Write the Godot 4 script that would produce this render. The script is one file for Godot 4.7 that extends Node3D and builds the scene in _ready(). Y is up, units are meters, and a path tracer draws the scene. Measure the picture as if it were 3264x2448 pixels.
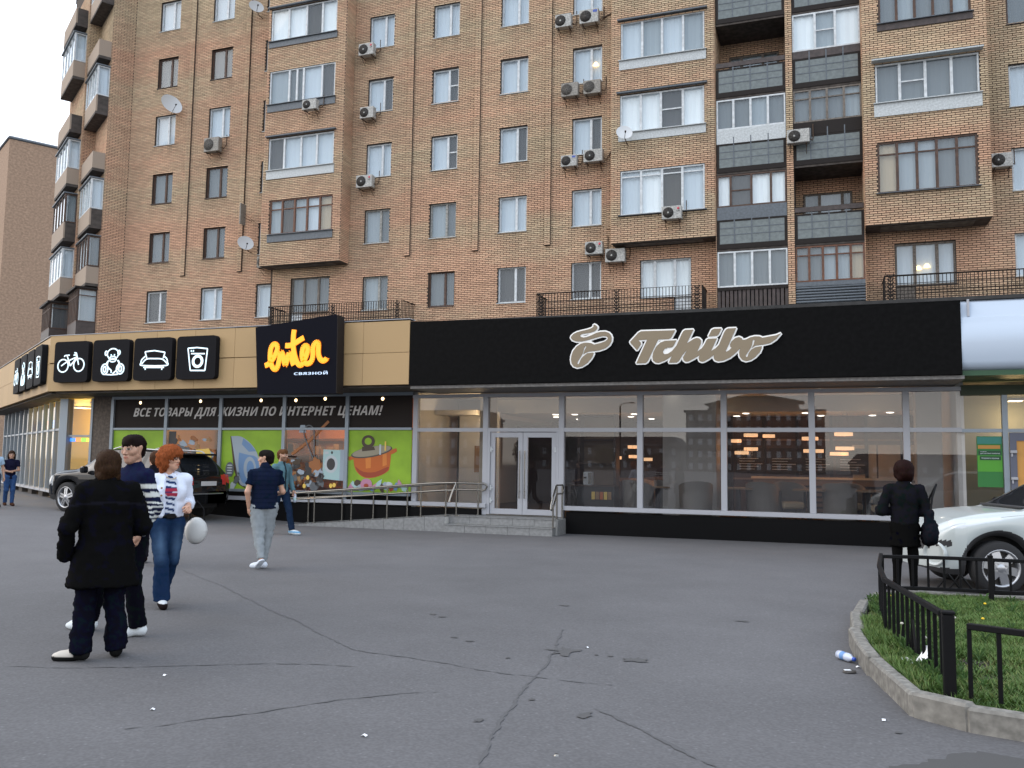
extends Node3D
# A brick apartment block over a row of shops on a city square, overcast evening.
# x runs along the shop fronts, y up, z towards the camera; the shop glass stands at z = 0, the brick wall 14 m behind it.

var M := {}
var rng := RandomNumberGenerator.new()
var wob := FastNoiseLite.new()


func _ready() -> void:
	rng.seed = 7
	wob.seed = 3
	wob.frequency = 1.0
	look()
	materials()
	setting()
	apartment_block()
	far_buildings()
	shops()
	signs()
	cafe_inside()
	entrance()
	wall_fittings()
	cars()
	garden_bed()
	litter()
	people()


func look() -> void:
	var cam := Camera3D.new()
	cam.name = "camera"
	cam.fov = 47.2
	cam.near = 0.1
	cam.far = 900.0
	add_child(cam)
	cam.position = Vector3(0, 1.6, 20)
	cam.basis = Basis(Vector3.UP, deg_to_rad(20.0)) * Basis(Vector3.RIGHT, deg_to_rad(5.2)) * Basis(Vector3.BACK, deg_to_rad(0.8))
	cam.current = true
	var sky := ProceduralSkyMaterial.new()
	sky.sky_top_color = lin(0.60, 0.72, 0.90)
	sky.sky_horizon_color = lin(1.0, 0.93, 0.84)
	sky.sky_curve = 0.16
	sky.ground_bottom_color = lin(0.10, 0.10, 0.10)
	sky.ground_horizon_color = lin(0.2, 0.2, 0.2)
	var clouds := FastNoiseLite.new()
	clouds.seed = 11
	clouds.frequency = 0.006
	clouds.fractal_octaves = 5
	var cover := Image.create(1024, 512, false, Image.FORMAT_RGBA8)
	for y in 512:
		for x in 1024:
			var a := TAU * x / 1024.0
			var b := PI * y / 512.0
			var p := Vector3(sin(b) * cos(a), cos(b) * 2.6, sin(b) * sin(a)) * 170.0
			var n := clampf(0.5 + clouds.get_noise_3dv(p) * 0.9, 0.0, 1.0)
			cover.set_pixel(x, y, Color(1.0, 0.97, 0.94, n * 0.55))
	sky.sky_cover = ImageTexture.create_from_image(cover)
	sky.sky_cover_modulate = Color(0.75, 0.75, 0.75)
	sky.sky_energy_multiplier = 1.0
	var env := Environment.new()
	env.background_mode = Environment.BG_SKY
	env.sky = Sky.new()
	env.sky.sky_material = sky
	env.tonemap_mode = Environment.TONE_MAPPER_LINEAR
	env.tonemap_exposure = 2.0
	env.sdfgi_enabled = true
	env.ssao_enabled = true
	env.ssil_enabled = true
	var we := WorldEnvironment.new()
	we.name = "world_environment"
	we.environment = env
	add_child(we)
	var sun := DirectionalLight3D.new()
	sun.name = "sun"
	sun.light_color = Color(1.0, 0.92, 0.82)
	sun.light_energy = 0.3
	sun.light_angular_distance = 60.0
	sun.sky_mode = DirectionalLight3D.SKY_MODE_LIGHT_ONLY
	sun.shadow_enabled = true
	add_child(sun)
	sun.position = Vector3(-30, 40, 20)
	sun.look_at_from_position(Vector3(-30, 26, 12), Vector3.ZERO)


# ---------------------------------------------------------------- helpers
func lin(r: float, g: float, b: float, a := 1.0) -> Color:
	return Color(r, g, b, a).linear_to_srgb()


func noise_tex(freq: float, octaves: int, lo: float, hi: float, size := 512, sd := 1, kind := FastNoiseLite.TYPE_SIMPLEX_SMOOTH) -> NoiseTexture2D:
	var n := FastNoiseLite.new()
	n.noise_type = kind
	n.seed = sd
	n.frequency = freq
	n.fractal_octaves = octaves
	var t := NoiseTexture2D.new()
	t.width = size
	t.height = size
	t.seamless = true
	t.noise = n
	var g := Gradient.new()
	g.set_color(0, Color(lo, lo, lo))
	g.set_color(1, Color(hi, hi, hi))
	t.color_ramp = g
	return t


func mat(called: String, col: Color, rough := 0.8, metal := 0.0, tex: Texture2D = null, scale := 1.0, spec := 0.5) -> StandardMaterial3D:
	var m := StandardMaterial3D.new()
	m.resource_name = called
	m.albedo_color = col
	m.roughness = rough
	m.metallic = metal
	m.metallic_specular = spec
	if tex:
		m.albedo_texture = tex
		m.uv1_triplanar = true
		m.uv1_world_triplanar = true
		m.uv1_scale = Vector3.ONE * scale
	M[called] = m
	return m


func glow(called: String, col: Color, energy: float) -> StandardMaterial3D:
	var m := mat(called, col, 0.5)
	m.emission_enabled = true
	m.emission = col
	m.emission_energy_multiplier = energy
	return m


func st() -> SurfaceTool:
	var s := SurfaceTool.new()
	s.begin(Mesh.PRIMITIVE_TRIANGLES)
	s.set_smooth_group(-1)
	return s


func quad(s: SurfaceTool, a: Vector3, b: Vector3, c: Vector3, d: Vector3) -> void:
	for v in [a, b, c, a, c, d]:
		s.add_vertex(v)


func tri(s: SurfaceTool, a: Vector3, b: Vector3, c: Vector3) -> void:
	s.add_vertex(a)
	s.add_vertex(b)
	s.add_vertex(c)


# a box from its centre and size, turned and placed by xf
func box(s: SurfaceTool, c: Vector3, size: Vector3, xf := Transform3D()) -> void:
	var h := size / 2.0
	var p: Array[Vector3] = []
	for i in 8:
		p.append(xf * (c + Vector3(h.x if i & 1 else -h.x, h.y if i & 2 else -h.y, h.z if i & 4 else -h.z)))
	quad(s, p[4], p[6], p[7], p[5])
	quad(s, p[1], p[3], p[2], p[0])
	quad(s, p[5], p[7], p[3], p[1])
	quad(s, p[0], p[2], p[6], p[4])
	quad(s, p[6], p[2], p[3], p[7])
	quad(s, p[0], p[4], p[5], p[1])


# a box given by its two corners
func span(s: SurfaceTool, a: Vector3, b: Vector3, xf := Transform3D()) -> void:
	box(s, (a + b) / 2.0, (b - a).abs(), xf)


# a box with chamfered edges all round
func soft_box(s: SurfaceTool, c: Vector3, size: Vector3, r: float, xf := Transform3D()) -> void:
	var h := size / 2.0
	var g := h - Vector3(r, r, r)
	for ax in 3:
		var u := (ax + 1) % 3
		var w := (ax + 2) % 3
		for sg in [-1.0, 1.0]:
			var q: Array[Vector3] = []
			for k in [[-1, -1], [-1, 1], [1, 1], [1, -1]]:
				var v := Vector3.ZERO
				v[ax] = h[ax] * sg
				v[u] = g[u] * k[0]
				v[w] = g[w] * k[1]
				q.append(xf * (c + v))
			if sg > 0:
				quad(s, q[0], q[1], q[2], q[3])
			else:
				quad(s, q[3], q[2], q[1], q[0])
			for sg2 in [-1.0, 1.0]:
				var a := Vector3.ZERO
				a[ax] = h[ax] * sg
				a[u] = g[u] * sg2
				var b := a
				b[ax] = g[ax] * sg
				b[u] = h[u] * sg2
				var a2 := a
				var b2 := b
				a[w] = -g[w]
				b[w] = -g[w]
				a2[w] = g[w]
				b2[w] = g[w]
				if sg * sg2 > 0:
					quad(s, xf * (c + a), xf * (c + a2), xf * (c + b2), xf * (c + b))
				else:
					quad(s, xf * (c + b), xf * (c + b2), xf * (c + a2), xf * (c + a))
	for i in 8:
		var e := Vector3(1 if i & 1 else -1, 1 if i & 2 else -1, 1 if i & 4 else -1)
		var a := xf * (c + Vector3(h.x, g.y, g.z) * e)
		var b := xf * (c + Vector3(g.x, h.y, g.z) * e)
		var d := xf * (c + Vector3(g.x, g.y, h.z) * e)
		if e.x * e.y * e.z > 0:
			tri(s, a, d, b)
		else:
			tri(s, a, b, d)


func basis_along(d: Vector3) -> Basis:
	var y := d.normalized()
	var x := y.cross(Vector3.UP if absf(y.y) < 0.9 else Vector3.RIGHT).normalized()
	return Basis(x, y, x.cross(y))


# a round bar along a polyline; r may be one radius or one for each point
func tube(s: SurfaceTool, pts: Array, r, n := 8, caps := true) -> void:
	var rings := []
	var smooth := 1
	for i in pts.size():
		var p: Vector3 = pts[i]
		var d := Vector3.ZERO
		if i > 0:
			d += (p - pts[i - 1]).normalized()
		if i < pts.size() - 1:
			d += (pts[i + 1] - p).normalized()
		var b := basis_along(d if d.length() > 0.001 else Vector3.UP)
		if i > 0:   # keep the ring from twisting
			var x: Vector3 = rings[-1][1]
			x = (x - b.y * x.dot(b.y)).normalized()
			b = Basis(x, b.y, x.cross(b.y))
		var ring := []
		var rad: float = r[i] if r is Array else r
		for k in n:
			var a := TAU * k / n
			ring.append(p + (b.x * cos(a) + b.z * sin(a)) * rad)
		rings.append([ring, b.x])
	s.set_smooth_group(smooth)
	for i in pts.size() - 1:
		for k in n:
			var k2 := (k + 1) % n
			quad(s, rings[i][0][k], rings[i][0][k2], rings[i + 1][0][k2], rings[i + 1][0][k])
	s.set_smooth_group(-1)
	if caps:
		for k in range(1, n - 1):
			tri(s, rings[0][0][0], rings[0][0][k + 1], rings[0][0][k])
			tri(s, rings[-1][0][0], rings[-1][0][k], rings[-1][0][k + 1])


# a turned shape: profile of [radius, height] pairs about the y axis of xf
func lathe(s: SurfaceTool, profile: Array, n := 16, xf := Transform3D(), smooth := true) -> void:
	s.set_smooth_group(2 if smooth else -1)
	for i in profile.size() - 1:
		for k in n:
			var a := TAU * k / n
			var b := TAU * (k + 1) / n
			var p0: Array = profile[i]
			var p1: Array = profile[i + 1]
			var v := [Vector3(cos(a) * p0[0], p0[1], sin(a) * p0[0]), Vector3(cos(b) * p0[0], p0[1], sin(b) * p0[0]), Vector3(cos(b) * p1[0], p1[1], sin(b) * p1[0]), Vector3(cos(a) * p1[0], p1[1], sin(a) * p1[0])]
			if p0[0] < 0.0001:
				tri(s, xf * v[0], xf * v[2], xf * v[3])
			elif p1[0] < 0.0001:
				tri(s, xf * v[0], xf * v[1], xf * v[2])
			else:
				quad(s, xf * v[0], xf * v[1], xf * v[2], xf * v[3])
	s.set_smooth_group(-1)


# a plate cut to a polygon in the xy plane of xf, from z0 to z1
func plate(s: SurfaceTool, poly: PackedVector2Array, z0: float, z1: float, xf := Transform3D(), back := true) -> void:
	var p := poly
	if not Geometry2D.is_polygon_clockwise(p):
		p = p.duplicate()
		p.reverse()
	var t := Geometry2D.triangulate_polygon(p)
	for i in range(0, t.size(), 3):
		var a := p[t[i]]
		var b := p[t[i + 1]]
		var c := p[t[i + 2]]
		if (b - a).cross(c - a) > 0:
			var d := b
			b = c
			c = d
		tri(s, xf * Vector3(a.x, a.y, z1), xf * Vector3(b.x, b.y, z1), xf * Vector3(c.x, c.y, z1))
		if back:
			tri(s, xf * Vector3(a.x, a.y, z0), xf * Vector3(c.x, c.y, z0), xf * Vector3(b.x, b.y, z0))
	for i in p.size():
		var a := p[i]
		var b := p[(i + 1) % p.size()]
		quad(s, xf * Vector3(a.x, a.y, z1), xf * Vector3(a.x, a.y, z0), xf * Vector3(b.x, b.y, z0), xf * Vector3(b.x, b.y, z1))


func poly(flat: Array, scale := 1.0, off := Vector2.ZERO) -> PackedVector2Array:
	var p := PackedVector2Array()
	for i in range(0, flat.size(), 2):
		p.append(Vector2(flat[i], flat[i + 1]) * scale + off)
	return p


func ellipse(c: Vector2, r: Vector2, n := 20, turn := 0.0) -> PackedVector2Array:
	var p := PackedVector2Array()
	for i in n:
		var a := TAU * i / n
		p.append(c + Vector2(cos(a) * r.x, sin(a) * r.y).rotated(turn))
	return p


func round_rect(x0: float, y0: float, x1: float, y1: float, r: float, n := 5) -> PackedVector2Array:
	var p := PackedVector2Array()
	var cs := [Vector2(x1 - r, y1 - r), Vector2(x0 + r, y1 - r), Vector2(x0 + r, y0 + r), Vector2(x1 - r, y0 + r)]
	for q in 4:
		for i in n + 1:
			var a := PI / 2 * (q + float(i) / n)
			p.append(cs[q] + Vector2(cos(a), sin(a)) * r)
	return p


# a drawn line of a given width as a plate with round ends
func stroke(s: SurfaceTool, line: PackedVector2Array, width: float, z0: float, z1: float, xf := Transform3D()) -> void:
	for k in line.size() - 1:
		var one := Geometry2D.offset_polyline(PackedVector2Array([line[k], line[k + 1]]), width / 2.0, Geometry2D.JOIN_ROUND, Geometry2D.END_ROUND)
		for pg in one:
			var keep := PackedVector2Array()
			for v in pg:
				if keep.is_empty() or keep[-1].distance_to(v) > width * 0.12:
					keep.append(v)
			plate(s, keep, z0, z1 + 0.0004 * (k % 3), xf, false)


func smooth_line(p: PackedVector2Array, n := 4) -> PackedVector2Array:
	var out := PackedVector2Array()
	for i in p.size() - 1:
		var a := p[maxi(i - 1, 0)]
		var d := p[mini(i + 2, p.size() - 1)]
		for k in n:
			out.append(p[i].cubic_interpolate(p[i + 1], a, d, float(k) / n))
	out.append(p[-1])
	return out


# commits a shape as ONE named mesh under parent
func put(called: String, s: SurfaceTool, m: Material, parent: Node = null, kind := "") -> MeshInstance3D:
	s.generate_normals()
	var o := MeshInstance3D.new()
	o.name = called
	o.mesh = s.commit()
	o.material_override = null
	if o.mesh.get_surface_count():
		o.mesh.surface_set_material(0, m)
	(parent if parent else self).add_child(o, true)
	if kind:
		o.set_meta("kind", kind)
	return o


func inst(called: String, mesh: Mesh, xf: Transform3D, parent: Node = null) -> MeshInstance3D:
	var o := MeshInstance3D.new()
	o.name = called
	o.mesh = mesh
	o.transform = xf
	(parent if parent else self).add_child(o, true)
	return o


func text_mesh(words: String, high: float, deep: float, m: Material, font := "Droid Sans", bold := true) -> TextMesh:
	var f := SystemFont.new()
	f.font_names = PackedStringArray([font])
	f.font_weight = 700 if bold else 400
	var t := TextMesh.new()
	t.text = words
	t.font = f
	t.font_size = 64
	t.pixel_size = high / 46.0
	t.depth = deep
	t.material = m
	return t


func tag(o: Node3D, label: String, category: String, group := "") -> Node3D:
	o.set_meta("label", label)
	o.set_meta("category", category)
	if group:
		o.set_meta("group", group)
	return o


func thing(called: String, label: String, category: String, at := Vector3.ZERO, turn := 0.0, group := "") -> Node3D:
	var o := Node3D.new()
	o.name = called
	add_child(o, true)
	o.position = at
	o.rotation.y = turn
	return tag(o, label, category, group)


func copy_of(o: Node3D, at: Vector3, turn: float, label := "", group := "") -> Node3D:
	var c: Node3D = o.duplicate()
	c.name = String(o.name).rstrip("0123456789").rstrip("_")
	add_child(c, true)
	c.position = at
	c.rotation.y = turn
	if label:
		c.set_meta("label", label)
	if group:
		c.set_meta("group", group)
	return c


func copies(called: String, mesh: Mesh, where: Array, cols: Array, parent: Node = null) -> MultiMeshInstance3D:
	var mm := MultiMesh.new()
	mm.transform_format = MultiMesh.TRANSFORM_3D
	mm.use_colors = cols.size() > 0
	mm.mesh = mesh
	mm.instance_count = where.size()
	for i in where.size():
		mm.set_instance_transform(i, where[i])
		if cols.size():
			mm.set_instance_color(i, cols[i])
	var o := MultiMeshInstance3D.new()
	o.name = called
	o.multimesh = mm
	o.set_meta("kind", "stuff")
	(parent if parent else self).add_child(o, true)
	return o


func materials() -> void:
	var grain := noise_tex(0.05, 4, 0.72, 1.0, 512, 1)
	var fine := noise_tex(0.22, 3, 0.78, 1.0, 512, 2)
	var blotch := noise_tex(0.012, 5, 0.62, 1.0, 512, 3)
	var streak := noise_tex(0.03, 5, 0.80, 1.0, 512, 4)
	M["grain"] = grain
	M["blotch"] = blotch
	M["fine"] = fine
	mat("brick", Color.WHITE, 0.9)
	M.brick.vertex_color_use_as_albedo = true
	mat("mortar", lin(0.075, 0.055, 0.042), 0.95, 0, grain, 0.6)
	mat("far_brick", lin(0.42, 0.285, 0.195), 0.9, 0, grain, 0.12)
	mat("concrete", lin(0.20, 0.19, 0.175), 0.9, 0, blotch, 0.4)
	mat("dark_concrete", lin(0.10, 0.085, 0.075), 0.9, 0, blotch, 0.5)
	mat("white_plastic", lin(0.66, 0.70, 0.72), 0.35, 0, streak, 0.3)
	mat("old_white", lin(0.42, 0.42, 0.39), 0.6, 0, blotch, 1.2)
	mat("brown_wood", lin(0.10, 0.05, 0.03), 0.6, 0, blotch, 0.8)
	mat("red_wood", lin(0.17, 0.065, 0.03), 0.55, 0, blotch, 0.8)
	mat("grey_wood", lin(0.24, 0.21, 0.18), 0.8, 0, blotch, 1.5)
	mat("dark_metal", lin(0.024, 0.019, 0.017), 0.6, 0.0, grain, 1.0, 0.3)
	mat("grey_sheet", lin(0.12, 0.14, 0.16), 0.5, 0.2, streak, 0.6)
	mat("white_sheet", lin(0.55, 0.59, 0.60), 0.5, 0, streak, 0.8)
	mat("brown_sheet", lin(0.07, 0.05, 0.045), 0.55, 0, blotch, 0.6)
	mat("frosted", lin(0.16, 0.19, 0.19), 0.35, 0, streak, 0.35)
	mat("curtain_light", lin(0.44, 0.53, 0.60), 0.9)
	mat("curtain_mid", lin(0.24, 0.30, 0.34), 0.9)
	mat("curtain_grey", lin(0.11, 0.14, 0.16), 0.9)
	mat("curtain_dark", lin(0.03, 0.034, 0.04), 0.9)
	mat("curtain_white", lin(0.68, 0.76, 0.80), 0.9)
	mat("curtain_warm", lin(0.34, 0.29, 0.20), 0.9)
	mat("room_dark", lin(0.02, 0.018, 0.016), 0.9)
	var g := mat("glass", Color(0.9, 0.96, 0.98, 0.06), 0.02, 0, null, 1, 0.75)
	g.transparency = BaseMaterial3D.TRANSPARENCY_ALPHA
	var sg := mat("shop_glass", Color(0.20, 0.20, 0.215, 0.22), 0.0, 0, null, 1, 0.75)
	sg.transparency = BaseMaterial3D.TRANSPARENCY_ALPHA
	mat("asphalt", lin(0.172, 0.170, 0.178), 0.9)
	mat("crack", lin(0.075, 0.075, 0.078), 0.95)
	mat("stain", lin(0.066, 0.065, 0.066), 0.9)
	mat("kerb", lin(0.27, 0.26, 0.235), 0.9, 0, blotch, 1.7)
	mat("soil", lin(0.05, 0.042, 0.03), 1.0, 0, blotch, 2.0)
	mat("yellow_panel", lin(0.50, 0.335, 0.125), 0.62, 0, streak, 0.8)
	mat("panel_joint", lin(0.30, 0.195, 0.09), 0.8)
	mat("black_panel", lin(0.0058, 0.0058, 0.006), 0.6, 0, noise_tex(0.02, 6, 0.75, 1.0, 512, 9), 0.8, 0.16)
	mat("black_stone", lin(0.005, 0.005, 0.0055), 0.35, 0, null, 1, 0.2)
	mat("navy_box", lin(0.0055, 0.006, 0.0105), 0.6, 0, null, 1, 0.15)
	mat("icon_box", lin(0.012, 0.012, 0.0145), 0.7, 0, fine, 1.5, 0.2)
	mat("frame_grey", lin(0.36, 0.37, 0.40), 0.45)
	mat("frame_blue", lin(0.24, 0.28, 0.32), 0.4, 0.3)
	mat("steel", lin(0.24, 0.23, 0.21), 0.22, 0.9)
	mat("tile", lin(0.25, 0.255, 0.255), 0.55, 0, streak, 0.6)
	mat("grout", lin(0.5, 0.5, 0.48), 0.9)
	mat("soffit", lin(0.20, 0.19, 0.18), 0.6, 0, grain, 0.4)
	mat("plaster", lin(0.62, 0.61, 0.59), 0.8)
	mat("roof_felt", lin(0.06, 0.06, 0.06), 0.95, 0, blotch, 0.5)
	mat("brown_stone", lin(0.13, 0.098, 0.075), 0.7, 0, blotch, 1.3)
	mat("film_black", lin(0.024, 0.019, 0.017), 0.6, 0, null, 1, 0.25)
	mat("film_green", lin(0.27, 0.46, 0.022), 0.6, 0, noise_tex(0.006, 3, 0.86, 1.0, 512, 12), 0.4)
	mat("film_letter", lin(0.62, 0.60, 0.58), 0.7, 0, null, 1, 0.2)
	mat("black_paint", lin(0.007, 0.007, 0.008), 0.5, 0.0, fine, 3.0, 0.25)
	mat("rubber", lin(0.016, 0.016, 0.017), 0.85)
	mat("ac_white", lin(0.55, 0.55, 0.52), 0.5, 0, blotch, 1.8)
	mat("ac_dark", lin(0.05, 0.045, 0.04), 0.6)
	mat("ac_beige", lin(0.36, 0.34, 0.30), 0.6, 0, blotch, 1.8)
	mat("rust", lin(0.07, 0.045, 0.03), 0.9)
	mat("dish", lin(0.52, 0.54, 0.55), 0.45)
	mat("red_mark", lin(0.5, 0.05, 0.08), 0.5)
	mat("blue_mark", lin(0.05, 0.09, 0.35), 0.5)
	M.asphalt.albedo_texture = asphalt_print()
	M.asphalt.uv1_scale = Vector3(1, 1, 1)


# worn asphalt: speckle of stones, broad paler and darker patches, and small worn spots, one sheet of 2048 pixels for 26 m
func asphalt_print() -> ImageTexture:
	var im := Image.create(2048, 2048, false, Image.FORMAT_RGB8)
	var broad := FastNoiseLite.new()
	broad.seed = 5
	broad.frequency = 0.0022
	broad.fractal_octaves = 4
	var mid := FastNoiseLite.new()
	mid.seed = 6
	mid.frequency = 0.02
	mid.fractal_octaves = 3
	var a := broad.get_seamless_image(512, 512, false, false, 0.2)
	var b := mid.get_seamless_image(1024, 1024, false, false, 0.1)
	a.resize(2048, 2048, Image.INTERPOLATE_CUBIC)
	b.resize(2048, 2048, Image.INTERPOLATE_CUBIC)
	var da := a.get_data()
	var db := b.get_data()
	var sa := da.size() / (2048 * 2048)
	var sb := db.size() / (2048 * 2048)
	var out := PackedByteArray()
	out.resize(2048 * 2048 * 3)
	var h := 12345
	for i in 2048 * 2048:
		h ^= (h << 13) & 0xffffffff
		h ^= h >> 17
		h ^= (h << 5) & 0xffffffff
		var sp := (h >> 9) & 31
		var v := 172 + ((da[i * sa] - 128) * 26) / 128 + ((db[i * sb] - 128) * 9) / 128 + sp
		if sp > 30 and (h & 7) == 0:
			v += 34
		v = clampi(v, 0, 255)
		out[i * 3] = v
		out[i * 3 + 1] = v
		out[i * 3 + 2] = v
	im = Image.create_from_data(2048, 2048, false, Image.FORMAT_RGB8, out)
	return ImageTexture.create_from_image(im)


func ground_y(x: float) -> float:
	return 0.042 * clampf(-13.0 - x, 0.0, 9.0)


func setting() -> void:
	# the square: one sheet to the horizon, rising a little towards the far corner of the block
	var s := st()
	var xs := [-700.0, -120.0, -60.0, -40.0, -30.0, -22.0, -20.5, -19.0, -17.5, -16.0, -14.5, -13.0, -6.0, 0.0, 10.0, 30.0, 80.0, 700.0]
	var zs := [-300.0, -60.0, -20.0, 0.0, 10.0, 24.0, 60.0, 150.0, 700.0]
	s.set_smooth_group(1)
	for i in xs.size() - 1:
		for k in zs.size() - 1:
			var v := []
			for c in [[i, k], [i + 1, k], [i + 1, k + 1], [i, k + 1]]:
				v.append(Vector3(xs[c[0]], ground_y(xs[c[0]]), zs[c[1]]))
			for c in [0, 1, 2, 0, 2, 3]:
				s.set_uv(Vector2(v[c].x, v[c].z) / 26.0)
				s.add_vertex(v[c])
	s.generate_normals()
	s.generate_tangents()
	var o := MeshInstance3D.new()
	o.name = "ground"
	o.mesh = s.commit()
	o.mesh.surface_set_material(0, M.asphalt)
	o.set_meta("kind", "structure")
	add_child(o)
	# cracks and the seam of an old trench, thin and ragged, lying on the sheet
	var lines := [
		[0.008, [-6.02, 14.84, -5.29, 14.58, -4.29, 13.99, -3.88, 13.83, -3.42, 13.75]], [0.008, [-3.96, 15.73, -3.56, 15.24, -3.15, 14.67, -2.91, 14.43, -2.6, 14.18]],
		[0.009, [-9.09, 9.32, -7.22, 10.62, -6.04, 11.58, -5.03, 12.31, -3.88, 13.25, -3.36, 13.31, -2.32, 13.55, -2.14, 13.53, -1.87, 13.55, -1.51, 13.56]],
		[0.013, [-2.5, 11.6, -2.22, 12.87, -2.14, 13.53, -2.05, 14.2, -1.94, 14.84, -1.79, 15.54, -1.7, 16.2]], [0.014, [-1.51, 14.19, -1.33, 14.32, -1.16, 14.51, -0.91, 14.75, -0.62, 15.06, -0.45, 15.3]]]
	for L in lines:
		var c := st()
		var raw := poly(L[1])
		var fine := PackedVector2Array()
		for i in raw.size() - 1:
			var n := maxi(2, int(raw[i].distance_to(raw[i + 1]) / 0.03))
			for k in n:
				fine.append(raw[i].lerp(raw[i + 1], float(k) / n))
		var last := []
		for i in fine.size():
			var side := (fine[mini(i + 1, fine.size() - 1)] - fine[maxi(i - 1, 0)]).normalized().orthogonal()
			var t := float(i) / fine.size()
			var p := fine[i] + side * (wob.get_noise_2d(fine[i].x * 2.0, fine[i].y * 2.0) * 0.04 + wob.get_noise_2d(fine[i].x * 16.0, fine[i].y * 16.0) * 0.008)
			var w: float = L[0] * clampf(0.35 + 1.5 * wob.get_noise_2d(fine[i].x * 7.0, fine[i].y * 7.0 + 5.0) + 0.5 * sin(t * PI), 0.04, 1.6)
			var now := [Vector3(p.x + side.x * w, 0.004, p.y + side.y * w), Vector3(p.x - side.x * w, 0.004, p.y - side.y * w)]
			if last.size():
				quad(c, last[0], now[0], now[1], last[1])
			last = now
		put("crack", c, M.crack, o)
	var pa := st()
	var edge := PackedVector2Array()
	for i in 30:
		var t := i / 29.0
		edge.append(Vector2(-0.1, 15.1).lerp(Vector2(0.75, 14.2), t) + Vector2(0.6, 0.5) * wob.get_noise_2d(t * 9.0, 2.0) * 0.09)
	edge.append_array(PackedVector2Array([Vector2(3.5, 14.9), Vector2(3.5, 18.0), Vector2(-0.2, 18.0)]))
	var tr := Geometry2D.triangulate_polygon(edge)
	for i in range(0, tr.size(), 3):
		tri(pa, Vector3(edge[tr[i]].x, 0.004, edge[tr[i]].y), Vector3(edge[tr[i + 1]].x, 0.004, edge[tr[i + 1]].y), Vector3(edge[tr[i + 2]].x, 0.004, edge[tr[i + 2]].y))
	put("dark_patch", pa, mat("dark_asphalt", lin(0.075, 0.074, 0.074), 0.95, 0, M.fine, 3.0), o)
	# dark oil and water spots
	var spots := [[-2.19, 12.57, 0.16, 0.2], [-1.57, 12.66, 0.12, 0.1], [-1.52, 14.38, 0.06, 0.09], [-2.1, 14.75, 0.035, 0.05], [-1.95, 14.15, 0.03, 0.04], [-2.55, 13.0, 0.03, 0.04], [-1.9, 12.6, 0.03, 0.02], [-1.78, 12.6, 0.04, 0.03], [-4.0, 11.35, 0.05, 0.05], [-3.85, 11.45, 0.06, 0.05], [-3.3, 12.4, 0.05, 0.03], [-3.1, 12.5, 0.05, 0.04], [0.35, 14.0, 0.03, 0.03], [-3.75, 16.6, 0.04, 0.03], [-2.9, 10.2, 0.08, 0.05], [-0.9, 10.4, 0.1, 0.05]]
	for q in spots:
		var c := st()
		var pg := PackedVector2Array()
		for i in 18:
			var a := TAU * i / 18
			var r: float = 0.7 + 1.1 * wob.get_noise_2d(cos(a) * 1.6 + q[0] * 7.0, sin(a) * 1.6 + q[1] * 5.0) * (0.5 + q[2] * 3.0)
			pg.append(Vector2(cos(a) * q[2], sin(a) * q[3]) * r)
		for i in 18:
			var a: Vector2 = pg[i]
			var b: Vector2 = pg[(i + 1) % 18]
			tri(c, Vector3(q[0], 0.006, q[1]), Vector3(q[0] + a.x, 0.006, q[1] + a.y), Vector3(q[0] + b.x, 0.006, q[1] + b.y))
		put("stain", c, M.stain, o)


func face_at(origin: Vector3, normal: Vector3) -> Transform3D:
	return Transform3D(Basis(Vector3.UP.cross(normal), Vector3.UP, normal), origin)


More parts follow.
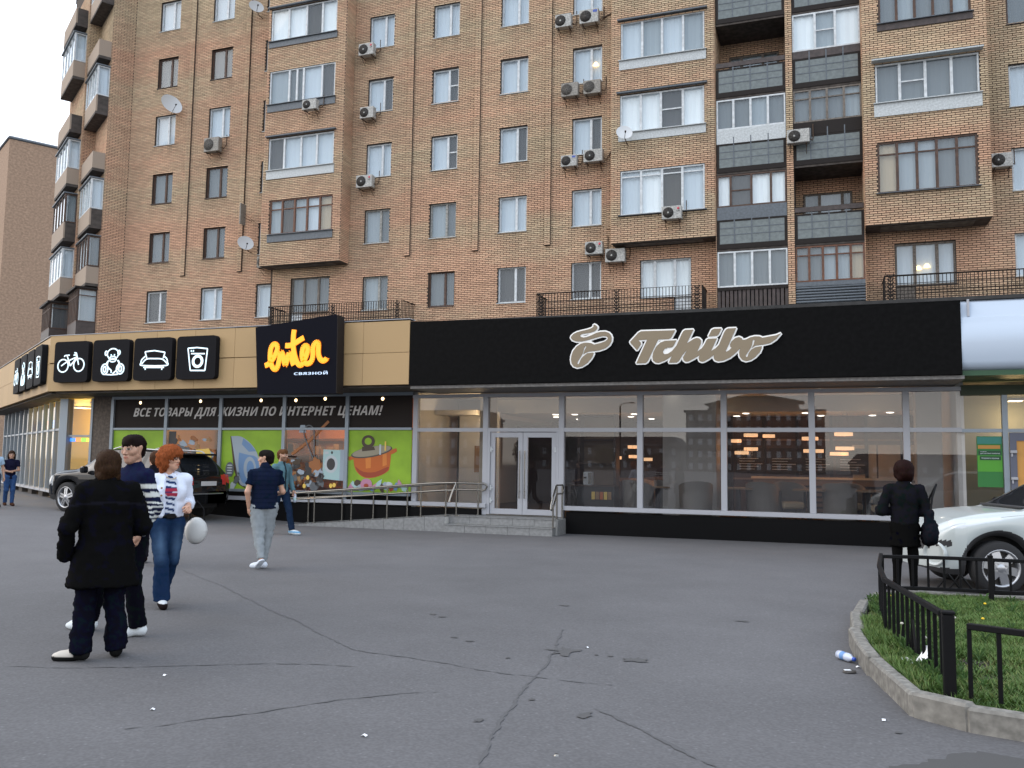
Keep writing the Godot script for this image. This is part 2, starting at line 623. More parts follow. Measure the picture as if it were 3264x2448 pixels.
# a wall of laid bricks: the mortar bed with its openings and reveals is the part, the bricks are its sub-part
func brick_wall(parent: Node, called: String, xf: Transform3D, x0: float, x1: float, y0: float, y1: float, holes: Array, tone := 0.0, reveal := 0.16) -> MeshInstance3D:
	var s := st()
	var xs := [x0, x1]
	var ys := [y0, y1]
	for h in holes:
		for v in [h.position.x, h.end.x]:
			if v > x0 and v < x1 and not xs.has(v):
				xs.append(v)
		for v in [h.position.y, h.end.y]:
			if v > y0 and v < y1 and not ys.has(v):
				ys.append(v)
	xs.sort()
	ys.sort()
	for i in xs.size() - 1:
		for k in ys.size() - 1:
			var c := Vector2(xs[i] + xs[i + 1], ys[k] + ys[k + 1]) / 2.0
			var open := false
			for h in holes:
				if h.has_point(c):
					open = true
			if not open:
				quad(s, xf * Vector3(xs[i], ys[k], -0.012), xf * Vector3(xs[i], ys[k + 1], -0.012), xf * Vector3(xs[i + 1], ys[k + 1], -0.012), xf * Vector3(xs[i + 1], ys[k], -0.012))
	for h in holes:
		var a := Vector3(h.position.x, h.position.y, -0.012)
		var b := Vector3(h.end.x, h.end.y, -0.012)
		var r := Vector3(0, 0, -reveal)
		var ab := Vector3(a.x, b.y, a.z)
		var ba := Vector3(b.x, a.y, a.z)
		quad(s, xf * a, xf * (a + r), xf * (ab + r), xf * ab)
		quad(s, xf * ba, xf * b, xf * (b + r), xf * (ba + r))
		quad(s, xf * ab, xf * (ab + r), xf * (b + r), xf * b)
		quad(s, xf * a, xf * ba, xf * (ba + r), xf * (a + r))
	var o := put(called, s, M.mortar, parent)
	var where := []
	var cols := []
	var bl := 0.27
	var ch := 0.08
	var rows := int((minf(y1, 27.0) - y0) / ch)
	var seed_x := xf.origin.x + xf.origin.z * 3.0
	for row in rows:
		var y := y0 + (row + 0.5) * ch
		var cuts := []
		for h in holes:
			if h.position.y < y and h.end.y > y:
				cuts.append(Vector2(h.position.x, h.end.x))
		var under := []
		for h in holes:
			if h.position.y > y and h.position.y - 0.95 < y:
				under.append(Vector3(h.position.x, h.end.x, h.position.y))
		var off := bl * 0.5 * (row % 2) + rng.randf() * 0.02
		var gy := xf.origin.y + y
		var band := wob.get_noise_2d(gy * 0.42, 7.7) * 1.5 + tone + clampf((15.0 - gy) / 14.0, -0.45, 0.35)
		var row_l := 1.0 + wob.get_noise_2d(gy * 5.0, 1.3) * 0.13
		var x := x0 - off
		while x < x1:
			var a := maxf(x, x0)
			var b := minf(x + bl, x1)
			x += bl
			for c in cuts:
				if a < c.y and b > c.x:
					if a >= c.x and b <= c.y:
						b = a
					elif a < c.x:
						b = c.x
					else:
						a = c.y
			if b - a < 0.05:
				continue
			var w := (a + b) / 2.0
			where.append(xf * Transform3D(Basis.from_scale(Vector3(b - a - 0.022, ch - 0.027, 0.03)), Vector3(w, y, -0.003 + rng.randf() * 0.004)))
			var patch := wob.get_noise_3d((seed_x + w) * 0.16, gy * 0.3, 2.0)
			var t := clampf(0.5 + band * 0.55 + patch * 0.55 + rng.randf_range(-0.16, 0.16), 0.0, 1.0)
			var dirt := 1.0 + wob.get_noise_3d((seed_x + w) * 0.35, gy * 0.12, 9.0) * 0.2
			for u in under:
				if w > u.x - 0.12 and w < u.y + 0.12:
					dirt *= 1.0 - (1.0 - (u.z - y) / 0.95) * clampf(0.16 + 0.5 * wob.get_noise_2d(w * 6.0, u.z), 0.0, 0.3)
			var l := row_l * dirt * rng.randf_range(0.86, 1.12)
			var c1 := Color(0.50, 0.392, 0.258)
			var c2 := Color(0.56, 0.342, 0.225)
			var c3 := c1.lerp(c2, t)
			cols.append(Color(c3.r * l, c3.g * l, c3.b * l))
	if not M.has("brick_mesh"):
		var bm := BoxMesh.new()
		bm.size = Vector3.ONE
		bm.material = M.brick
		M["brick_mesh"] = bm
	copies("bricks", M.brick_mesh, where, cols, o)
	return o


# a glazed opening: the frame is the part, its panes, what hangs behind them and its sill are sub-parts
func glazed(parent: Node, called: String, xf: Transform3D, x0: float, x1: float, y0: float, y1: float, vs: Array, hs: Array, fw: float, fmat: Material, z: float, backs: Array, deep := 0.07) -> MeshInstance3D:
	var s := st()
	var zz := [z - deep, z]
	span(s, Vector3(x0, y0, zz[0]), Vector3(x0 + fw, y1, zz[1]), xf)
	span(s, Vector3(x1 - fw, y0, zz[0]), Vector3(x1, y1, zz[1]), xf)
	span(s, Vector3(x0 + fw, y0, zz[0]), Vector3(x1 - fw, y0 + fw, zz[1] - 0.003), xf)
	span(s, Vector3(x0 + fw, y1 - fw, zz[0]), Vector3(x1 - fw, y1, zz[1] - 0.003), xf)
	var xe := [x0 + fw]
	for v in vs:
		var xc: float = lerpf(x0, x1, v)
		span(s, Vector3(xc - fw * 0.75, y0 + fw, zz[0]), Vector3(xc + fw * 0.75, y1 - fw, zz[1] + 0.004), xf)
		xe.append(xc - fw * 0.75)
		xe.append(xc + fw * 0.75)
	xe.append(x1 - fw)
	for i in range(0, xe.size(), 2):
		for h in hs:
			if h is Array and h[0] != i / 2:
				continue
			var yc: float = lerpf(y0, y1, h[1] if h is Array else h)
			span(s, Vector3(xe[i], yc - fw * 0.4, zz[0]), Vector3(xe[i + 1], yc + fw * 0.4, zz[1] - 0.006), xf)
	var o := put(called, s, fmat, parent)
	for i in range(0, xe.size(), 2):
		var bk = backs[(i / 2) % backs.size()]
		var p := st()
		var zp := z - deep * 0.5
		quad(p, xf * Vector3(xe[i], y0 + fw, zp), xf * Vector3(xe[i], y1 - fw, zp), xf * Vector3(xe[i + 1], y1 - fw, zp), xf * Vector3(xe[i + 1], y0 + fw, zp))
		put("pane", p, M.glass, o)
		var c := st()
		var zc := z - deep - 0.05
		var n := 5   # soft folds
		for k in n:
			var u0 := lerpf(xe[i] - 0.03, xe[i + 1] + 0.03, float(k) / n)
			var u1 := lerpf(xe[i] - 0.03, xe[i + 1] + 0.03, float(k + 1) / n)
			var d0 := 0.02 * (k % 2)
			var d1 := 0.02 * ((k + 1) % 2)
			quad(c, xf * Vector3(u0, y0, zc - d0), xf * Vector3(u0, y1, zc - d0), xf * Vector3(u1, y1, zc - d1), xf * Vector3(u1, y0, zc - d1))
		put("curtain", c, bk, o)
	return o


func house_window(b: Node, xf: Transform3D, cx: float, sill: float, style: int, w := 1.24, h := 1.52) -> void:
	# styles: 0 white plastic, 1 old dark wood, 2 white with dark net, 3 old white wood, 4 white, warm inside
	var fm: Material = [M.white_plastic, M.brown_wood, M.white_plastic, M.old_white, M.white_plastic][style]
	var l: Material = [M.curtain_light, M.curtain_grey, M.curtain_light, M.curtain_mid, M.curtain_dark][style]
	var r: Material = [M.curtain_light, M.curtain_grey, M.curtain_dark, M.curtain_grey, M.curtain_dark][style]
	var o := glazed(b, "window", xf, cx - w / 2, cx + w / 2, sill, sill + h, [0.62], [[1, 0.5]] if style == 2 and rng.randf() < 0.5 else [], 0.065, fm, -0.1, [l, r])
	var s := st()
	span(s, Vector3(cx - w / 2 - 0.03, sill - 0.03, -0.1), Vector3(cx + w / 2 + 0.03, sill - 0.005, 0.05), xf)
	put("window_sill", s, M.white_sheet if style != 1 else M.brown_sheet, o)


func panel(parent: Node, called: String, xf: Transform3D, a: Vector3, b: Vector3, m: Material) -> MeshInstance3D:
	var s := st()
	span(s, a, b, xf)
	return put(called, s, m, parent)


func apartment_block() -> void:
	var b := thing("apartment_building", "tall brown brick apartment block with bays and loggias above the shops", "building")
	var front := face_at(Vector3(0, 0, -14.0), Vector3.BACK)
	var back := face_at(Vector3(0, 0, -14.6), Vector3.BACK)
	var floors := [0, 1, 2, 3, 4, 5]
	var holes := []
	var list := []
	# window columns of the main wall: centre, then the style on each floor from the lowest
	var cols := {-18.9: [3, 3, 0, 2, 0, 0], -15.68: [1, 3, 2, 2, 0, 0], -12.46: [4, 0, 2, 0, 0, 0], -9.24: [4, 0, 2, 0, 0, 0], 6.72: [0, 0, 0, 1, 0, 0], 9.9: [0, 1, 0, 0, 0, 0], 13.1: [1, 0, 0, 0, 0, 0]}
	for cx in cols:
		for k in floors:
			list.append([cx, 8.3 + 3.02 * k, cols[cx][k], 1.24, 1.53])
	for q in list:
		holes.append(Rect2(q[0] - q[3] / 2, q[1], q[3], q[4]))
	# terrace doors with their windows under the bays
	var terrace := [[-23.28, -21.25, 9.99, 8.34, true, 3], [-7.01, -5.03, 9.75, 8.2, false, 0], [2.27, 4.25, 9.72, 8.16, true, 5]]
	for q in terrace:
		var dw := 0.66
		holes.append(Rect2(q[0], q[3], q[1] - q[0], q[2] - q[3]))
		holes.append(Rect2(q[0] if q[4] else q[1] - dw, 7.05, dw, q[3] - 7.05))
	brick_wall(b, "wall", front, -24.3, -3.98, 5.0, 28.0, holes.filter(func(h): return h.position.x < -4.0), 0.0)
	brick_wall(b, "wall", front, 1.27, 18.0, 5.0, 28.0, holes.filter(func(h): return h.position.x > 0.0), -0.25)
	for q in list:
		house_window(b, front, q[0], q[1], q[2], q[3], q[4])
	for q in terrace:
		var fm: Material = M.white_plastic if q[5] == 0 else M.grey_wood
		var bk: Material = [M.curtain_white, M.curtain_white, M.curtain_white, M.curtain_grey, M.curtain_mid, M.curtain_light][q[5]]
		var o := glazed(b, "window", front, q[0], q[1], q[3], q[2], [0.33, 0.7] if q[4] else [0.28, 0.68], [], 0.07, fm, -0.1, [bk])
		var x0: float = q[0] if q[4] else q[1] - 0.66
		var s := st()
		span(s, Vector3(x0 + 0.02, 7.05, -0.16), Vector3(x0 + 0.64, q[3] - 0.01, -0.09), front)
		for k in 4:
			span(s, Vector3(x0 + 0.08 + k * 0.14, 7.15, -0.09), Vector3(x0 + 0.13 + k * 0.14, q[3] - 0.1, -0.08), front)
		put("terrace_door", s, M.white_plastic if q[5] != 5 else M.grey_wood, o)
		var sl := st()
		span(sl, Vector3(q[0] + (0.66 if q[4] else -0.03), q[3] - 0.035, -0.1), Vector3(q[1] + (0.03 if q[4] else -0.66), q[3] - 0.005, 0.05), front)
		put("window_sill", sl, M.dark_metal, o)
	# the wing to the left stands 60 cm further back
	var lh := []
	var ll := []
	var lc := {-31.52: [4, 1, 1, 0, 1, 0], -28.2: [0, 1, 1, 0, 1, 0], -24.98: [0, 0, 0, 0, 0, 0]}
	for cx in lc:
		for k in floors:
			ll.append([cx, 8.36 + 3.03 * k, lc[cx][k], 1.25, 1.56])
			lh.append(Rect2(cx - 0.625, 8.36 + 3.03 * k, 1.25, 1.56))
	brick_wall(b, "wall", back, -33.74, -24.3, 5.0, 28.0, lh, 0.25)
	for q in ll:
		house_window(b, back, q[0], q[1], q[2], q[3], q[4])
	panel(b, "wall_return", Transform3D(), Vector3(-24.4, 5.0, -14.59), Vector3(-24.302, 28.0, -14.02), M.mortar)
	# raised brick strips that end above the lowest windows
	for q in [[-17.33, front], [-14.11, front], [-10.89, front], [-29.95, back], [-26.6, back]]:
		var xf: Transform3D = (q[1] as Transform3D).translated_local(Vector3(0, 0, 0.09))
		brick_wall(b, "pilaster", xf, q[0] - 0.13, q[0] + 0.13, 10.62, 28.0, [], 0.0)
		panel(b, "pilaster_side", q[1], Vector3(q[0] - 0.128, 10.6, 0.0), Vector3(q[0] + 0.128, 28.0, 0.077), M.mortar)
	brick_wall(b, "pilaster", front.translated_local(Vector3(0, 0, 0.05)), -8.4, -8.05, 11.1, 28.0, [], 0.1)
	bays(b)
	loggias(b)
	rails(b)
	left_wing(b)
	panel(b, "roof", Transform3D(), Vector3(-33.7, 28.0, -26.0), Vector3(18.0, 28.4, -13.9), M.roof_felt)
	panel(b, "rear_wall", Transform3D(), Vector3(-33.7, 5.0, -26.2), Vector3(18.0, 28.0, -26.0), M.far_brick)


func bays(b: Node) -> void:
	# bay face: x0, x1, face z, openings [y0, y1, x0, x1, columns, frame, backs, kind of panel below (0 none, 1 dark, 2 white, 3 brown), its height, small roof]
	var w: Material = M.white_plastic
	var br: Material = M.brown_wood
	var list := [
		[-24.5, -20.29, -13.25, 10.45, [
			[11.88, 13.5, -24.06, -20.75, [0.2, 0.4, 0.6, 0.8], M.red_wood, [M.curtain_mid, M.room_dark, M.curtain_mid, M.curtain_light, M.curtain_warm], 1, 0.36, 0, [0.72]],
			[14.9, 16.42, -24.24, -20.78, [0.24, 0.5, 0.74], w, [M.curtain_dark, M.curtain_light, M.curtain_light, M.curtain_light], 2, 0.42, 1, []],
			[18.05, 19.66, -24.33, -20.83, [0.3, 0.42, 0.52, 0.8], w, [M.curtain_mid, M.curtain_grey, M.curtain_grey, M.curtain_light, M.curtain_dark], 1, 0.36, 0, []],
			[21.1, 22.66, -24.36, -20.83, [0.27, 0.54, 0.78], w, [M.curtain_white, M.curtain_white, M.room_dark, M.curtain_white], 1, 0.3, 1, []],
			[24.1, 25.7, -24.36, -20.83, [0.25, 0.5, 0.75], w, [M.curtain_light], 1, 0.3, 0, []]]],
		[-8.04, -3.99, -13.25, 10.3, [
			[11.38, 13.18, -7.66, -4.38, [0.25, 0.5, 0.74], w, [M.curtain_light, M.curtain_white, M.room_dark, M.curtain_light], 0, 0.0, 0, [0.86]],
			[14.74, 16.28, -7.68, -4.38, [0.25, 0.49, 0.75], w, [M.curtain_white, M.curtain_white, M.curtain_dark, M.curtain_white], 2, 0.36, 1, [[2, 0.5]]],
			[17.72, 19.3, -7.66, -4.36, [0.26, 0.5, 0.75], w, [M.curtain_light, M.curtain_mid, M.curtain_light, M.curtain_mid], 2, 0.4, 1, []],
			[20.74, 22.3, -7.66, -4.36, [0.25, 0.5, 0.75], w, [M.curtain_light], 2, 0.36, 0, []],
			[23.74, 25.3, -7.66, -4.36, [0.25, 0.5, 0.75], w, [M.curtain_light], 2, 0.36, 0, []]]],
		[1.28, 5.28, -12.9, 10.18, [
			[11.3, 13.14, 1.72, 4.88, [0.2, 0.4, 0.6, 0.8], br, [M.curtain_warm, M.curtain_mid, M.curtain_mid, M.curtain_grey, M.curtain_grey], 0, 0.0, 0, [0.76]],
			[14.58, 16.02, 1.70, 5.02, [0.24, 0.49, 0.74], w, [M.curtain_grey, M.curtain_grey, M.curtain_grey, M.curtain_grey], 2, 0.5, 2, [[1, 0.5]]],
			[17.52, 19.2, 1.86, 4.82, [0.2, 0.4, 0.6, 0.8], br, [M.curtain_grey, M.curtain_mid, M.curtain_grey], 3, 0.28, 0, []],
			[20.5, 22.1, 1.86, 4.82, [0.25, 0.5, 0.75], w, [M.curtain_grey], 2, 0.36, 0, []]]]]
	for q in list:
		var zf: float = q[2]
		var xf := face_at(Vector3(0, 0, zf), Vector3.BACK)
		var holes := []
		for g in q[4]:
			holes.append(Rect2(g[2], g[0], g[3] - g[2], g[1] - g[0]))
		brick_wall(b, "bay_wall", xf, q[0], q[1], q[3], 28.0, holes, -0.15 if q[0] > -10 else 0.2, 0.1)
		# side walls of the bay and the slab it stands on
		var depth := zf + 14.0
		brick_wall(b, "bay_side", face_at(Vector3(q[1], 0, zf), Vector3.RIGHT), 0.0, depth - 0.02, q[3], 28.0, [], 0.3)
		brick_wall(b, "bay_side", face_at(Vector3(q[0], 0, zf - depth), Vector3.LEFT), 0.02, depth, q[3], 28.0, [], 0.3)
		var u := st()
		span(u, Vector3(q[0] + 0.03, q[3] - 0.02, -14.0), Vector3(q[1] - 0.03, q[3] + 0.1, zf - 0.03))
		put("bay_floor", u, M.dark_concrete, b)
		var u2 := st()
		span(u2, Vector3(q[0] + 0.5, q[3] - 0.035, -13.85), Vector3(q[1] - 0.5, q[3] - 0.022, zf - 0.2))
		put("bay_floor_plate", u2, M.concrete, b)
		for g in q[4]:
			var o := glazed(b, "bay_window", xf, g[2], g[3], g[0], g[1], g[4], g[10], 0.06, g[5], -0.03, g[6])
			if g[7]:
				var pm: Material = [null, M.grey_sheet, M.white_sheet, M.brown_sheet][g[7]]
				panel(o, "sill_panel", xf, Vector3(g[2] - 0.06, g[0] - g[8], 0.0), Vector3(g[3] + 0.06, g[0] - 0.03, 0.05), pm)
			var s := st()
			span(s, Vector3(g[2] - 0.08, g[0] - 0.03, -0.03), Vector3(g[3] + 0.08, g[0] - 0.004, 0.12), xf)
			put("window_sill", s, M.grey_sheet if g[7] != 2 else M.white_sheet, o)
			if g[9]:
				var r := st()
				var hh: float = 0.05
				var rz := 0.16 if g[9] == 1 else 0.3
				span(r, Vector3(g[2] - 0.12, g[1] + 0.05, -0.02), Vector3(g[3] + 0.12, g[1] + 0.05 + hh, rz), xf)
				put("window_roof", r, M.grey_sheet if g[9] == 1 else M.white_sheet, o)


func loggias(b: Node) -> void:
	var zf := -13.35
	var xf := face_at(Vector3(0, 0, zf), Vector3.BACK)
	brick_wall(b, "pillar", face_at(Vector3(0, 0, -13.28), Vector3.BACK), -1.39, -1.13, 5.0, 28.0, [], -0.2)
	panel(b, "pillar_core", Transform3D(), Vector3(-1.388, 5.0, -15.0), Vector3(-1.132, 28.0, -13.3), M.mortar)
	brick_wall(b, "loggia_side", face_at(Vector3(-3.97, 0, -13.3), Vector3.RIGHT), 0.0, 1.7, 5.0, 28.0, [], 0.2)
	brick_wall(b, "loggia_side", face_at(Vector3(1.26, 0, -15.0), Vector3.LEFT), 0.0, 1.7, 5.0, 28.0, [], 0.2)
	var bf := face_at(Vector3(0, 0, -15.0), Vector3.BACK)
	var holes := []
	for k in range(-1, 6):
		holes.append(Rect2(-3.6, 9.9 + 2.96 * k + 0.75, 1.9, 1.5))
		holes.append(Rect2(-0.85, 9.9 + 2.96 * k + 0.75, 1.75, 1.5))
	brick_wall(b, "loggia_back", bf, -3.97, 1.26, 5.0, 28.0, holes, 0.4)
	for h in holes:
		glazed(b, "loggia_door", bf, h.position.x, h.end.x, h.position.y, h.end.y, [0.25, 0.68] if h.position.x < -2 else [0.33, 0.8], [], 0.07, M.grey_wood, -0.06, [M.curtain_mid, M.curtain_light, M.curtain_mid])
	var sides := [[-3.93, -1.4], [-1.12, 1.24]]
	# glazing of each loggia from the lowest floor: -1 open, else the style
	var style := [[0, 1, 2, -1, -1, 2, 0], [3, -1, 4, 5, -1, 2, 0]]
	for sd in 2:
		var x0: float = sides[sd][0]
		var x1: float = sides[sd][1]
		for k in range(-1, 6):
			var fy := 9.9 + 2.96 * k
			panel(b, "loggia_floor", Transform3D(), Vector3(x0 - 0.01, fy - 0.2, -15.0), Vector3(x1 + 0.01, fy, zf + 0.02), M.dark_concrete)
			var kind: int = style[sd][k + 1]
			if k == -1:
				var c := st()
				if sd == 0:
					for i in 17:
						var xx := lerpf(x0 + 0.05, x1 - 0.05, i / 16.0)
						span(c, Vector3(xx - 0.055, fy, zf - 0.05), Vector3(xx + 0.055, fy + 1.25, zf + 0.01 + 0.018 * (i % 2)))
					put("board_parapet", c, M.brown_sheet, b)
				else:
					for i in 12:
						var y := fy + 0.06 + i * 0.104
						tube(c, [Vector3(x0, y, zf), Vector3(x1, y, zf)], 0.05, 8)
					put("corrugated_parapet", c, M.grey_sheet, b)
			else:
				# frosted glass parapet in a dark metal frame, with a rail of bars behind it
				var f := st()
				span(f, Vector3(x0, fy - 0.12, zf), Vector3(x1, fy + 0.07, zf + 0.05))
				span(f, Vector3(x0, fy + 0.93, zf), Vector3(x1, fy + 0.99, zf + 0.05))
				span(f, Vector3(x0, fy + 0.07, zf), Vector3(x0 + 0.09, fy + 0.93, zf + 0.05))
				span(f, Vector3(x1 - 0.09, fy + 0.07, zf), Vector3(x1, fy + 0.93, zf + 0.05))
				var par := put("parapet_frame", f, M.dark_metal, b)
				var fr := panel(par, "frosted_panel", Transform3D(), Vector3(x0 + 0.09, fy + 0.07, zf + 0.015), Vector3(x1 - 0.09, fy + 0.93, zf + 0.035), M.frosted if (k + sd) % 3 != 1 else M.frosted)
				fr.name = "frosted_panel"
				var bars := st()
				for t in [0.25, 0.5, 0.75]:
					var xx := lerpf(x0, x1, t)
					span(bars, Vector3(xx - 0.02, fy + 0.07, zf + 0.036), Vector3(xx + 0.02, fy + 1.25, zf + 0.052))
				for y in [0.42, 0.68]:
					span(bars, Vector3(x0 + 0.09, fy + y - 0.015, zf + 0.0362), Vector3(x1 - 0.09, fy + y + 0.015, zf + 0.046))
				put("parapet_bars", bars, M.grey_sheet, par)
				if kind == -1:
					span(bars, Vector3.ZERO, Vector3.ZERO)
					panel(par, "handrail", Transform3D(), Vector3(x0, fy + 1.06, zf - 0.02), Vector3(x1, fy + 1.24, zf + 0.06), M.brown_sheet)
			if kind >= 0:
				var y0: float = fy + [1.38, 1.5, 1.56, 1.42, 1.5, 1.3][kind]
				var y1 := fy + 2.74
				if k == 2 and sd == 1:
					y0 = fy + 1.3
				var fmats := [M.white_plastic, M.brown_wood, M.white_plastic, M.red_wood, M.grey_wood, M.white_plastic]
				var backs: Array = [[M.curtain_grey, M.curtain_mid, M.curtain_grey, M.curtain_grey], [M.curtain_white, M.curtain_dark, M.curtain_white, M.curtain_white], [M.curtain_grey, M.curtain_grey, M.curtain_mid, M.curtain_grey], [M.curtain_grey, M.curtain_grey, M.curtain_mid, M.curtain_mid, M.curtain_warm], [M.curtain_grey, M.curtain_grey, M.curtain_grey, M.curtain_mid], [M.curtain_white, M.curtain_mid, M.curtain_white]][kind]
				var vs: Array = [[0.25, 0.5, 0.75], [0.2, 0.5, 0.78], [0.25, 0.5, 0.75], [0.2, 0.4, 0.6, 0.8], [0.25, 0.5, 0.75], [0.34, 0.64]][kind]
				var hs: Array = [[], [[1, 0.5]], [], [0.74], [0.72], [[1, 0.5]]][kind]
				var o := glazed(b, "loggia_window", xf, x0, x1, y0, y1, vs, hs, 0.055, fmats[kind], 0.03, backs)
				var low := fy + (1.25 if k == -1 else 1.0)
				if y0 - low > 0.05:
					panel(o, "sill_panel", Transform3D(), Vector3(x0, low, zf - 0.03), Vector3(x1, y0 - 0.01, zf + 0.05), [M.dark_metal, M.grey_sheet, M.white_sheet, M.grey_sheet, M.dark_metal, M.brown_sheet][kind])


# low terrace railings of bars over a lattice, with a plaited panel at the ends
func rails(b: Node) -> void:
	for q in [[-23.5, -16.9, 8.42], [-10.9, -4.43, 8.34], [1.84, 12.5, 8.28]]:
		var x0: float = q[0]
		var x1: float = q[1]
		var y1: float = q[2]
		var z := -12.7
		panel(b, "terrace", Transform3D(), Vector3(x0 - 0.1, 6.85, -13.99), Vector3(x1 + 0.1, 7.05, -12.6), M.concrete)
		var s := st()
		tube(s, [Vector3(x0, y1, -13.95), Vector3(x0, y1, z), Vector3(x1, y1, z), Vector3(x1, y1, -13.95)], 0.035, 6)
		var hr := put("terrace_railing", s, M.dark_metal, b)
		var bars := st()
		var n := int((x1 - x0) / 0.12)
		for i in n + 1:
			var x := lerpf(x0, x1, float(i) / n)
			box(bars, Vector3(x, (7.1 + y1) / 2, z), Vector3(0.022, y1 - 7.1, 0.022))
		for i in 9:
			for x in [x0, x1]:
				box(bars, Vector3(x, (7.1 + y1) / 2, z - 0.13 * (i + 1)), Vector3(0.022, y1 - 7.1, 0.022))
		for i in 8:
			box(bars, Vector3((x0 + x1) / 2, 7.12 + i * 0.125, z), Vector3(x1 - x0, 0.02, 0.02))
		put("lattice_bars", bars, M.dark_metal, hr)
		var orn := st()
		for x in [x0 + 0.18, lerpf(x0, x1, 0.5), x1 - 0.18]:
			box(orn, Vector3(x, (7.1 + y1) / 2, z + 0.02), Vector3(0.03, y1 - 7.1, 0.02))
			for i in 9:
				for sg in [-1.0, 1.0]:
					tube(orn, [Vector3(x, 7.16 + i * 0.13, z + 0.02), Vector3(x + sg * 0.11, 7.28 + i * 0.13, z + 0.02)], 0.02, 5, false)
		put("plaited_panel", orn, M.dark_metal, hr)


func left_wing(b: Node) -> void:
	var n := Vector3(-0.555, 0, 0.832)
	var d := Vector3(-0.832, 0, -0.555)
	var c0 := Vector3(-33.74, 0, -14.6)
	var a0 := c0 + n * 1.1
	var b0 := c0 + n * 1.75 + d * 3.0
	brick_wall(b, "wing_side", face_at(a0, -d), 0.0, 1.1, 5.0, 28.0, [], 0.5)
	var wa := face_at(a0 + d * 3.0, n)
	brick_wall(b, "wing_front", wa, 0.0, 3.0, 5.0, 28.0, [], 0.3)
	brick_wall(b, "wing_side", face_at(b0, -d), 0.0, 0.65, 5.0, 28.0, [], 0.5)
	brick_wall(b, "wing_front", face_at(b0 + d * 4.4, n), 0.0, 4.4, 5.0, 28.0, [], 0.3)
	panel(b, "wing_end", Transform3D(Basis(-d, Vector3.UP, n), b0 + d * 4.4), Vector3(-0.2, 5.0, -9.0), Vector3(-0.01, 28.0, -0.05), M.far_brick)
	panel(b, "wing_roof", Transform3D(Basis(-d, Vector3.UP, n), b0 + d * 4.4), Vector3(-0.2, 28.0, -9.0), Vector3(8.0, 28.3, 0.0), M.roof_felt)
	# balconies stacked on both fronts
	mat("tan_parapet", lin(0.40, 0.32, 0.25), 0.85, 0, M.fine, 0.4)
	for side in 2:
		var o: Vector3 = [a0 + d * 2.95, b0 + d * 3.85][side]
		var wide: float = [2.85, 3.6][side]
		var out: float = [0.6, 0.6][side]
		var xf := face_at(o, n)
		var glz: Array = [[1, 2, 0, 2, 0, 2], [2, 1, 2, 0, 2, 0]][side]
		for k in 6:
			var y := 10.16 + 2.95 * k - (0.0 if side == 0 else 0.15)
			var s := st()
			span(s, Vector3(0, y, 0.0), Vector3(wide, y + 0.14, out), xf)
			var fl := put("balcony_floor", s, M.dark_concrete, b)
			panel(fl, "parapet", xf, Vector3(0.0, y + 0.14, out - 0.08), Vector3(wide, y + 1.0, out), M.tan_parapet)
			for x in [0.0, wide - 0.06]:
				panel(fl, "parapet_side", xf, Vector3(x, y + 0.14, 0.0), Vector3(x + 0.06, y + 0.98, out - 0.081), M.dark_concrete if k % 2 else M.tan_parapet)
			if glz[k]:
				var fm: Material = M.white_plastic if glz[k] == 2 else M.brown_wood
				glazed(b, "balcony_window", xf, 0.0, wide, y + 1.01, y + 2.55, [0.25, 0.5, 0.75], [], 0.06, fm, out - 0.01, [M.curtain_white, M.curtain_light])
				var sx := face_at(xf * Vector3(wide, 0, out), xf.basis.x)
				glazed(b, "balcony_window", sx, 0.0, out, y + 1.01, y + 2.55, [], [], 0.06, fm, -0.01, [M.curtain_light if glz[k] == 2 else M.curtain_grey])
				panel(fl, "balcony_roof", xf, Vector3(-0.05, y + 2.56, 0.0), Vector3(wide + 0.05, y + 2.62, out + 0.08), M.grey_sheet)
	# glazed veranda on the terrace below the lowest balcony
	for side in 2:
		var o: Vector3 = [a0 + d * 2.5, b0 + d * 3.4][side]
		var xf := face_at(o, n)
		var wide: float = [2.3, 2.6][side]
		var top: float = [10.0, 9.7][side]
		glazed(b, "veranda_window", xf, 0.0, wide, 8.35, top, [0.16, 0.33, 0.5, 0.67, 0.84], [0.78], 0.05, M.brown_wood, 0.9, [M.curtain_warm, M.curtain_white])
		var sx := face_at(xf * Vector3(wide, 0, 0.9), xf.basis.x)
		glazed(b, "veranda_window", sx, 0.0, 0.9, 8.35, top, [], [0.8], 0.05, M.brown_wood, 0.0, [M.curtain_mid if side == 0 else M.curtain_dark])
		panel(b, "veranda_base", xf, Vector3(0, 5.0, 0), Vector3(wide, 8.34, 0.9), M.brown_sheet)
		panel(b, "veranda_roof", xf, Vector3(-0.1, top, 0), Vector3(wide + 0.1, top + 0.1, 1.05), M.dark_metal)


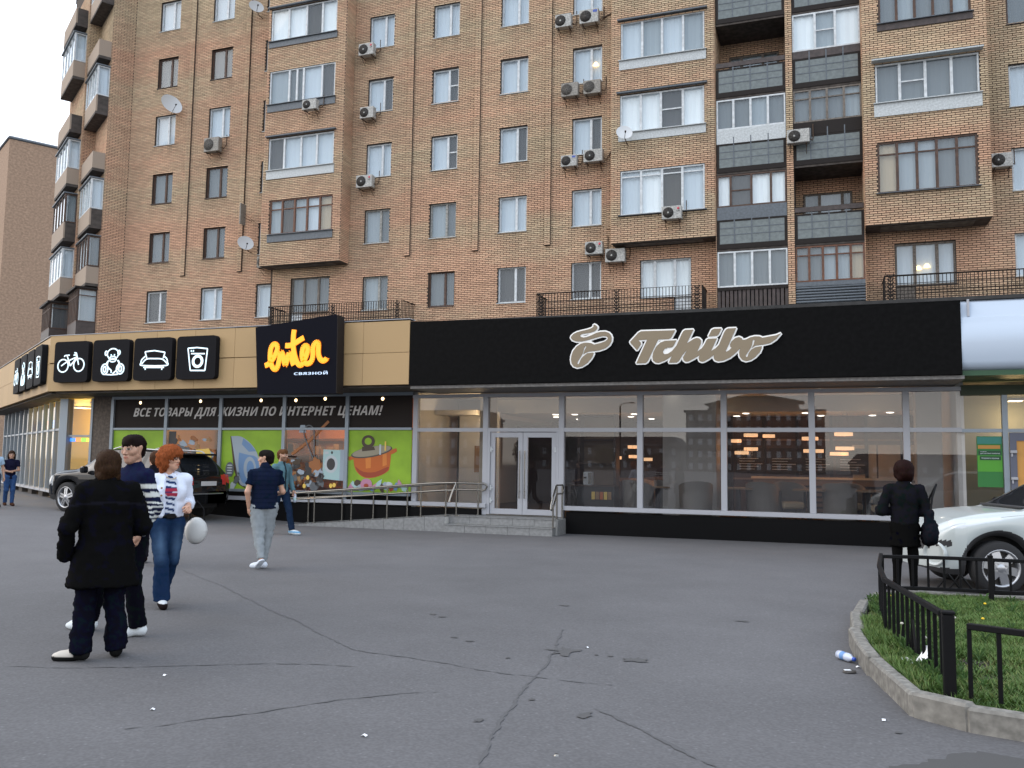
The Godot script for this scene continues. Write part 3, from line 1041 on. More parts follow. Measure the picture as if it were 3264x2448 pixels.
func far_buildings() -> void:
	# the plain end of another block beyond the corner
	var t := thing("apartment_building", "plain windowless brick block far off beyond the left corner", "building", Vector3(-97.5, 0, -60))
	var s := st()
	var u := Vector3(0.49, 0, -0.87)
	var v := Vector3(-0.87, 0, -0.49)
	var p := [Vector3.ZERO, u * 26.0, u * 26.0 + v * 30.0, v * 30.0]
	for i in 4:
		var a: Vector3 = p[i]
		var c: Vector3 = p[(i + 1) % 4]
		quad(s, a, c, c + Vector3(0, 42, 0), a + Vector3(0, 42, 0))
	put("wall", s, M.far_brick, t)
	var r := st()
	quad(r, p[0] + Vector3(0, 42, 0), p[3] + Vector3(0, 42, 0), p[2] + Vector3(0, 42, 0), p[1] + Vector3(0, 42, 0))
	put("roof", r, M.roof_felt, t)
	var e := st()
	for i in 4:
		var a: Vector3 = p[i]
		var c: Vector3 = p[(i + 1) % 4]
		tube(e, [a + Vector3(0, 42.1, 0), c + Vector3(0, 42.1, 0)], 0.22, 4)
	put("roof_edge", e, M.grey_sheet, t)
	# the other side of the square, which the shop windows mirror
	mat("stone", lin(0.12, 0.10, 0.082), 0.9, 0, M.blotch, 0.05)
	mat("pale_stone", lin(0.24, 0.22, 0.20), 0.9, 0, M.blotch, 0.05)
	mat("slate", lin(0.07, 0.05, 0.045), 0.8)
	mat("far_glass", lin(0.52, 0.55, 0.58), 0.3)
	var list := [
		["grey stone palace with a gabled top across the square", -34.0, -1.5, 200.0, 15.0, 14, 5, M.stone, true],
		["long pale building with arched windows across the square", -112.0, -84.0, 190.0, 13.0, 8, 3, M.pale_stone, false],
		["low red roofed house across the square, left of the palace", -84.0, -38.0, 215.0, 7.0, 14, 2, M.pale_stone, false],
		["low pale house across the square, right of the palace", 4.0, 45.0, 195.0, 2.6, 12, 1, M.pale_stone, false]]
	for q in list:
		var h := thing("stone_building", q[0], "building", Vector3((q[1] + q[2]) / 2, 0, q[3]))
		var w: float = q[2] - q[1]
		var w2 := w / 2.0
		var hs: float = q[4]
		var m := st()
		span(m, Vector3(-w2, 0, 0.5), Vector3(w2, hs, 14.0))
		span(m, Vector3(-w2 - 0.4, hs, -0.5), Vector3(w2 + 0.4, hs + 0.5, 14.4))
		for k in q[6]:
			span(m, Vector3(-w2 - 0.15, hs / q[6] * k, -0.1), Vector3(w2 + 0.15, hs / q[6] * k + 0.25, 0.5))
		put("wall", m, q[7], h)
		var win := st()
		for i in q[5]:
			for k in q[6]:
				var x: float = lerpf(-w2, w2, (i + 0.5) / q[5])
				var y: float = hs / q[6] * (k + 0.5)
				box(win, Vector3(x, y + 0.2, 0.47), Vector3(0.95, hs / q[6] * 0.5, 0.1))
		put("windows", win, M.far_glass, h, "stuff")
		var rf := st()
		if q[8]:
			plate(rf, PackedVector2Array([Vector2(-w2 * 0.68, hs + 0.5), Vector2(-w2 * 0.62, hs + 2.2), Vector2(0.0, hs + 4.4), Vector2(w2 * 0.62, hs + 2.8), Vector2(w2 * 0.66, hs + 0.5)]), 0.5, 8.0)
			plate(rf, PackedVector2Array([Vector2(-w2 * 0.72, hs + 2.0), Vector2(0.0, hs + 4.7), Vector2(w2 * 0.72, hs + 2.5), Vector2(w2 * 0.7, hs + 2.1), Vector2(0.0, hs + 4.2), Vector2(-w2 * 0.7, hs + 1.7)]), -0.3, 8.2)
		else:
			plate(rf, PackedVector2Array([Vector2(-w2 - 0.3, hs + 0.5), Vector2(-w2 + 1.5, hs + 2.4), Vector2(w2 - 1.5, hs + 2.4), Vector2(w2 + 0.3, hs + 0.5)]), 0.0, 13.0)
		put("roof", rf, M.slate if not q[8] else q[7], h)
	# street trees over there
	mat("bark", lin(0.06, 0.045, 0.035), 0.95)
	mat("leaf_dark", lin(0.03, 0.045, 0.018), 0.8)
	var leaf := st()
	tri(leaf, Vector3(-0.5, 0, 0), Vector3(0, 0.9, 0.1), Vector3(0.5, 0, 0))
	tri(leaf, Vector3(0, 0, -0.5), Vector3(0.1, 0.9, 0), Vector3(0, 0, 0.5))
	leaf.generate_normals()
	var lm := leaf.commit()
	lm.surface_set_material(0, M.leaf_dark)
	var spots := [[-58.0, 175.0, 7.6, 4.6], [-66.0, 172.0, 6.4, 4.0], [-49.0, 178.0, 5.4, 3.2], [-40.0, 170.0, 5.2, 3.4], [-35.5, 172.0, 4.2, 2.8], [14.0, 172.0, 3.6, 2.6]]
	for i in spots.size():
		var q: Array = spots[i]
		var o := thing("street_tree", "dark leafy tree across the square, number %d of the row seen mirrored in the cafe window" % (i + 1), "tree", Vector3(q[0], 0, q[1]), 0, "trees across the square")
		o.set_meta("label", ["tall wide dark tree across the square, tallest of the mirrored row", "wide dark tree at the left end of the mirrored row", "middling dark tree third from the left in the mirrored row", "dark tree fourth from the left, just left of the palace", "small dark tree touching the left side of the palace", "small lone tree right of the palace across the square"][i])
		var k := st()
		tube(k, [Vector3(0, 0, 0), Vector3(0.1, q[2] * 0.5, 0), Vector3(-0.2, q[2] * 0.8, 0.2)], [0.25, 0.18, 0.08], 7)
		for j in 5:
			var a := TAU * j / 5.0
			tube(k, [Vector3(0.1, q[2] * 0.45, 0), Vector3(cos(a) * q[3] * 0.35, q[2] * 0.75, sin(a) * q[3] * 0.35)], [0.1, 0.03], 5)
		put("trunk", k, M.bark, o)
		var where := []
		for j in 900:
			var p3 := Vector3(rng.randfn(), rng.randfn() * 0.8, rng.randfn()).normalized() * pow(rng.randf(), 0.4)
			p3 *= 1.0 + wob.get_noise_3dv(p3 * 2.0 + Vector3(i, 0, 0)) * 0.5
			where.append(Transform3D(Basis(Vector3(rng.randfn(), rng.randfn(), rng.randfn()).normalized(), rng.randf() * TAU).scaled(Vector3.ONE * rng.randf_range(0.35, 0.7)), Vector3(p3.x * q[3] * 0.75, q[2] * 0.66 + p3.y * q[2] * 0.38, p3.z * q[3] * 0.75)))
		copies("crown", lm, where, [], o)
	var lp := thing("lamp_post", "tall dark lamp post on the square, mirrored in the cafe window", "lamp post", Vector3(-25.3, 0, 90))
	var s3 := st()
	tube(s3, [Vector3.ZERO, Vector3(0, 9.2, 0)], [0.16, 0.1], 8)
	put("post", s3, M.dark_metal, lp)
	var s4 := st()
	tube(s4, [Vector3(0, 9.0, 0), Vector3(0.2, 9.4, 0), Vector3(1.2, 9.6, 0)], 0.05, 6)
	soft_box(s4, Vector3(1.5, 9.58, 0), Vector3(0.7, 0.16, 0.3), 0.05)
	put("lamp_arm", s4, M.dark_metal, lp)


func decal(parent: Node, called: String, pg: PackedVector2Array, m: Material, layer: int, xf := Transform3D()) -> MeshInstance3D:
	var s := st()
	plate(s, pg, 0.0, 0.0016, xf.translated_local(Vector3(0, 0, 0.004 + layer * 0.002)), false)
	return put(called, s, m, parent)


func flat(called: String, r: float, g: float, b: float) -> StandardMaterial3D:
	return M[called] if M.has(called) else mat(called, lin(r, g, b), 0.55)


# lettering scaled to fill a box on a surface
func lettering(parent: Node, called: String, words: String, m: Material, x0: float, y0: float, x1: float, y1: float, z: float, slant := 0.0, turn := 0.0, font := "Droid Sans", deep := 0.004) -> MeshInstance3D:
	var t := text_mesh(words, 1.0, deep, m, font)
	var a := t.get_aabb()
	var sx := (x1 - x0) / (a.size.x + absf(slant) * a.size.y)
	var sy := (y1 - y0) / a.size.y
	var o := MeshInstance3D.new()
	o.name = called
	o.mesh = t
	var bs := Basis(Vector3(sx, 0, 0), Vector3(slant * sx, sy, 0), Vector3(0, 0, 1))
	var r := Basis(Vector3.BACK, turn)
	var c := Vector3((x0 + x1) / 2, (y0 + y1) / 2, z)
	o.transform = Transform3D(r * bs, c - r * (bs * (a.position + a.size / 2.0)))
	(parent if parent else self).add_child(o, true)
	return o


func shops() -> void:
	var podium := thing("shop_podium", "flat roofed single storey shop row built out in front of the block", "building")
	panel(podium, "roof", Transform3D(), Vector3(-20.6, 4.86, -14.0), Vector3(16.0, 4.93, 1.38), M.roof_felt)
	panel(podium, "ceiling_slab", Transform3D(), Vector3(-20.0, 3.42, -9.2), Vector3(16.0, 3.6, -0.1), M.concrete)
	panel(podium, "floor_slab", Transform3D(), Vector3(-19.55, -0.3, -9.2), Vector3(16.0, 0.36, -0.08), M.concrete)
	panel(podium, "rear_wall", Transform3D(), Vector3(-27.0, 0.0, -9.4), Vector3(16.0, 4.86, -9.2), M.dark_concrete)
	cafe_front()
	store_front()
	corner_shop()
	bank_front()


func cafe_front() -> void:
	var c := thing("coffee_shop", "coffee shop front of grey framed full height glass over a black stone plinth", "shop")
	var mull := [-9.83, -7.93, -6.0, -4.125, -2.245, -0.395, 1.465]
	panel(c, "floor", Transform3D(), Vector3(-9.8, 0.361, -9.2), Vector3(2.45, 0.37, -0.1), flat("cafe_floor", 0.10, 0.075, 0.055))
	panel(c, "side_wall", Transform3D(), Vector3(-9.95, 0.36, -9.2), Vector3(-9.82, 3.42, -0.06), M.plaster)
	panel(c, "side_wall", Transform3D(), Vector3(2.42, 0.36, -9.2), Vector3(2.56, 3.42, -0.06), M.plaster)
	panel(c, "rear_wall", Transform3D(), Vector3(-9.8, 0.36, -7.6), Vector3(2.42, 3.4, -7.5), flat("cafe_wall", 0.05, 0.03, 0.02))
	panel(c, "ceiling", Transform3D(), Vector3(-9.8, 3.36, -7.5), Vector3(2.42, 3.41, -0.1), M.plaster)
	# a lowered ceiling step with its bright edge
	panel(c, "ceiling_step", Transform3D(), Vector3(-9.8, 2.98, -7.5), Vector3(2.42, 3.355, -2.6), M.plaster)
	panel(c, "ceiling_step", Transform3D(), Vector3(-9.8, 2.86, -7.5), Vector3(-8.6, 2.98, -1.0), M.plaster)
	panel(c, "plinth", Transform3D(), Vector3(-5.86, -0.2, -0.3), Vector3(2.42, 0.5, 0.1), M.black_stone)
	panel(c, "plinth", Transform3D(), Vector3(-9.93, -0.2, -0.3), Vector3(-8.0, 0.5, 0.1), M.black_stone)
	var sill := st()
	soft_box(sill, Vector3(-1.72, 0.59, 0.02), Vector3(8.4, 0.1, 0.26), 0.008)
	put("window_ledge", sill, M.frame_grey, c)
	var sill2 := st()
	soft_box(sill2, Vector3(-8.9, 0.59, 0.02), Vector3(2.06, 0.1, 0.26), 0.008)
	put("window_ledge", sill2, M.frame_grey, c)
	for i in mull.size():
		var m := st()
		var low := 0.64
		if i == 1 or i == 2:
			low = 0.37
		soft_box(m, Vector3(mull[i], (low + 3.3) / 2, 0), Vector3(0.13, 3.3 - low, 0.14), 0.006)
		put("mullion", m, M.frame_grey, c)
	for i in mull.size():
		var xa: float = mull[i] + 0.065
		var xb: float = mull[i + 1] - 0.065 if i < 6 else 2.5
		var t := st()
		span(t, Vector3(xa, 2.375, -0.06), Vector3(xb, 2.465, 0.06))
		put("transom", t, M.frame_grey, c)
		for r in [[2.465, 3.22], [0.64, 2.375]]:
			if i == 1 and r[0] < 1.0:
				continue
			var p := st()
			quad(p, Vector3(xa, r[0], 0), Vector3(xa, r[1], 0), Vector3(xb, r[1], 0), Vector3(xb, r[0], 0))
			quad(p, Vector3(xa, r[0], -0.028), Vector3(xa, r[1], -0.028), Vector3(xb, r[1], -0.028), Vector3(xb, r[0], -0.028))
			put("pane", p, M.shop_glass, c)
	panel(c, "head_frame", Transform3D(), Vector3(-9.9, 3.22, -0.09), Vector3(2.5, 3.3, 0.09), M.frame_grey)
	panel(c, "soffit", Transform3D(), Vector3(-9.3, 3.33, -0.1), Vector3(2.4, 3.4, 1.44), M.soffit)
	panel(c, "fascia_core", Transform3D(), Vector3(-9.3, 3.41, 1.2), Vector3(2.3, 4.84, 1.4), M.dark_concrete)
	# the entrance: a pair of glazed doors with long bar handles
	var xs := [-7.8, -6.965, -6.12]
	panel(c, "door_jamb", Transform3D(), Vector3(-7.865, 0.38, -0.07), Vector3(-7.8, 2.375, 0.07), M.frame_grey)
	panel(c, "door_jamb", Transform3D(), Vector3(-6.12, 0.38, -0.07), Vector3(-6.065, 2.375, 0.07), M.frame_grey)
	panel(c, "threshold", Transform3D(), Vector3(-7.865, 0.371, -0.1), Vector3(-6.065, 0.39, 0.1), M.steel)
	for i in 2:
		var a: float = xs[i] + 0.005
		var b: float = xs[i + 1] - 0.005
		var d := st()
		var z0 := -0.03
		var z1 := 0.035
		span(d, Vector3(a, 0.4, z0), Vector3(a + 0.115, 2.36, z1))
		span(d, Vector3(b - 0.115, 0.4, z0), Vector3(b, 2.36, z1))
		span(d, Vector3(a + 0.115, 0.4, z0), Vector3(b - 0.115, 0.53, z1 - 0.002))
		span(d, Vector3(a + 0.115, 2.24, z0), Vector3(b - 0.115, 2.36, z1 - 0.002))
		var door := put("door", d, M.frame_grey, c)
		var p := st()
		quad(p, Vector3(a + 0.115, 0.53, 0), Vector3(a + 0.115, 2.24, 0), Vector3(b - 0.115, 2.24, 0), Vector3(b - 0.115, 0.53, 0))
		put("pane", p, M.shop_glass, door)
		var hx: float = b - 0.06 if i == 0 else a + 0.06
		var h := st()
		tube(h, [Vector3(hx, 0.78, 0.09), Vector3(hx, 1.92, 0.09)], 0.014, 8)
		for y in [0.95, 1.75]:
			tube(h, [Vector3(hx, y, 0.03), Vector3(hx, y, 0.09)], 0.009, 6)
		put("door_handle", h, M.steel, door)
		for y in [0.72, 1.02, 1.95]:
			var g := st()
			var gx: float = a + 0.02 if i == 0 else b - 0.02
			soft_box(g, Vector3(gx, y, 0.055), Vector3(0.035, 0.13, 0.04), 0.006)
			soft_box(g, Vector3(gx + 0.02, y, 0.05), Vector3(0.07, 0.03, 0.03), 0.005)
			put("hinge", g, M.white_plastic, door)


func store_front() -> void:
	var c := thing("household_store", "store front with a slogan band and green picture windows", "shop")
	var mull := [-19.56, -17.63, -15.77, -13.72, -11.8, -9.96]
	flat("store_wall", 0.40, 0.17, 0.06)
	flat("store_floor", 0.20, 0.16, 0.12)
	panel(c, "rear_wall", Transform3D(), Vector3(-19.5, 0.36, -5.1), Vector3(-9.96, 3.4, -5.0), M.store_wall)
	panel(c, "floor", Transform3D(), Vector3(-19.5, 0.361, -5.0), Vector3(-9.96, 0.37, -0.1), M.store_floor)
	panel(c, "ceiling", Transform3D(), Vector3(-19.5, 3.36, -5.0), Vector3(-9.96, 3.41, -0.1), M.store_wall)
	panel(c, "plinth", Transform3D(), Vector3(-19.5, -0.2, -0.3), Vector3(-9.94, 0.5, 0.1), M.black_stone)
	panel(c, "low_wall", Transform3D(), Vector3(-19.55, 0.3, -0.2), Vector3(-9.93, 0.8, -0.101), M.dark_concrete)
	panel(c, "head_frame", Transform3D(), Vector3(-19.6, 3.3, -0.09), Vector3(-9.92, 3.42, 0.05), M.frame_blue)
	panel(c, "window_ledge", Transform3D(), Vector3(-17.2, 0.54, -0.1), Vector3(-9.95, 0.64, 0.14), M.frame_grey)
	panel(c, "lower_band", Transform3D(), Vector3(-19.5, 0.641, -0.05), Vector3(-9.97, 0.76, 0.04), M.black_panel)
	for i in mull.size() - 1:
		var m := st()
		span(m, Vector3(mull[i] - 0.05, 0.62, -0.06), Vector3(mull[i] + 0.05, 3.3, 0.06))
		put("mullion", m, M.frame_blue, c)
		var xa: float = mull[i] + 0.05
		var xb: float = mull[i + 1] - (0.05 if i < 4 else -0.02)
		panel(c, "transom", Transform3D(), Vector3(xa, 2.42, -0.05), Vector3(xb, 2.48, 0.05), M.frame_blue)
		panel(c, "bottom_rail", Transform3D(), Vector3(xa, 0.76, -0.05), Vector3(xb, 0.83, 0.05), M.frame_blue)
		var p := st()
		quad(p, Vector3(xa, 2.48, 0), Vector3(xa, 3.3, 0), Vector3(xb, 3.3, 0), Vector3(xb, 2.48, 0))
		put("pane", p, M.shop_glass, c)
		var f := st()
		quad(f, Vector3(xa, 2.48, 0.002), Vector3(xa, 3.3, 0.002), Vector3(xb, 3.3, 0.002), Vector3(xb, 2.48, 0.002))
		put("black_film", f, M.film_black, c)
		p = st()
		quad(p, Vector3(xa, 0.83, 0), Vector3(xa, 2.42, 0), Vector3(xb, 2.42, 0), Vector3(xb, 0.83, 0))
		put("pane", p, M.shop_glass, c)
		if i % 2 == 0:
			f = st()
			quad(f, Vector3(xa, 0.83, 0.002), Vector3(xa, 2.42, 0.002), Vector3(xb, 2.42, 0.002), Vector3(xb, 0.83, 0.002))
			put("green_film", f, M.film_green, c)
	lettering(c, "slogan_lettering", "ВСЕ ТОВАРЫ ДЛЯ ЖИЗНИ ПО ИНТЕРНЕТ ЦЕНАМ!", M.film_letter, -18.85, 2.73, -10.78, 3.05, 0.007, 0.28)
	# little downlights that show through the dark band
	var spot := glow("spot_glow", lin(1.0, 0.72, 0.38), 2.0)
	for q in [[-18.6, 3.2], [-16.5, 3.22], [-14.5, 3.22], [-13.4, 3.21], [-12.5, 3.24], [-10.8, 3.22]]:
		var s := st()
		lathe(s, [[0.0, 0.012], [0.035, 0.008], [0.045, 0.0], [0.0, 0.0]], 10, Transform3D(Basis(Vector3.RIGHT, PI / 2), Vector3(q[0], q[1], 0.004)))
		put("spot_lamp", s, spot, c)
	window_pictures(c)
	# goods and shelves behind the clear panes
	var sh := st()
	for x in [-18.5, -16.7, -14.9, -13.0, -11.2]:
		for y in [0.8, 1.3, 1.8, 2.3]:
			span(sh, Vector3(x - 0.85, y, -4.9), Vector3(x + 0.85, y + 0.03, -4.45))
		span(sh, Vector3(x - 0.9, 0.37, -4.9), Vector3(x - 0.86, 2.6, -4.45))
	put("wall_shelves", sh, flat("shelf_wood", 0.12, 0.06, 0.03), c)
	var gd := st()
	for i in 90:
		var w := rng.randf_range(0.08, 0.28)
		var hh := rng.randf_range(0.1, 0.36)
		var y: float = [0.83, 1.33, 1.83][i % 3]
		box(gd, Vector3(rng.randf_range(-19.2, -10.4), y + hh / 2, -4.62), Vector3(w, hh, 0.25))
	put("boxed_goods", gd, flat("goods", 0.22, 0.17, 0.12), c, "stuff")
	for q in [[-16.7, -2.0], [-12.8, -2.0], [-14.6, -3.4]]:
		shop_lamp("ceiling_lamp", "square white ceiling lamp in the household store, %s" % ["over the left clear window", "over the washing machine picture", "towards the rear wall"][[-16.7, -12.8, -14.6].find(q[0])], Vector3(q[0], 3.35, q[1]), 0.55, Color(1.0, 0.72, 0.42), 1.0)


func shop_lamp(called: String, label: String, at: Vector3, wide: float, col: Color, power: float) -> void:
	var t := thing(called, label, "ceiling lamp", at)
	var s := st()
	span(s, Vector3(-wide / 2, -0.05, -wide / 2), Vector3(wide / 2, 0.0, wide / 2))
	put("lamp_box", s, M.white_plastic, t)
	var g := st()
	span(g, Vector3(-wide / 2 + 0.03, -0.062, -wide / 2 + 0.03), Vector3(wide / 2 - 0.03, -0.051, wide / 2 - 0.03))
	var gm: StandardMaterial3D = M["lamp_face"] if M.has("lamp_face") else glow("lamp_face", lin(1.0, 0.86, 0.62), 1.6)
	put("lamp_diffuser", g, gm, t)
	var l := OmniLight3D.new()
	l.name = "lamp_light"
	l.light_color = col
	l.light_energy = power
	l.light_size = wide / 2
	l.omni_range = 14.0
	l.omni_attenuation = 2.0
	l.shadow_enabled = true
	l.position = Vector3(0, -0.45, 0)
	t.add_child(l, true)


# printed pictures stuck on the panes: casserole, iron, television, and the clutter along the foot
func window_pictures(c: Node) -> void:
	flat("orange_print", 0.46, 0.105, 0.012)
	flat("orange_light", 0.60, 0.19, 0.03)
	flat("red_print", 0.30, 0.045, 0.012)
	flat("lid_print", 0.28, 0.25, 0.18)
	flat("lid_rim", 0.07, 0.06, 0.05)
	flat("brown_print", 0.055, 0.035, 0.02)
	flat("steel_print", 0.30, 0.36, 0.42)
	flat("blue_print", 0.13, 0.24, 0.42)
	flat("pale_print", 0.45, 0.50, 0.52)
	flat("mint_print", 0.34, 0.50, 0.50)
	flat("grey_print", 0.10, 0.11, 0.12)
	flat("dark_print", 0.035, 0.033, 0.033)
	flat("pink_print", 0.45, 0.20, 0.30)
	flat("tan_print", 0.30, 0.17, 0.07)
	flat("yellow_print", 0.75, 0.52, 0.10)
	flat("rust_print", 0.30, 0.11, 0.03)
	var o := Vector2(-11.75, 0.83)
	var pot := thing("window_picture", "picture of an orange lidded casserole on the right green pane", "window picture", Vector3.ZERO)
	decal(pot, "pot_body", smooth_line(poly([0.14, 0.92, 0.18, 0.66, 0.27, 0.50, 0.45, 0.38, 0.66, 0.36, 0.92, 0.42, 1.12, 0.52, 1.20, 0.64, 1.22, 1.10, 1.0, 1.02, 0.6, 0.92, 0.14, 0.92], 1.0, o), 3), M.orange_print, 0)
	decal(pot, "pot_shade", smooth_line(poly([0.2, 0.66, 0.30, 0.50, 0.45, 0.40, 0.66, 0.375, 0.92, 0.43, 1.12, 0.54, 1.16, 0.66, 0.8, 0.52, 0.45, 0.52, 0.2, 0.66], 1.0, o), 3), M.red_print, 1)
	decal(pot, "pot_gleam", poly([0.5, 0.86, 0.66, 0.9, 0.66, 0.62, 0.52, 0.60], 1.0, o), M.orange_light, 1)
	decal(pot, "pot_gleam", poly([0.99, 0.98, 1.10, 1.02, 1.12, 0.7, 1.0, 0.66], 1.0, o), M.orange_light, 1)
	decal(pot, "pot_handle", poly([0.0, 0.90, 0.15, 0.92, 0.15, 0.83, 0.02, 0.80], 1.0, o), M.orange_print, 1)
	decal(pot, "pot_handle", poly([1.2, 1.08, 1.38, 1.13, 1.40, 1.05, 1.32, 1.0, 1.21, 0.96], 1.0, o), M.orange_print, 1)
	decal(pot, "lid_rim", ellipse(o + Vector2(0.67, 1.03), Vector2(0.60, 0.135), 28, 0.17), M.lid_rim, 2)
	decal(pot, "lid", ellipse(o + Vector2(0.67, 1.045), Vector2(0.565, 0.115), 28, 0.17), M.lid_print, 3)
	decal(pot, "lid_knob", ellipse(o + Vector2(0.57, 1.29), Vector2(0.19, 0.17), 20), M.brown_print, 4)
	decal(pot, "lid_knob_hole", ellipse(o + Vector2(0.57, 1.30), Vector2(0.105, 0.09), 16), M.film_green, 5)
	decal(pot, "lid_knob_foot", poly([0.40, 1.16, 0.74, 1.16, 0.78, 1.08, 0.40, 1.04], 1.0, o), M.brown_print, 5)
	decal(pot, "candle", poly([0.90, 0.96, 0.95, 0.96, 0.95, 1.22, 0.90, 1.22], 1.0, o), M.pale_print, 6)
	decal(pot, "candle", poly([1.05, 1.06, 1.09, 1.06, 1.09, 1.30, 1.05, 1.30], 1.0, o), M.yellow_print, 6)
	o = Vector2(-15.72, 0.83)
	var iron := thing("window_picture", "picture of a big blue steam iron on the middle green pane", "window picture", Vector3.ZERO)
	decal(iron, "iron_sole", poly([0.27, 1.42, 0.36, 1.42, 0.62, 0.35, 0.86, 0.0, 0.60, 0.12, 0.42, 0.55], 1.0, o), M.brown_print, 0)
	decal(iron, "iron_body", smooth_line(poly([0.30, 1.42, 0.62, 1.41, 0.92, 1.24, 1.14, 1.0, 1.28, 0.62, 1.18, 0.30, 0.92, 0.10, 0.66, 0.12, 0.52, 0.5, 0.40, 1.0, 0.30, 1.42], 1.0, o), 3), M.steel_print, 1)
	decal(iron, "iron_shade", smooth_line(poly([0.58, 0.98, 0.86, 0.92, 1.14, 0.86, 1.24, 0.6, 1.14, 0.32, 0.9, 0.15, 0.7, 0.2, 0.58, 0.6, 0.58, 0.98], 1.0, o), 3), M.blue_print, 2)
	decal(iron, "iron_dial", ellipse(o + Vector2(0.95, 0.55), Vector2(0.2, 0.32), 20, 0.1), M.steel_print, 3)
	decal(iron, "iron_dial", ellipse(o + Vector2(0.97, 0.54), Vector2(0.12, 0.22), 18, 0.1), M.blue_print, 4)
	decal(iron, "iron_top", poly([0.70, 1.36, 0.95, 1.2, 1.12, 1.02, 0.9, 1.0, 0.66, 1.2], 1.0, o), M.blue_print, 3)
	o = Vector2(-19.5, 0.83)
	var tv := thing("window_picture", "picture of a grey television on the left green pane", "window picture", Vector3.ZERO)
	decal(tv, "screen_case", poly([0.75, 0.9, 1.15, 0.95, 1.6, 0.84, 1.62, 0.4, 0.75, 0.4], 1.0, o), M.grey_print, 0)
	decal(tv, "screen", poly([0.80, 0.82, 1.15, 0.86, 1.5, 0.76, 1.5, 0.46, 0.80, 0.46], 1.0, o), M.mint_print, 1)
	var wash := thing("window_picture", "picture of a mint white washing machine on the right clear pane", "window picture", Vector3.ZERO)
	o = Vector2(-13.66, 0.83)
	decal(wash, "side", poly([1.66, 1.08, 1.80, 1.08, 1.80, 0.28, 1.64, 0.28], 1.0, o), M.steel_print, 0)
	decal(wash, "front", poly([1.16, 1.08, 1.67, 1.07, 1.66, 0.28, 1.15, 0.32], 1.0, o), M.mint_print, 1)
	decal(wash, "door_ring", ellipse(o + Vector2(1.40, 0.70), Vector2(0.20, 0.23), 24), M.pale_print, 2)
	decal(wash, "door_glass", ellipse(o + Vector2(1.40, 0.70), Vector2(0.125, 0.155), 20), M.dark_print, 3)
	decal(wash, "drawer", poly([1.2, 1.03, 1.32, 1.03, 1.32, 0.96, 1.2, 0.96], 1.0, o), M.pale_print, 2)
	decal(wash, "dial", ellipse(o + Vector2(1.42, 1.0), Vector2(0.03, 0.04), 10), M.dark_print, 2)
	# heaps of printed household things
	var heap := thing("window_picture", "picture of heaped tools and a vacuum hose on the right clear pane", "window picture", Vector3.ZERO)
	var tones := [M.dark_print, M.grey_print, M.brown_print, M.rust_print, M.grey_print, M.steel_print, M.dark_print, M.tan_print]
	for i in 46:
		var x := rng.randf_range(0.12, 1.12)
		var y := rng.randf_range(0.05, 0.9 - absf(x - 0.55) * 0.4)
		decal(heap, "printed_thing", blob(o + Vector2(x, y), rng.randf_range(0.06, 0.2), i), tones[i % tones.size()], i % 7)
	var pl := st()
	stroke(pl, poly([0.2, 0.95, 0.75, 1.32, 1.3, 1.82], 1.0, o), 0.075, 0.020, 0.022)
	put("printed_plank", pl, M.rust_print, heap)
	var ho := st()
	stroke(ho, smooth_line(poly([0.86, 0.85, 0.66, 1.25, 0.56, 1.5, 0.62, 1.68, 0.76, 1.70, 0.86, 1.58, 0.88, 1.3, 0.9, 0.9], 1.0, o), 4), 0.035, 0.023, 0.025)
	put("printed_hose", ho, M.grey_print, heap)
	decal(heap, "printed_shade", poly([0.4, 1.52, 0.62, 1.52, 0.58, 1.72, 0.44, 1.72], 1.0, o), M.steel_print, 5)
	for q in [[0.72, 0.34], [1.42, 0.14], [1.52, 0.16], [0.62, 0.12]]:
		decal(heap, "printed_lamp", ellipse(o + Vector2(q[0], q[1]), Vector2(0.05, 0.06), 10), M.yellow_print, 8)
	var heap2 := thing("window_picture", "picture of jumbled sports things with a yellow bag on the left clear pane", "window picture", Vector3.ZERO)
	o = Vector2(-17.58, 0.83)
	decal(heap2, "printed_post", poly([0.05, 1.55, 0.3, 1.55, 0.28, 0.5, 0.05, 0.5], 1.0, o), M.dark_print, 0)
	for i in 40:
		decal(heap2, "printed_thing", blob(o + Vector2(rng.randf_range(0.25, 1.7), rng.randf_range(0.3, 1.45)), rng.randf_range(0.06, 0.19), i + 60), [M.grey_print, M.steel_print, M.rust_print, M.dark_print, M.tan_print][i % 5], i % 7)
	decal(heap2, "printed_bag", poly([1.02, 1.05, 1.45, 1.08, 1.55, 0.9, 1.52, 0.6, 1.05, 0.62], 1.0, o), M.yellow_print, 8)
	decal(heap2, "printed_ball", ellipse(o + Vector2(0.52, 0.95), Vector2(0.19, 0.2), 18), M.grey_print, 8)
	var toys := thing("window_picture", "picture of toys and small tools along the foot of the right green pane", "window picture", Vector3.ZERO)
	o = Vector2(-11.75, 0.83)
	for i in 16:
		var m: Material = [M.pink_print, M.mint_print, M.brown_print, M.steel_print, M.pale_print, M.red_print, M.blue_print][i % 7]
		decal(toys, "printed_thing", blob(o + Vector2(0.1 + i * 0.1, 0.12 + 0.05 * (i % 3)), 0.15, i + 110), m, i % 5)
	decal(toys, "printed_pig", ellipse(o + Vector2(0.55, 0.2), Vector2(0.17, 0.15), 18), M.pink_print, 7)
	decal(toys, "printed_pig", ellipse(o + Vector2(0.55, 0.17), Vector2(0.07, 0.05), 12), M.red_print, 8)
	var hb := thing("window_picture", "picture of a hairbrush and mixer at the left of the middle green pane", "window picture", Vector3.ZERO)
	o = Vector2(-15.72, 0.83)
	for i in 12:
		decal(hb, "printed_thing", blob(o + Vector2(0.05 + (i % 6) * 0.12, 0.08 + 0.16 * (i % 3)), 0.15, i + 150), [M.grey_print, M.pale_print, M.brown_print, M.steel_print][i % 4], i % 5)
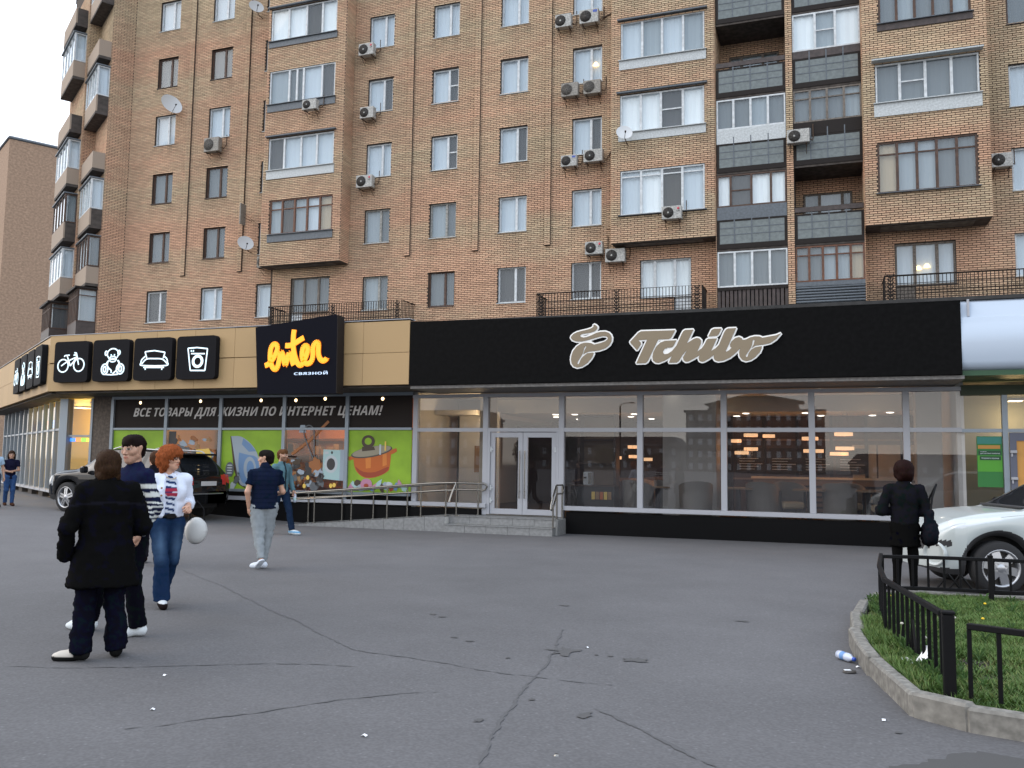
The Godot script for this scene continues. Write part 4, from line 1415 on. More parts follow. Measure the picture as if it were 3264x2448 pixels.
	decal(hb, "brush_head", ellipse(o + Vector2(0.3, 0.52), Vector2(0.14, 0.2), 16), M.grey_print, 6)
	for k in 4:
		decal(hb, "brush_row", ellipse(o + Vector2(0.3, 0.42 + k * 0.07), Vector2(0.09, 0.018), 10), M.pale_print, 7)


func blob(c: Vector2, r: float, sd: int) -> PackedVector2Array:
	var p := PackedVector2Array()
	var n := 11
	var st_ := 0.5 + 0.9 * absf(wob.get_noise_2d(sd * 3.1, 4.0))
	for i in n:
		var a := TAU * i / n
		var rr := r * (0.75 + 0.6 * wob.get_noise_2d(cos(a) * 1.1 + sd * 2.3, sin(a) * 1.1))
		p.append(c + Vector2(cos(a), sin(a) * st_).rotated(sd * 0.7) * rr)
	return p


func corner_shop() -> void:
	var c := thing("corner_shop", "glass walled corner shop with yellow light inside, left of the green store", "shop")
	var d := Vector3(-0.832, 0, -0.555)
	var n := Vector3(-0.555, 0, 0.832)
	brown_pier(c)
	panel(c, "corner_post", Transform3D(), Vector3(-21.5, 0.2, -0.12), Vector3(-21.2, 3.34, 0.1), M.frame_blue)
	panel(c, "door_post", Transform3D(), Vector3(-20.36, 0.2, -0.06), Vector3(-20.28, 3.34, 0.06), M.frame_blue)
	var p := st()
	quad(p, Vector3(-21.2, 0.3, 0), Vector3(-21.2, 3.3, 0), Vector3(-20.36, 3.3, 0), Vector3(-20.36, 0.3, 0))
	put("pane", p, M.shop_glass, c)
	panel(c, "transom", Transform3D(), Vector3(-21.2, 2.22, -0.03), Vector3(-20.36, 2.27, 0.04), M.frame_blue)
	# the room: yellow walls, a door in the rear wall and a strip of coloured light boxes
	flat("yellow_wall", 0.62, 0.46, 0.14)
	flat("yellow_door", 0.50, 0.38, 0.09)
	var room := PackedVector2Array([Vector2(-21.5, -0.16), Vector2(-27.4, -4.1), Vector2(-19.6, -4.1), Vector2(-19.6, -0.16)])
	var flatx := Transform3D(Basis(Vector3.RIGHT, Vector3.BACK, Vector3.DOWN), Vector3.ZERO)
	var fs := st()
	plate(fs, room, -0.39, -0.1, flatx)
	put("floor", fs, M.store_floor, c)
	var cs := st()
	plate(cs, room, -3.42, -3.36, flatx)
	put("ceiling", cs, M.yellow_wall, c)
	panel(c, "rear_wall", Transform3D(), Vector3(-27.5, 0.3, -4.3), Vector3(-19.6, 3.4, -4.12), M.yellow_wall)
	panel(c, "side_wall", Transform3D(), Vector3(-19.62, 0.3, -5.0), Vector3(-19.56, 3.4, -0.3), M.yellow_wall)
	var dr := st()
	span(dr, Vector3(-24.5, 0.38, -4.2), Vector3(-23.3, 2.3, -4.14))
	put("inner_door", dr, M.yellow_door, c)
	var cols := [lin(0.03, 0.22, 0.75), lin(0.8, 0.22, 0.04), lin(0.22, 0.6, 0.04), lin(0.8, 0.62, 0.04)]
	for i in 4:
		var s := st()
		span(s, Vector3(-21.2 + 0.21 * i, 2.08, -0.12), Vector3(-21.2 + 0.21 * (i + 1) - 0.004, 2.19, -0.05))
		put("light_box_sign", s, glow("sign_colour_%d" % i, cols[i], 1.0), c)
	for i in 4:
		var s := st()
		var o := Vector3(-21.42, 0, 0) + d * (2.6 + i * 0.9) - n * 0.4
		span(s, Vector3(0, 2.6, 0), Vector3(0.8, 2.85, 0.06), Transform3D(Basis(-d, Vector3.UP, n), o))
		put("light_box_sign", s, M["sign_colour_%d" % ((i + 2) % 4)], c)
	for k in 2:
		shop_lamp("ceiling_lamp", ["ceiling lamp just inside the corner shop door", "ceiling lamp deeper inside the corner shop"][k], Vector3([-21.4, -24.0][k], 3.35, [-1.4, -3.2][k]), 0.5, Color(1.0, 0.84, 0.5), 0.9)
	# the long glass wall going back from the corner
	var xf := Transform3D(Basis(-d, Vector3.UP, n), Vector3(-21.42, 0, 0))
	for i in 13:
		var x := -0.15 - i * 1.1
		var s := st()
		span(s, Vector3(x - 0.05, 0.5, -0.06), Vector3(x + 0.05, 3.34, 0.06), xf)
		put("mullion", s, M.frame_blue, c)
		if i < 12:
			var g := st()
			quad(g, xf * Vector3(x - 1.05, 0.6, 0), xf * Vector3(x - 1.05, 3.3, 0), xf * Vector3(x - 0.05, 3.3, 0), xf * Vector3(x - 0.05, 0.6, 0))
			put("pane", g, M.shop_glass, c)
			panel(c, "transom", xf, Vector3(x - 1.05, 2.42, -0.04), Vector3(x - 0.05, 2.48, 0.04), M.frame_blue)
			panel(c, "window_ledge", xf, Vector3(x - 1.05, 0.56, -0.1), Vector3(x - 0.05, 0.62, 0.2), M.frame_grey)
			if i % 2 == 0:
				panel(c, "base_block", xf, Vector3(x - 0.75, 0.0, -0.2), Vector3(x + 0.05, 0.55, 0.12), M.dark_concrete)
	panel(c, "base_wall", xf, Vector3(-14.0, 0.0, -0.25), Vector3(-0.1, 0.55, -0.21), M.black_stone)
	panel(c, "inner_wall", xf, Vector3(-14.0, 0.55, -1.2), Vector3(-7.4, 3.4, -1.1), flat("pale_wall", 0.25, 0.26, 0.24))
	# shop goods seen as pale boxes through the glass
	var gs := st()
	for i in 26:
		var x := -0.8 - i * 0.5
		span(gs, Vector3(x - 0.16, 0.7, -0.9), Vector3(x + 0.16, 0.75 + 0.5 * rng.randf(), -0.6), xf)
	put("shelf_goods", gs, M.white_sheet, c, "stuff")


func brown_pier(c: Node) -> void:
	panel(c, "brown_pier", Transform3D(), Vector3(-20.28, -0.1, -0.6), Vector3(-19.62, 3.42, 0.04), M.brown_stone)


func bank_front() -> void:
	var c := thing("bank_branch", "bank front with a white rounded band, right of the coffee shop", "shop")
	# swelling white band over a green strip
	var s := st()
	var prof := [[3.5, 1.28], [3.56, 1.42], [3.66, 1.47], [4.0, 1.5], [4.5, 1.48], [4.52, 1.42], [4.8, 1.38], [4.86, 1.3]]
	s.set_smooth_group(1)
	for i in prof.size() - 1:
		quad(s, Vector3(2.36, prof[i][0], prof[i][1]), Vector3(2.36, prof[i + 1][0], prof[i + 1][1]), Vector3(16, prof[i + 1][0], prof[i + 1][1]), Vector3(16, prof[i][0], prof[i][1]))
	put("white_band", s, mat("bank_white", lin(0.40, 0.47, 0.56), 0.35), c)
	panel(c, "green_strip", Transform3D(), Vector3(2.36, 3.4, -0.1), Vector3(16, 3.499, 1.36), flat("bank_green", 0.02, 0.07, 0.03))
	panel(c, "band_core", Transform3D(), Vector3(2.36, 3.5, 1.0), Vector3(16, 4.86, 1.27), M.concrete)
	for x in [2.5, 5.2, 7.9]:
		var t := st()
		span(t, Vector3(x - 0.02, 4.53, 1.40), Vector3(x + 0.02, 4.86, 1.44))
		put("band_rib", t, M.frame_grey, c)
	flat("bank_wall", 0.24, 0.25, 0.20)
	panel(c, "floor", Transform3D(), Vector3(2.57, 0.2, -4.0), Vector3(16, 0.38, -0.1), M.store_floor)
	panel(c, "rear_wall", Transform3D(), Vector3(2.57, 0.3, -1.3), Vector3(16, 3.4, -1.2), M.bank_wall)
	panel(c, "plinth", Transform3D(), Vector3(2.42, -0.1, -0.3), Vector3(3.2, 0.5, 0.09), M.dark_concrete)
	panel(c, "head_frame", Transform3D(), Vector3(2.5, 3.12, -0.06), Vector3(16, 3.33, 0.06), flat("bank_dark_green", 0.03, 0.045, 0.02))
	for x in [3.28, 4.75, 6.3]:
		panel(c, "mullion", Transform3D(), Vector3(x - 0.05, 0.3, -0.06), Vector3(x + 0.05, 3.12, 0.07), M.frame_blue)
	var xs := [2.5, 3.23, 3.33, 4.7, 4.8, 6.25]
	for i in 3:
		var xa: float = xs[i * 2]
		var xb: float = xs[i * 2 + 1]
		panel(c, "transom", Transform3D(), Vector3(xa, 2.37, -0.05), Vector3(xb, 2.44, 0.05), M.frame_blue)
		for r in [[2.44, 3.12], [0.5, 2.37]]:
			var p := st()
			quad(p, Vector3(xa, r[0], 0), Vector3(xa, r[1], 0), Vector3(xb, r[1], 0), Vector3(xb, r[0], 0))
			put("pane", p, M.shop_glass, c)
	# the door with its lit orange timber inside
	var d := st()
	span(d, Vector3(3.34, 0.4, 0.06), Vector3(3.46, 2.36, 0.10))
	span(d, Vector3(4.5, 0.4, 0.06), Vector3(4.62, 2.36, 0.10))
	span(d, Vector3(3.46, 2.2, 0.06), Vector3(4.5, 2.36, 0.10))
	span(d, Vector3(3.46, 0.4, 0.06), Vector3(4.5, 0.56, 0.10))
	var door := put("door", d, flat("door_blue_grey", 0.10, 0.11, 0.15), c)
	var w := st()
	for k in 5:
		span(w, Vector3(3.46 + k * 0.208, 0.56, 0.05), Vector3(3.46 + k * 0.208 + 0.2, 2.2, 0.075))
	put("door_board", w, flat("orange_timber", 0.55, 0.27, 0.06), door)
	for y in [1.45, 1.98]:
		var h := st()
		soft_box(h, Vector3(3.4, y, 0.13), Vector3(0.12, 0.06, 0.06), 0.01)
		soft_box(h, Vector3(3.37, y - 0.06, 0.12), Vector3(0.03, 0.08, 0.03), 0.006)
		put("hinge", h, M.frame_grey, door)
	shop_lamp("ceiling_lamp", "ceiling lamp inside the bank branch behind the green poster", Vector3(3.6, 3.1, -0.65), 0.3, Color(1.0, 0.85, 0.6), 0.3)
	# the green poster hung in the window
	var po := thing("poster", "green bank poster with orange and dark green text strips", "poster", Vector3(2.99, 1.78, 0.012))
	var b := st()
	span(b, Vector3(-0.23, -0.51, 0), Vector3(0.23, 0.51, 0.01))
	put("poster_sheet", b, flat("poster_green", 0.02, 0.16, 0.03), po)
	decal(po, "poster_top", poly([-0.22, 0.36, 0.22, 0.36, 0.22, 0.5, -0.22, 0.5]), flat("poster_teal", 0.03, 0.20, 0.16), 4)
	decal(po, "poster_mid", poly([-0.22, -0.2, 0.22, -0.2, 0.22, 0.12, -0.22, 0.12]), flat("poster_lime", 0.07, 0.30, 0.02), 4)
	decal(po, "poster_strip", poly([-0.21, 0.26, 0.19, 0.26, 0.19, 0.33, -0.21, 0.33]), flat("poster_orange", 0.45, 0.22, 0.04), 6)
	decal(po, "poster_strip", poly([-0.2, 0.14, 0.2, 0.14, 0.2, 0.22, -0.2, 0.22]), flat("poster_dark", 0.008, 0.06, 0.02), 6)
	decal(po, "poster_strip", poly([-0.18, 0.03, 0.2, 0.03, 0.2, 0.11, -0.18, 0.11]), M.poster_dark, 6)
	lettering(po, "poster_text", "Услуги", M.pale_print, -0.17, 0.19, -0.06, 0.212, 0.019)
	lettering(po, "poster_text", "для частных клиентов", M.pale_print, -0.17, 0.15, 0.18, 0.175, 0.019)
	lettering(po, "poster_text", "Отправить перевод", M.pale_print, -0.15, 0.05, 0.16, 0.085, 0.019)
	# a low railing by the bank steps
	var r := thing("handrail", "dark handrail of two bars by the bank door behind the white car", "handrail", Vector3(3.25, 0, 0.8))
	for x in [0.0, 0.16, 0.8]:
		var t := st()
		tube(t, [Vector3(x, 0, 0), Vector3(x, 1.05, 0)], 0.02, 6)
		put("post", t, M.dark_metal, r)
	var t2 := st()
	tube(t2, [Vector3(0, 1.05, 0), Vector3(1.4, 1.05, 0)], 0.022, 6)
	tube(t2, [Vector3(0, 0.85, 0), Vector3(1.4, 0.85, 0)], 0.018, 6)
	put("bar", t2, M.dark_metal, r)


func signs() -> void:
	yellow_fascia()
	coffee_sign()
	script_sign()
	icon_boxes()


# the ochre cladding: separate panels with open joints, round the corner too
func yellow_fascia() -> void:
	var c := thing("ochre_fascia", "ochre panelled fascia over the green store, turning the corner at left", "fascia")
	var d := Vector3(-0.832, 0, -0.555)
	var n := Vector3(-0.555, 0, 0.832)
	var main := Transform3D(Basis(), Vector3(-20.48, 0, 1.5))
	var side := Transform3D(Basis(-d, Vector3.UP, n), Vector3(-20.48, 0, 1.5))
	var tones := []
	for i in 4:
		var k := 0.96 + 0.025 * i
		tones.append(mat("ochre_%d" % i, lin(0.50 * k, 0.332 * k, 0.155 * k), 0.6, 0, M.fine, 0.5))
	for f in 2:
		var xf: Transform3D = [main, side][f]
		var x0: float = [0.0, -16.0][f]
		var x1: float = [11.17, 0.0][f]
		var k := 0
		var x := x0
		while x < x1 - 0.05:
			var e := minf(x + 1.24, x1)
			for r in [[3.43, 4.19], [4.195, 4.95]]:
				var s := st()
				soft_box(s, Vector3((x + e) / 2, (r[0] + r[1]) / 2 + (0.03 * (1.0 - (x - x0) / 11.0) if f == 0 and r[0] > 4 else 0.0), -0.02), Vector3(e - x - 0.005, r[1] - r[0], 0.04), 0.004, xf)
				put("fascia_panel", s, tones[k % 4], c)
				k = (k * 5 + 3) % 7
			x = e
		panel(c, "fascia_core", xf, Vector3(x0, 3.44, -0.4), Vector3(x1 - 0.02, 4.9, -0.06), M.panel_joint)
		panel(c, "top_capping", xf, Vector3(x0, 4.985, -0.3), Vector3(x1 - 0.01, 5.0, 0.01), M.frame_grey)
	var s2 := st()
	# boarded soffit
	for k in 9:
		span(s2, Vector3(-20.3, 3.38, 1.38 - k * 0.165), Vector3(-9.32, 3.42, 1.38 - k * 0.165 - 0.155))
	for k in 9:
		span(s2, Vector3(-16.0, 3.375, -0.12 - k * 0.165), Vector3(-0.1, 3.415, -0.12 - k * 0.165 - 0.155), side)
	put("soffit_boards", s2, M.dark_concrete, c)


func coffee_sign() -> void:
	var t := thing("shop_sign", "long black shop sign with a coffee bean emblem and brown lettering", "shop sign", Vector3(-9.0, 3.4, 1.5))
	# a gently dished board edge: higher at the left end
	var s := st()
	plate(s, PackedVector2Array([Vector2(-0.28, 0.012), Vector2(11.36, 0.012), Vector2(11.36, 1.43), Vector2(6.0, 1.44), Vector2(3.0, 1.47), Vector2(-0.3, 1.52)]), -0.06, 0.0)
	put("sign_board", s, M.black_panel, t)
	panel(t, "sign_return", Transform3D(), Vector3(-0.31, 0.012, -1.3), Vector3(-0.281, 1.5, -0.005), M.black_panel)
	panel(t, "sign_return", Transform3D(), Vector3(11.34, 0.012, -1.0), Vector3(11.362, 1.43, -0.062), M.black_panel)
	var brown := mat("sign_brown", lin(0.21, 0.165, 0.105), 0.5)
	var white := mat("sign_white", lin(0.80, 0.80, 0.78), 0.45)
	var emblem := [4163, 1259, 4209, 1242, 4245, 1206, 4245, 1171, 4214, 1127, 4159, 1099, 4057, 1076, 3934, 1065, 3878, 1050, 3855, 1021, 3878, 993, 3934, 981, 4016, 990, 4108, 1021, 4220, 1070, 4321, 1093, 4422, 1092, 4503, 1061, 4548, 1015, 4567, 950, 4559, 871, 4514, 793, 4424, 727, 4293, 686, 4161, 673, 4049, 664, 3978, 636, 3932, 608, 3957, 697, 4002, 775, 3982, 791, 3953, 752, 3918, 623, 3856, 525, 3805, 446, 3800, 407, 3826, 394, 3846, 425, 3876, 504, 3927, 563, 4019, 630, 4151, 641, 4166, 631, 4151, 576, 4101, 498, 4020, 411, 3908, 344, 3795, 322, 3713, 354, 3666, 420, 3653, 501, 3664, 590, 3700, 690, 3782, 787, 3874, 845, 3956, 864, 4058, 861, 4119, 846, 4172, 817, 4322, 847, 4423, 881, 4475, 923, 4481, 958, 4443, 989, 4362, 997, 4241, 972, 4098, 937, 3976, 906, 3884, 894, 3770, 900, 3688, 931, 3646, 983, 3661, 1023, 3707, 1066, 3790, 1104, 3903, 1129, 4015, 1150, 4107, 1176, 4158, 1209]
	var first := [5208, 1069, 5936, 1063, 5867, 933, 5839, 895, 5791, 878, 5576, 880, 5367, 448, 5339, 404, 5297, 380, 5106, 380, 5340, 885, 5149, 879, 5198, 831, 5208, 790, 5121, 661, 4978, 827, 4972, 852, 5149, 1037]
	var word := [5963, 849, 5715, 844, 5618, 810, 5534, 729, 5472, 612, 5453, 515, 5464, 431, 5520, 385, 5589, 379, 5700, 418, 5783, 464, 5866, 520, 5799, 377, 5961, 376, 6009, 402, 6084, 524, 6180, 639, 6159, 591, 6098, 483, 6111, 420, 6152, 387, 6206, 390, 6301, 436, 6443, 517, 6422, 453, 6442, 397, 6489, 376, 6543, 388, 6637, 440, 6737, 516, 6730, 451, 6756, 403, 6822, 378, 6928, 391, 7060, 448, 7152, 520, 7218, 586, 7271, 641, 7244, 558, 7256, 463, 7308, 394, 7385, 368, 7476, 390, 7567, 448, 7658, 545, 7691, 625, 7698, 667, 7569, 649, 7491, 604, 7439, 539, 7412, 459, 7386, 449, 7376, 480, 7413, 539, 7466, 619, 7505, 698, 7519, 792, 7539, 807, 7558, 784, 7531, 697, 7494, 631, 7570, 682, 7673, 695, 7737, 697, 7865, 726, 7980, 802, 8077, 919, 7981, 880, 7713, 839, 7649, 868, 7559, 874, 7468, 854, 7390, 817, 7338, 808, 7312, 813, 7299, 847, 7247, 872, 7168, 852, 7096, 786, 7062, 720, 7068, 672, 7095, 655, 7048, 605, 6989, 573, 6976, 593, 7023, 687, 7190, 1059, 7026, 1057, 6986, 1035, 6946, 976, 6838, 720, 6771, 654, 6678, 596, 6799, 858, 6626, 857, 6592, 838, 6545, 744, 6491, 663, 6396, 595, 6471, 760, 6475, 829, 6438, 871, 6384, 884, 6317, 862, 6178, 773, 6317, 1062, 6148, 1061, 6107, 1035, 6072, 974, 5962, 736, 5866, 621, 5783, 568, 5714, 560, 5680, 585, 5676, 620, 5714, 674, 5777, 697, 5866, 700, 5900, 731]
	var dot := [6893, 1060, 6747, 1063, 6694, 1040, 6626, 905, 6799, 913, 6839, 945]
	var names := ["emblem", "letter", "lettering", "letter_dot"]
	var shapes := [emblem, first, word, dot]
	for i in 4:
		var pg := poly(shapes[i], 0.001)
		var w := st()
		for o in Geometry2D.offset_polygon(pg, 0.03, Geometry2D.JOIN_ROUND):
			if Geometry2D.is_polygon_clockwise(o) == Geometry2D.is_polygon_clockwise(Geometry2D.offset_polygon(pg, 0.03)[0]):
				var keep := PackedVector2Array()
				for v in o:
					if keep.is_empty() or keep[-1].distance_to(v) > 0.008:
						keep.append(v)
				plate(w, keep, 0.001, 0.04 + 0.001 * i)
				break
		var rim := put(names[i] + "_rim", w, white, t)
		var f := st()
		plate(f, pg, 0.03, 0.052 + 0.001 * i)
		put(names[i], f, brown, rim)
	for h in [[3925, 1023, 3985, 1033, 4050, 1043, 3985, 1021], [4110, 902, 4251, 941, 4362, 967, 4438, 959, 4450, 934, 4393, 898, 4282, 873, 4185, 852]]:
		var f := st()
		plate(f, poly(h, 0.001), 0.03, 0.0455)
		put("emblem_gap", f, M.black_panel, t)


func script_sign() -> void:
	var t := thing("shop_sign", "dark slanted sign box with a glowing orange handwritten word", "shop sign", Vector3(-13.4, 3.2, 1.85))
	var s := st()
	plate(s, PackedVector2Array([Vector2(0.12, 0.03), Vector2(2.34, 0.01), Vector2(2.31, 1.88), Vector2(2.26, 1.92), Vector2(-0.01, 1.69)]), -0.3, 0.0)
	put("sign_box", s, M.navy_box, t)
	var edge := st()
	plate(edge, PackedVector2Array([Vector2(2.345, 0.015), Vector2(2.36, 0.015), Vector2(2.33, 1.9), Vector2(2.315, 1.9)]), -0.3, 0.004)
	put("sign_edge", edge, M.dark_metal, t)
	var gl := glow("orange_glow", lin(0.95, 0.36, 0.012), 0.42)
	var rim := glow("orange_rim", lin(0.40, 0.045, 0.004), 0.2)
	var lines := {
		"glowing_letter": [[328, 723, 450, 776, 575, 920, 657, 1085, 660, 1197, 609, 1248, 543, 1243, 489, 1175, 466, 1035, 474, 853, 535, 697, 612, 625, 684, 665, 726, 818, 766, 1026, 798, 1039, 842, 954, 892, 758, 925, 729, 967, 881, 1010, 1019, 1052, 976, 1117, 793, 1152, 716], [1131, 1586, 1115, 1405, 1125, 1154, 1175, 944, 1245, 790, 1313, 712, 1392, 731, 1481, 894, 1538, 1058, 1526, 1155, 1469, 1184, 1407, 1145, 1380, 1007, 1394, 869, 1462, 770, 1551, 741, 1644, 793, 1686, 929, 1679, 1109, 1714, 1218, 1792, 1256, 1833, 1200, 1832, 1021, 1861, 897, 1927, 813, 2006, 804, 2067, 850, 2078, 870], [897, 1203, 1034, 1202, 1177, 1257, 1319, 1335, 1413, 1380]]}
	var i := 0
	for l in lines.glowing_letter:
		var r := st()
		stroke(r, smooth_line(poly(l, 0.001), 2), 0.145, 0.004, 0.012 + 0.0016 * i)
		put("letter_rim", r, rim, t)
		var f := st()
		stroke(f, smooth_line(poly(l, 0.001), 3), 0.125, 0.004, 0.03 + 0.0016 * i)
		put("glowing_letter", f, gl, t)
		i += 1
	lettering(t, "small_lettering", "СВЯЗНОЙ", glow("pale_blue_glow", lin(0.50, 0.62, 0.80), 0.3), 1.16, 0.475, 2.1, 0.56, 0.006)


func icon_boxes() -> void:
	var line := glow("icon_line", lin(0.72, 0.90, 0.98), 0.35)
	var el := func(a: Array) -> PackedVector2Array:
		var p := ellipse(Vector2(a[0], a[1]), Vector2(a[2], a[3]), 18)
		p.append(p[0])
		return p
	var icons := [
		["bicycle", -20.13, -18.93, [poly([356, 459, 579, 584, 883, 691]), poly([484, 745, 639, 751]), poly([446, 714, 484, 745]), poly([547, 743, 684, 455, 897, 680]), poly([684, 455, 591, 605]), poly([975, 479, 892, 754, 874, 807, 806, 809]), poly([892, 754, 784, 747]), el.call([425, 463, 187, 175]), el.call([986, 473, 184, 178])]],
		["teddy bear", -18.76, -17.53, [el.call([2148, 738, 190, 147]), el.call([1918, 765, 37, 57]), el.call([2356, 772, 37, 57]), el.call([2152, 600, 120, 74]), el.call([2092, 712, 8, 6]), el.call([2204, 713, 8, 6]), el.call([2152, 604, 22, 14]), smooth_line(poly([2011, 566, 1979, 464, 2011, 380, 2121, 295, 2113, 234])), smooth_line(poly([2324, 568, 2383, 453, 2315, 311, 2179, 212])), poly([1999, 546, 1926, 465]), poly([2350, 557, 2409, 453]), el.call([1896, 331, 111, 139]), el.call([1896, 331, 42, 77]), el.call([2425, 330, 125, 137]), el.call([2425, 330, 47, 77]), smooth_line(poly([1906, 197, 2113, 180, 2350, 187]))]],
		["sofa", -17.36, -16.12, [poly([3228, 766, 3534, 787, 3881, 732, 3834, 577]), poly([3228, 766, 3295, 592]), smooth_line(poly([3140, 444, 3284, 568, 3547, 575, 3810, 553, 3967, 433])), smooth_line(poly([3241, 644, 3133, 556, 3112, 475, 3155, 403, 3933, 383, 3976, 472, 3946, 564, 3863, 626])), poly([3197, 351, 3874, 335]), poly([3260, 346, 3264, 285]), poly([3807, 332, 3803, 272])]],
		["washing machine", -15.96, -14.73, [poly([4617, 813, 4907, 824, 5232, 784, 5180, 224, 4719, 235, 4617, 813]), poly([4723, 671, 5156, 658]), el.call([4938, 467, 163, 156]), el.call([4938, 467, 120, 117]), el.call([4726, 740, 10, 8]), el.call([4791, 742, 10, 8])]]]
	for k in icons.size():
		var q: Array = icons[k]
		var x0: float = q[1]
		var wide: float = q[2] - q[1]
		var t := thing("icon_sign", "black rounded sign box with a white line drawing of a %s" % q[0], "sign", Vector3(x0, 3.66, 1.52), 0, "black icon boxes on the ochre fascia")
		var s := st()
		plate(s, round_rect(0, 0, wide, 1.12, 0.1), -0.01, 0.14)
		put("sign_box", s, M.icon_box, t)
		var d := st()
		for i in q[3].size():
			var pts: PackedVector2Array = q[3][i]
			var moved := PackedVector2Array()
			for v in pts:
				moved.append(v * 0.001 + Vector2(-20.22 - x0, 3.65 - 3.66))
			stroke(d, moved, 0.034, 0.141, 0.146 + 0.0007 * i)
		put("line_drawing", d, line, t)
		var c := copy_of(t, Vector3.ZERO, 0, "black %s icon box on the fascia round the corner, seen edge on" % q[0])
		var dd := Vector3(-0.832, 0, -0.555)
		var nn := Vector3(-0.555, 0, 0.832)
		c.transform = Transform3D(Basis(-dd, Vector3.UP, nn), Vector3(-20.48, 3.66, 1.5) + dd * (1.5 + 1.45 * (3 - k)) + nn * 0.02)


func cafe_inside() -> void:
	flat("cafe_wood", 0.06, 0.034, 0.02)
	flat("cafe_wood_light", 0.20, 0.13, 0.075)
	flat("cafe_black", 0.012, 0.010, 0.009)
	flat("chair_back", 0.16, 0.15, 0.135)
	flat("chair_pale", 0.55, 0.45, 0.30)
	flat("column_grey", 0.40, 0.385, 0.36)
	flat("door_cream", 0.50, 0.44, 0.34)
	# square columns
	for q in [["grey square column inside the cafe, right of the mural", -3.15, -1.3, 1.25, 0.8], ["pale lit column just left of the cafe doors", -8.17, -0.75, 0.28, 0.5], ["grey column at the right end of the cafe", 1.95, -0.9, 0.5, 0.6]]:
		var t := thing("column", q[0], "column", Vector3(q[1], 0.37, q[2]))
		var s := st()
		soft_box(s, Vector3(0, 1.5, 0), Vector3(q[3], 2.99, q[4]), 0.01)
		put("shaft", s, M.column_grey if q[3] > 0.3 else M.door_cream, t)
	# partition at the left with a poster panel
	var pt := thing("partition", "pale partition wall inside the cafe behind the window left of the doors", "partition", Vector3(-9.0, 0.37, -1.8))
	panel(pt, "wall_panel", Transform3D(), Vector3(-0.4, 0, -0.05), Vector3(0.75, 2.6, 0.05), M.plaster)
	panel(pt, "panel_edge", Transform3D(), Vector3(-0.45, 0, -0.06), Vector3(-0.401, 2.6, 0.06), M.cafe_black)
	panel(pt, "hung_picture", Transform3D(), Vector3(0.05, 1.0, 0.051), Vector3(0.4, 1.7, 0.06), M.tan_print)
	# tall open shelf left of the lounge with a coffee grinder on its foot
	var sh := thing("shelf_unit", "tall dark wood open shelf inside the cafe right of the doors", "shelf", Vector3(-5.45, 0.37, -1.5))
	for x in [-0.5, 0.42]:
		panel(sh, "side_panel", Transform3D(), Vector3(x - 0.03, 0, -0.2), Vector3(x + 0.03, 2.5, 0.2), M.cafe_wood)
	for y in [0.1, 0.6, 1.25, 1.85, 2.45]:
		panel(sh, "shelf", Transform3D(), Vector3(-0.47, y, -0.2), Vector3(0.39, y + 0.035, 0.19), M.cafe_wood)
	panel(sh, "back_panel", Transform3D(), Vector3(-0.47, 0, -0.21), Vector3(0.39, 2.48, -0.201), M.cafe_wood_light)
	var ct := thing("display_counter", "low black display counter with packets, just right of the cafe doors", "counter", Vector3(-5.3, 0.37, -0.75))
	panel(ct, "cabinet", Transform3D(), Vector3(-0.62, 0, -0.25), Vector3(0.45, 0.72, 0.25), M.cafe_black)
	panel(ct, "top", Transform3D(), Vector3(-0.64, 0.721, -0.27), Vector3(0.47, 0.75, 0.27), M.cafe_wood)
	for i in 5:
		panel(ct, "packet", Transform3D(), Vector3(-0.1 + i * 0.1, 0.42, 0.251), Vector3(-0.02 + i * 0.1, 0.60, 0.27), [M.yellow_print, M.tan_print, M.orange_print][i % 3])
	var gr := thing("coffee_machine", "small white and steel coffee machine on the black display counter", "coffee machine", Vector3(-5.55, 1.12, -0.75))
	var g := st()
	soft_box(g, Vector3(0, 0.16, 0), Vector3(0.22, 0.32, 0.2), 0.02)
	put("machine_body", g, M.white_plastic, gr)
	panel(gr, "steel_front", Transform3D(), Vector3(0.02, 0.03, 0.1), Vector3(0.1, 0.3, 0.112), M.steel)
	panel(gr, "spout", Transform3D(), Vector3(-0.08, 0.16, 0.1), Vector3(-0.02, 0.2, 0.15), M.cafe_black)
	# mural on the rear wall: a dark scene with a big cup and saucer
	var mu := thing("wall_mural", "dark photo mural of a coffee cup and beans on the cafe rear wall", "mural", Vector3(-4.6, 1.2, -5.2))
	panel(mu, "mural_panel", Transform3D(), Vector3(-1.9, -0.5, 0.0), Vector3(2.1, 1.5, 0.04), flat("mural_black", 0.022, 0.013, 0.009))
	decal(mu, "printed_cup", poly([0.8, 0.15, 1.1, -0.2, 1.5, -0.2, 1.65, 0.8, 0.75, 0.8]), flat("mural_tan", 0.36, 0.17, 0.06), 20)
	decal(mu, "printed_rim", ellipse(Vector2(1.2, 0.8), Vector2(0.46, 0.07), 20), M.tan_print, 22)
	decal(mu, "printed_saucer", ellipse(Vector2(0.95, -0.2), Vector2(0.85, 0.16), 24), flat("mural_brown", 0.16, 0.08, 0.035), 19)
	decal(mu, "printed_leaf", ellipse(Vector2(-0.1, 0.0), Vector2(0.6, 0.1), 20, 0.05), M.mural_brown, 18)
	decal(mu, "printed_spoon", ellipse(Vector2(-1.1, 0.0), Vector2(0.7, 0.05), 18), M.mural_brown, 18)
	# serving wall behind the counter: wood panels, menu boards, shelves
	var wl := thing("serving_wall", "dark wood serving wall with black menu boards in the right half of the cafe", "shop fitting", Vector3(-1.5, 0.37, -4.6))
	panel(wl, "wood_panel", Transform3D(), Vector3(-1.1, 0, -0.1), Vector3(3.9, 2.6, 0.0), M.cafe_wood)
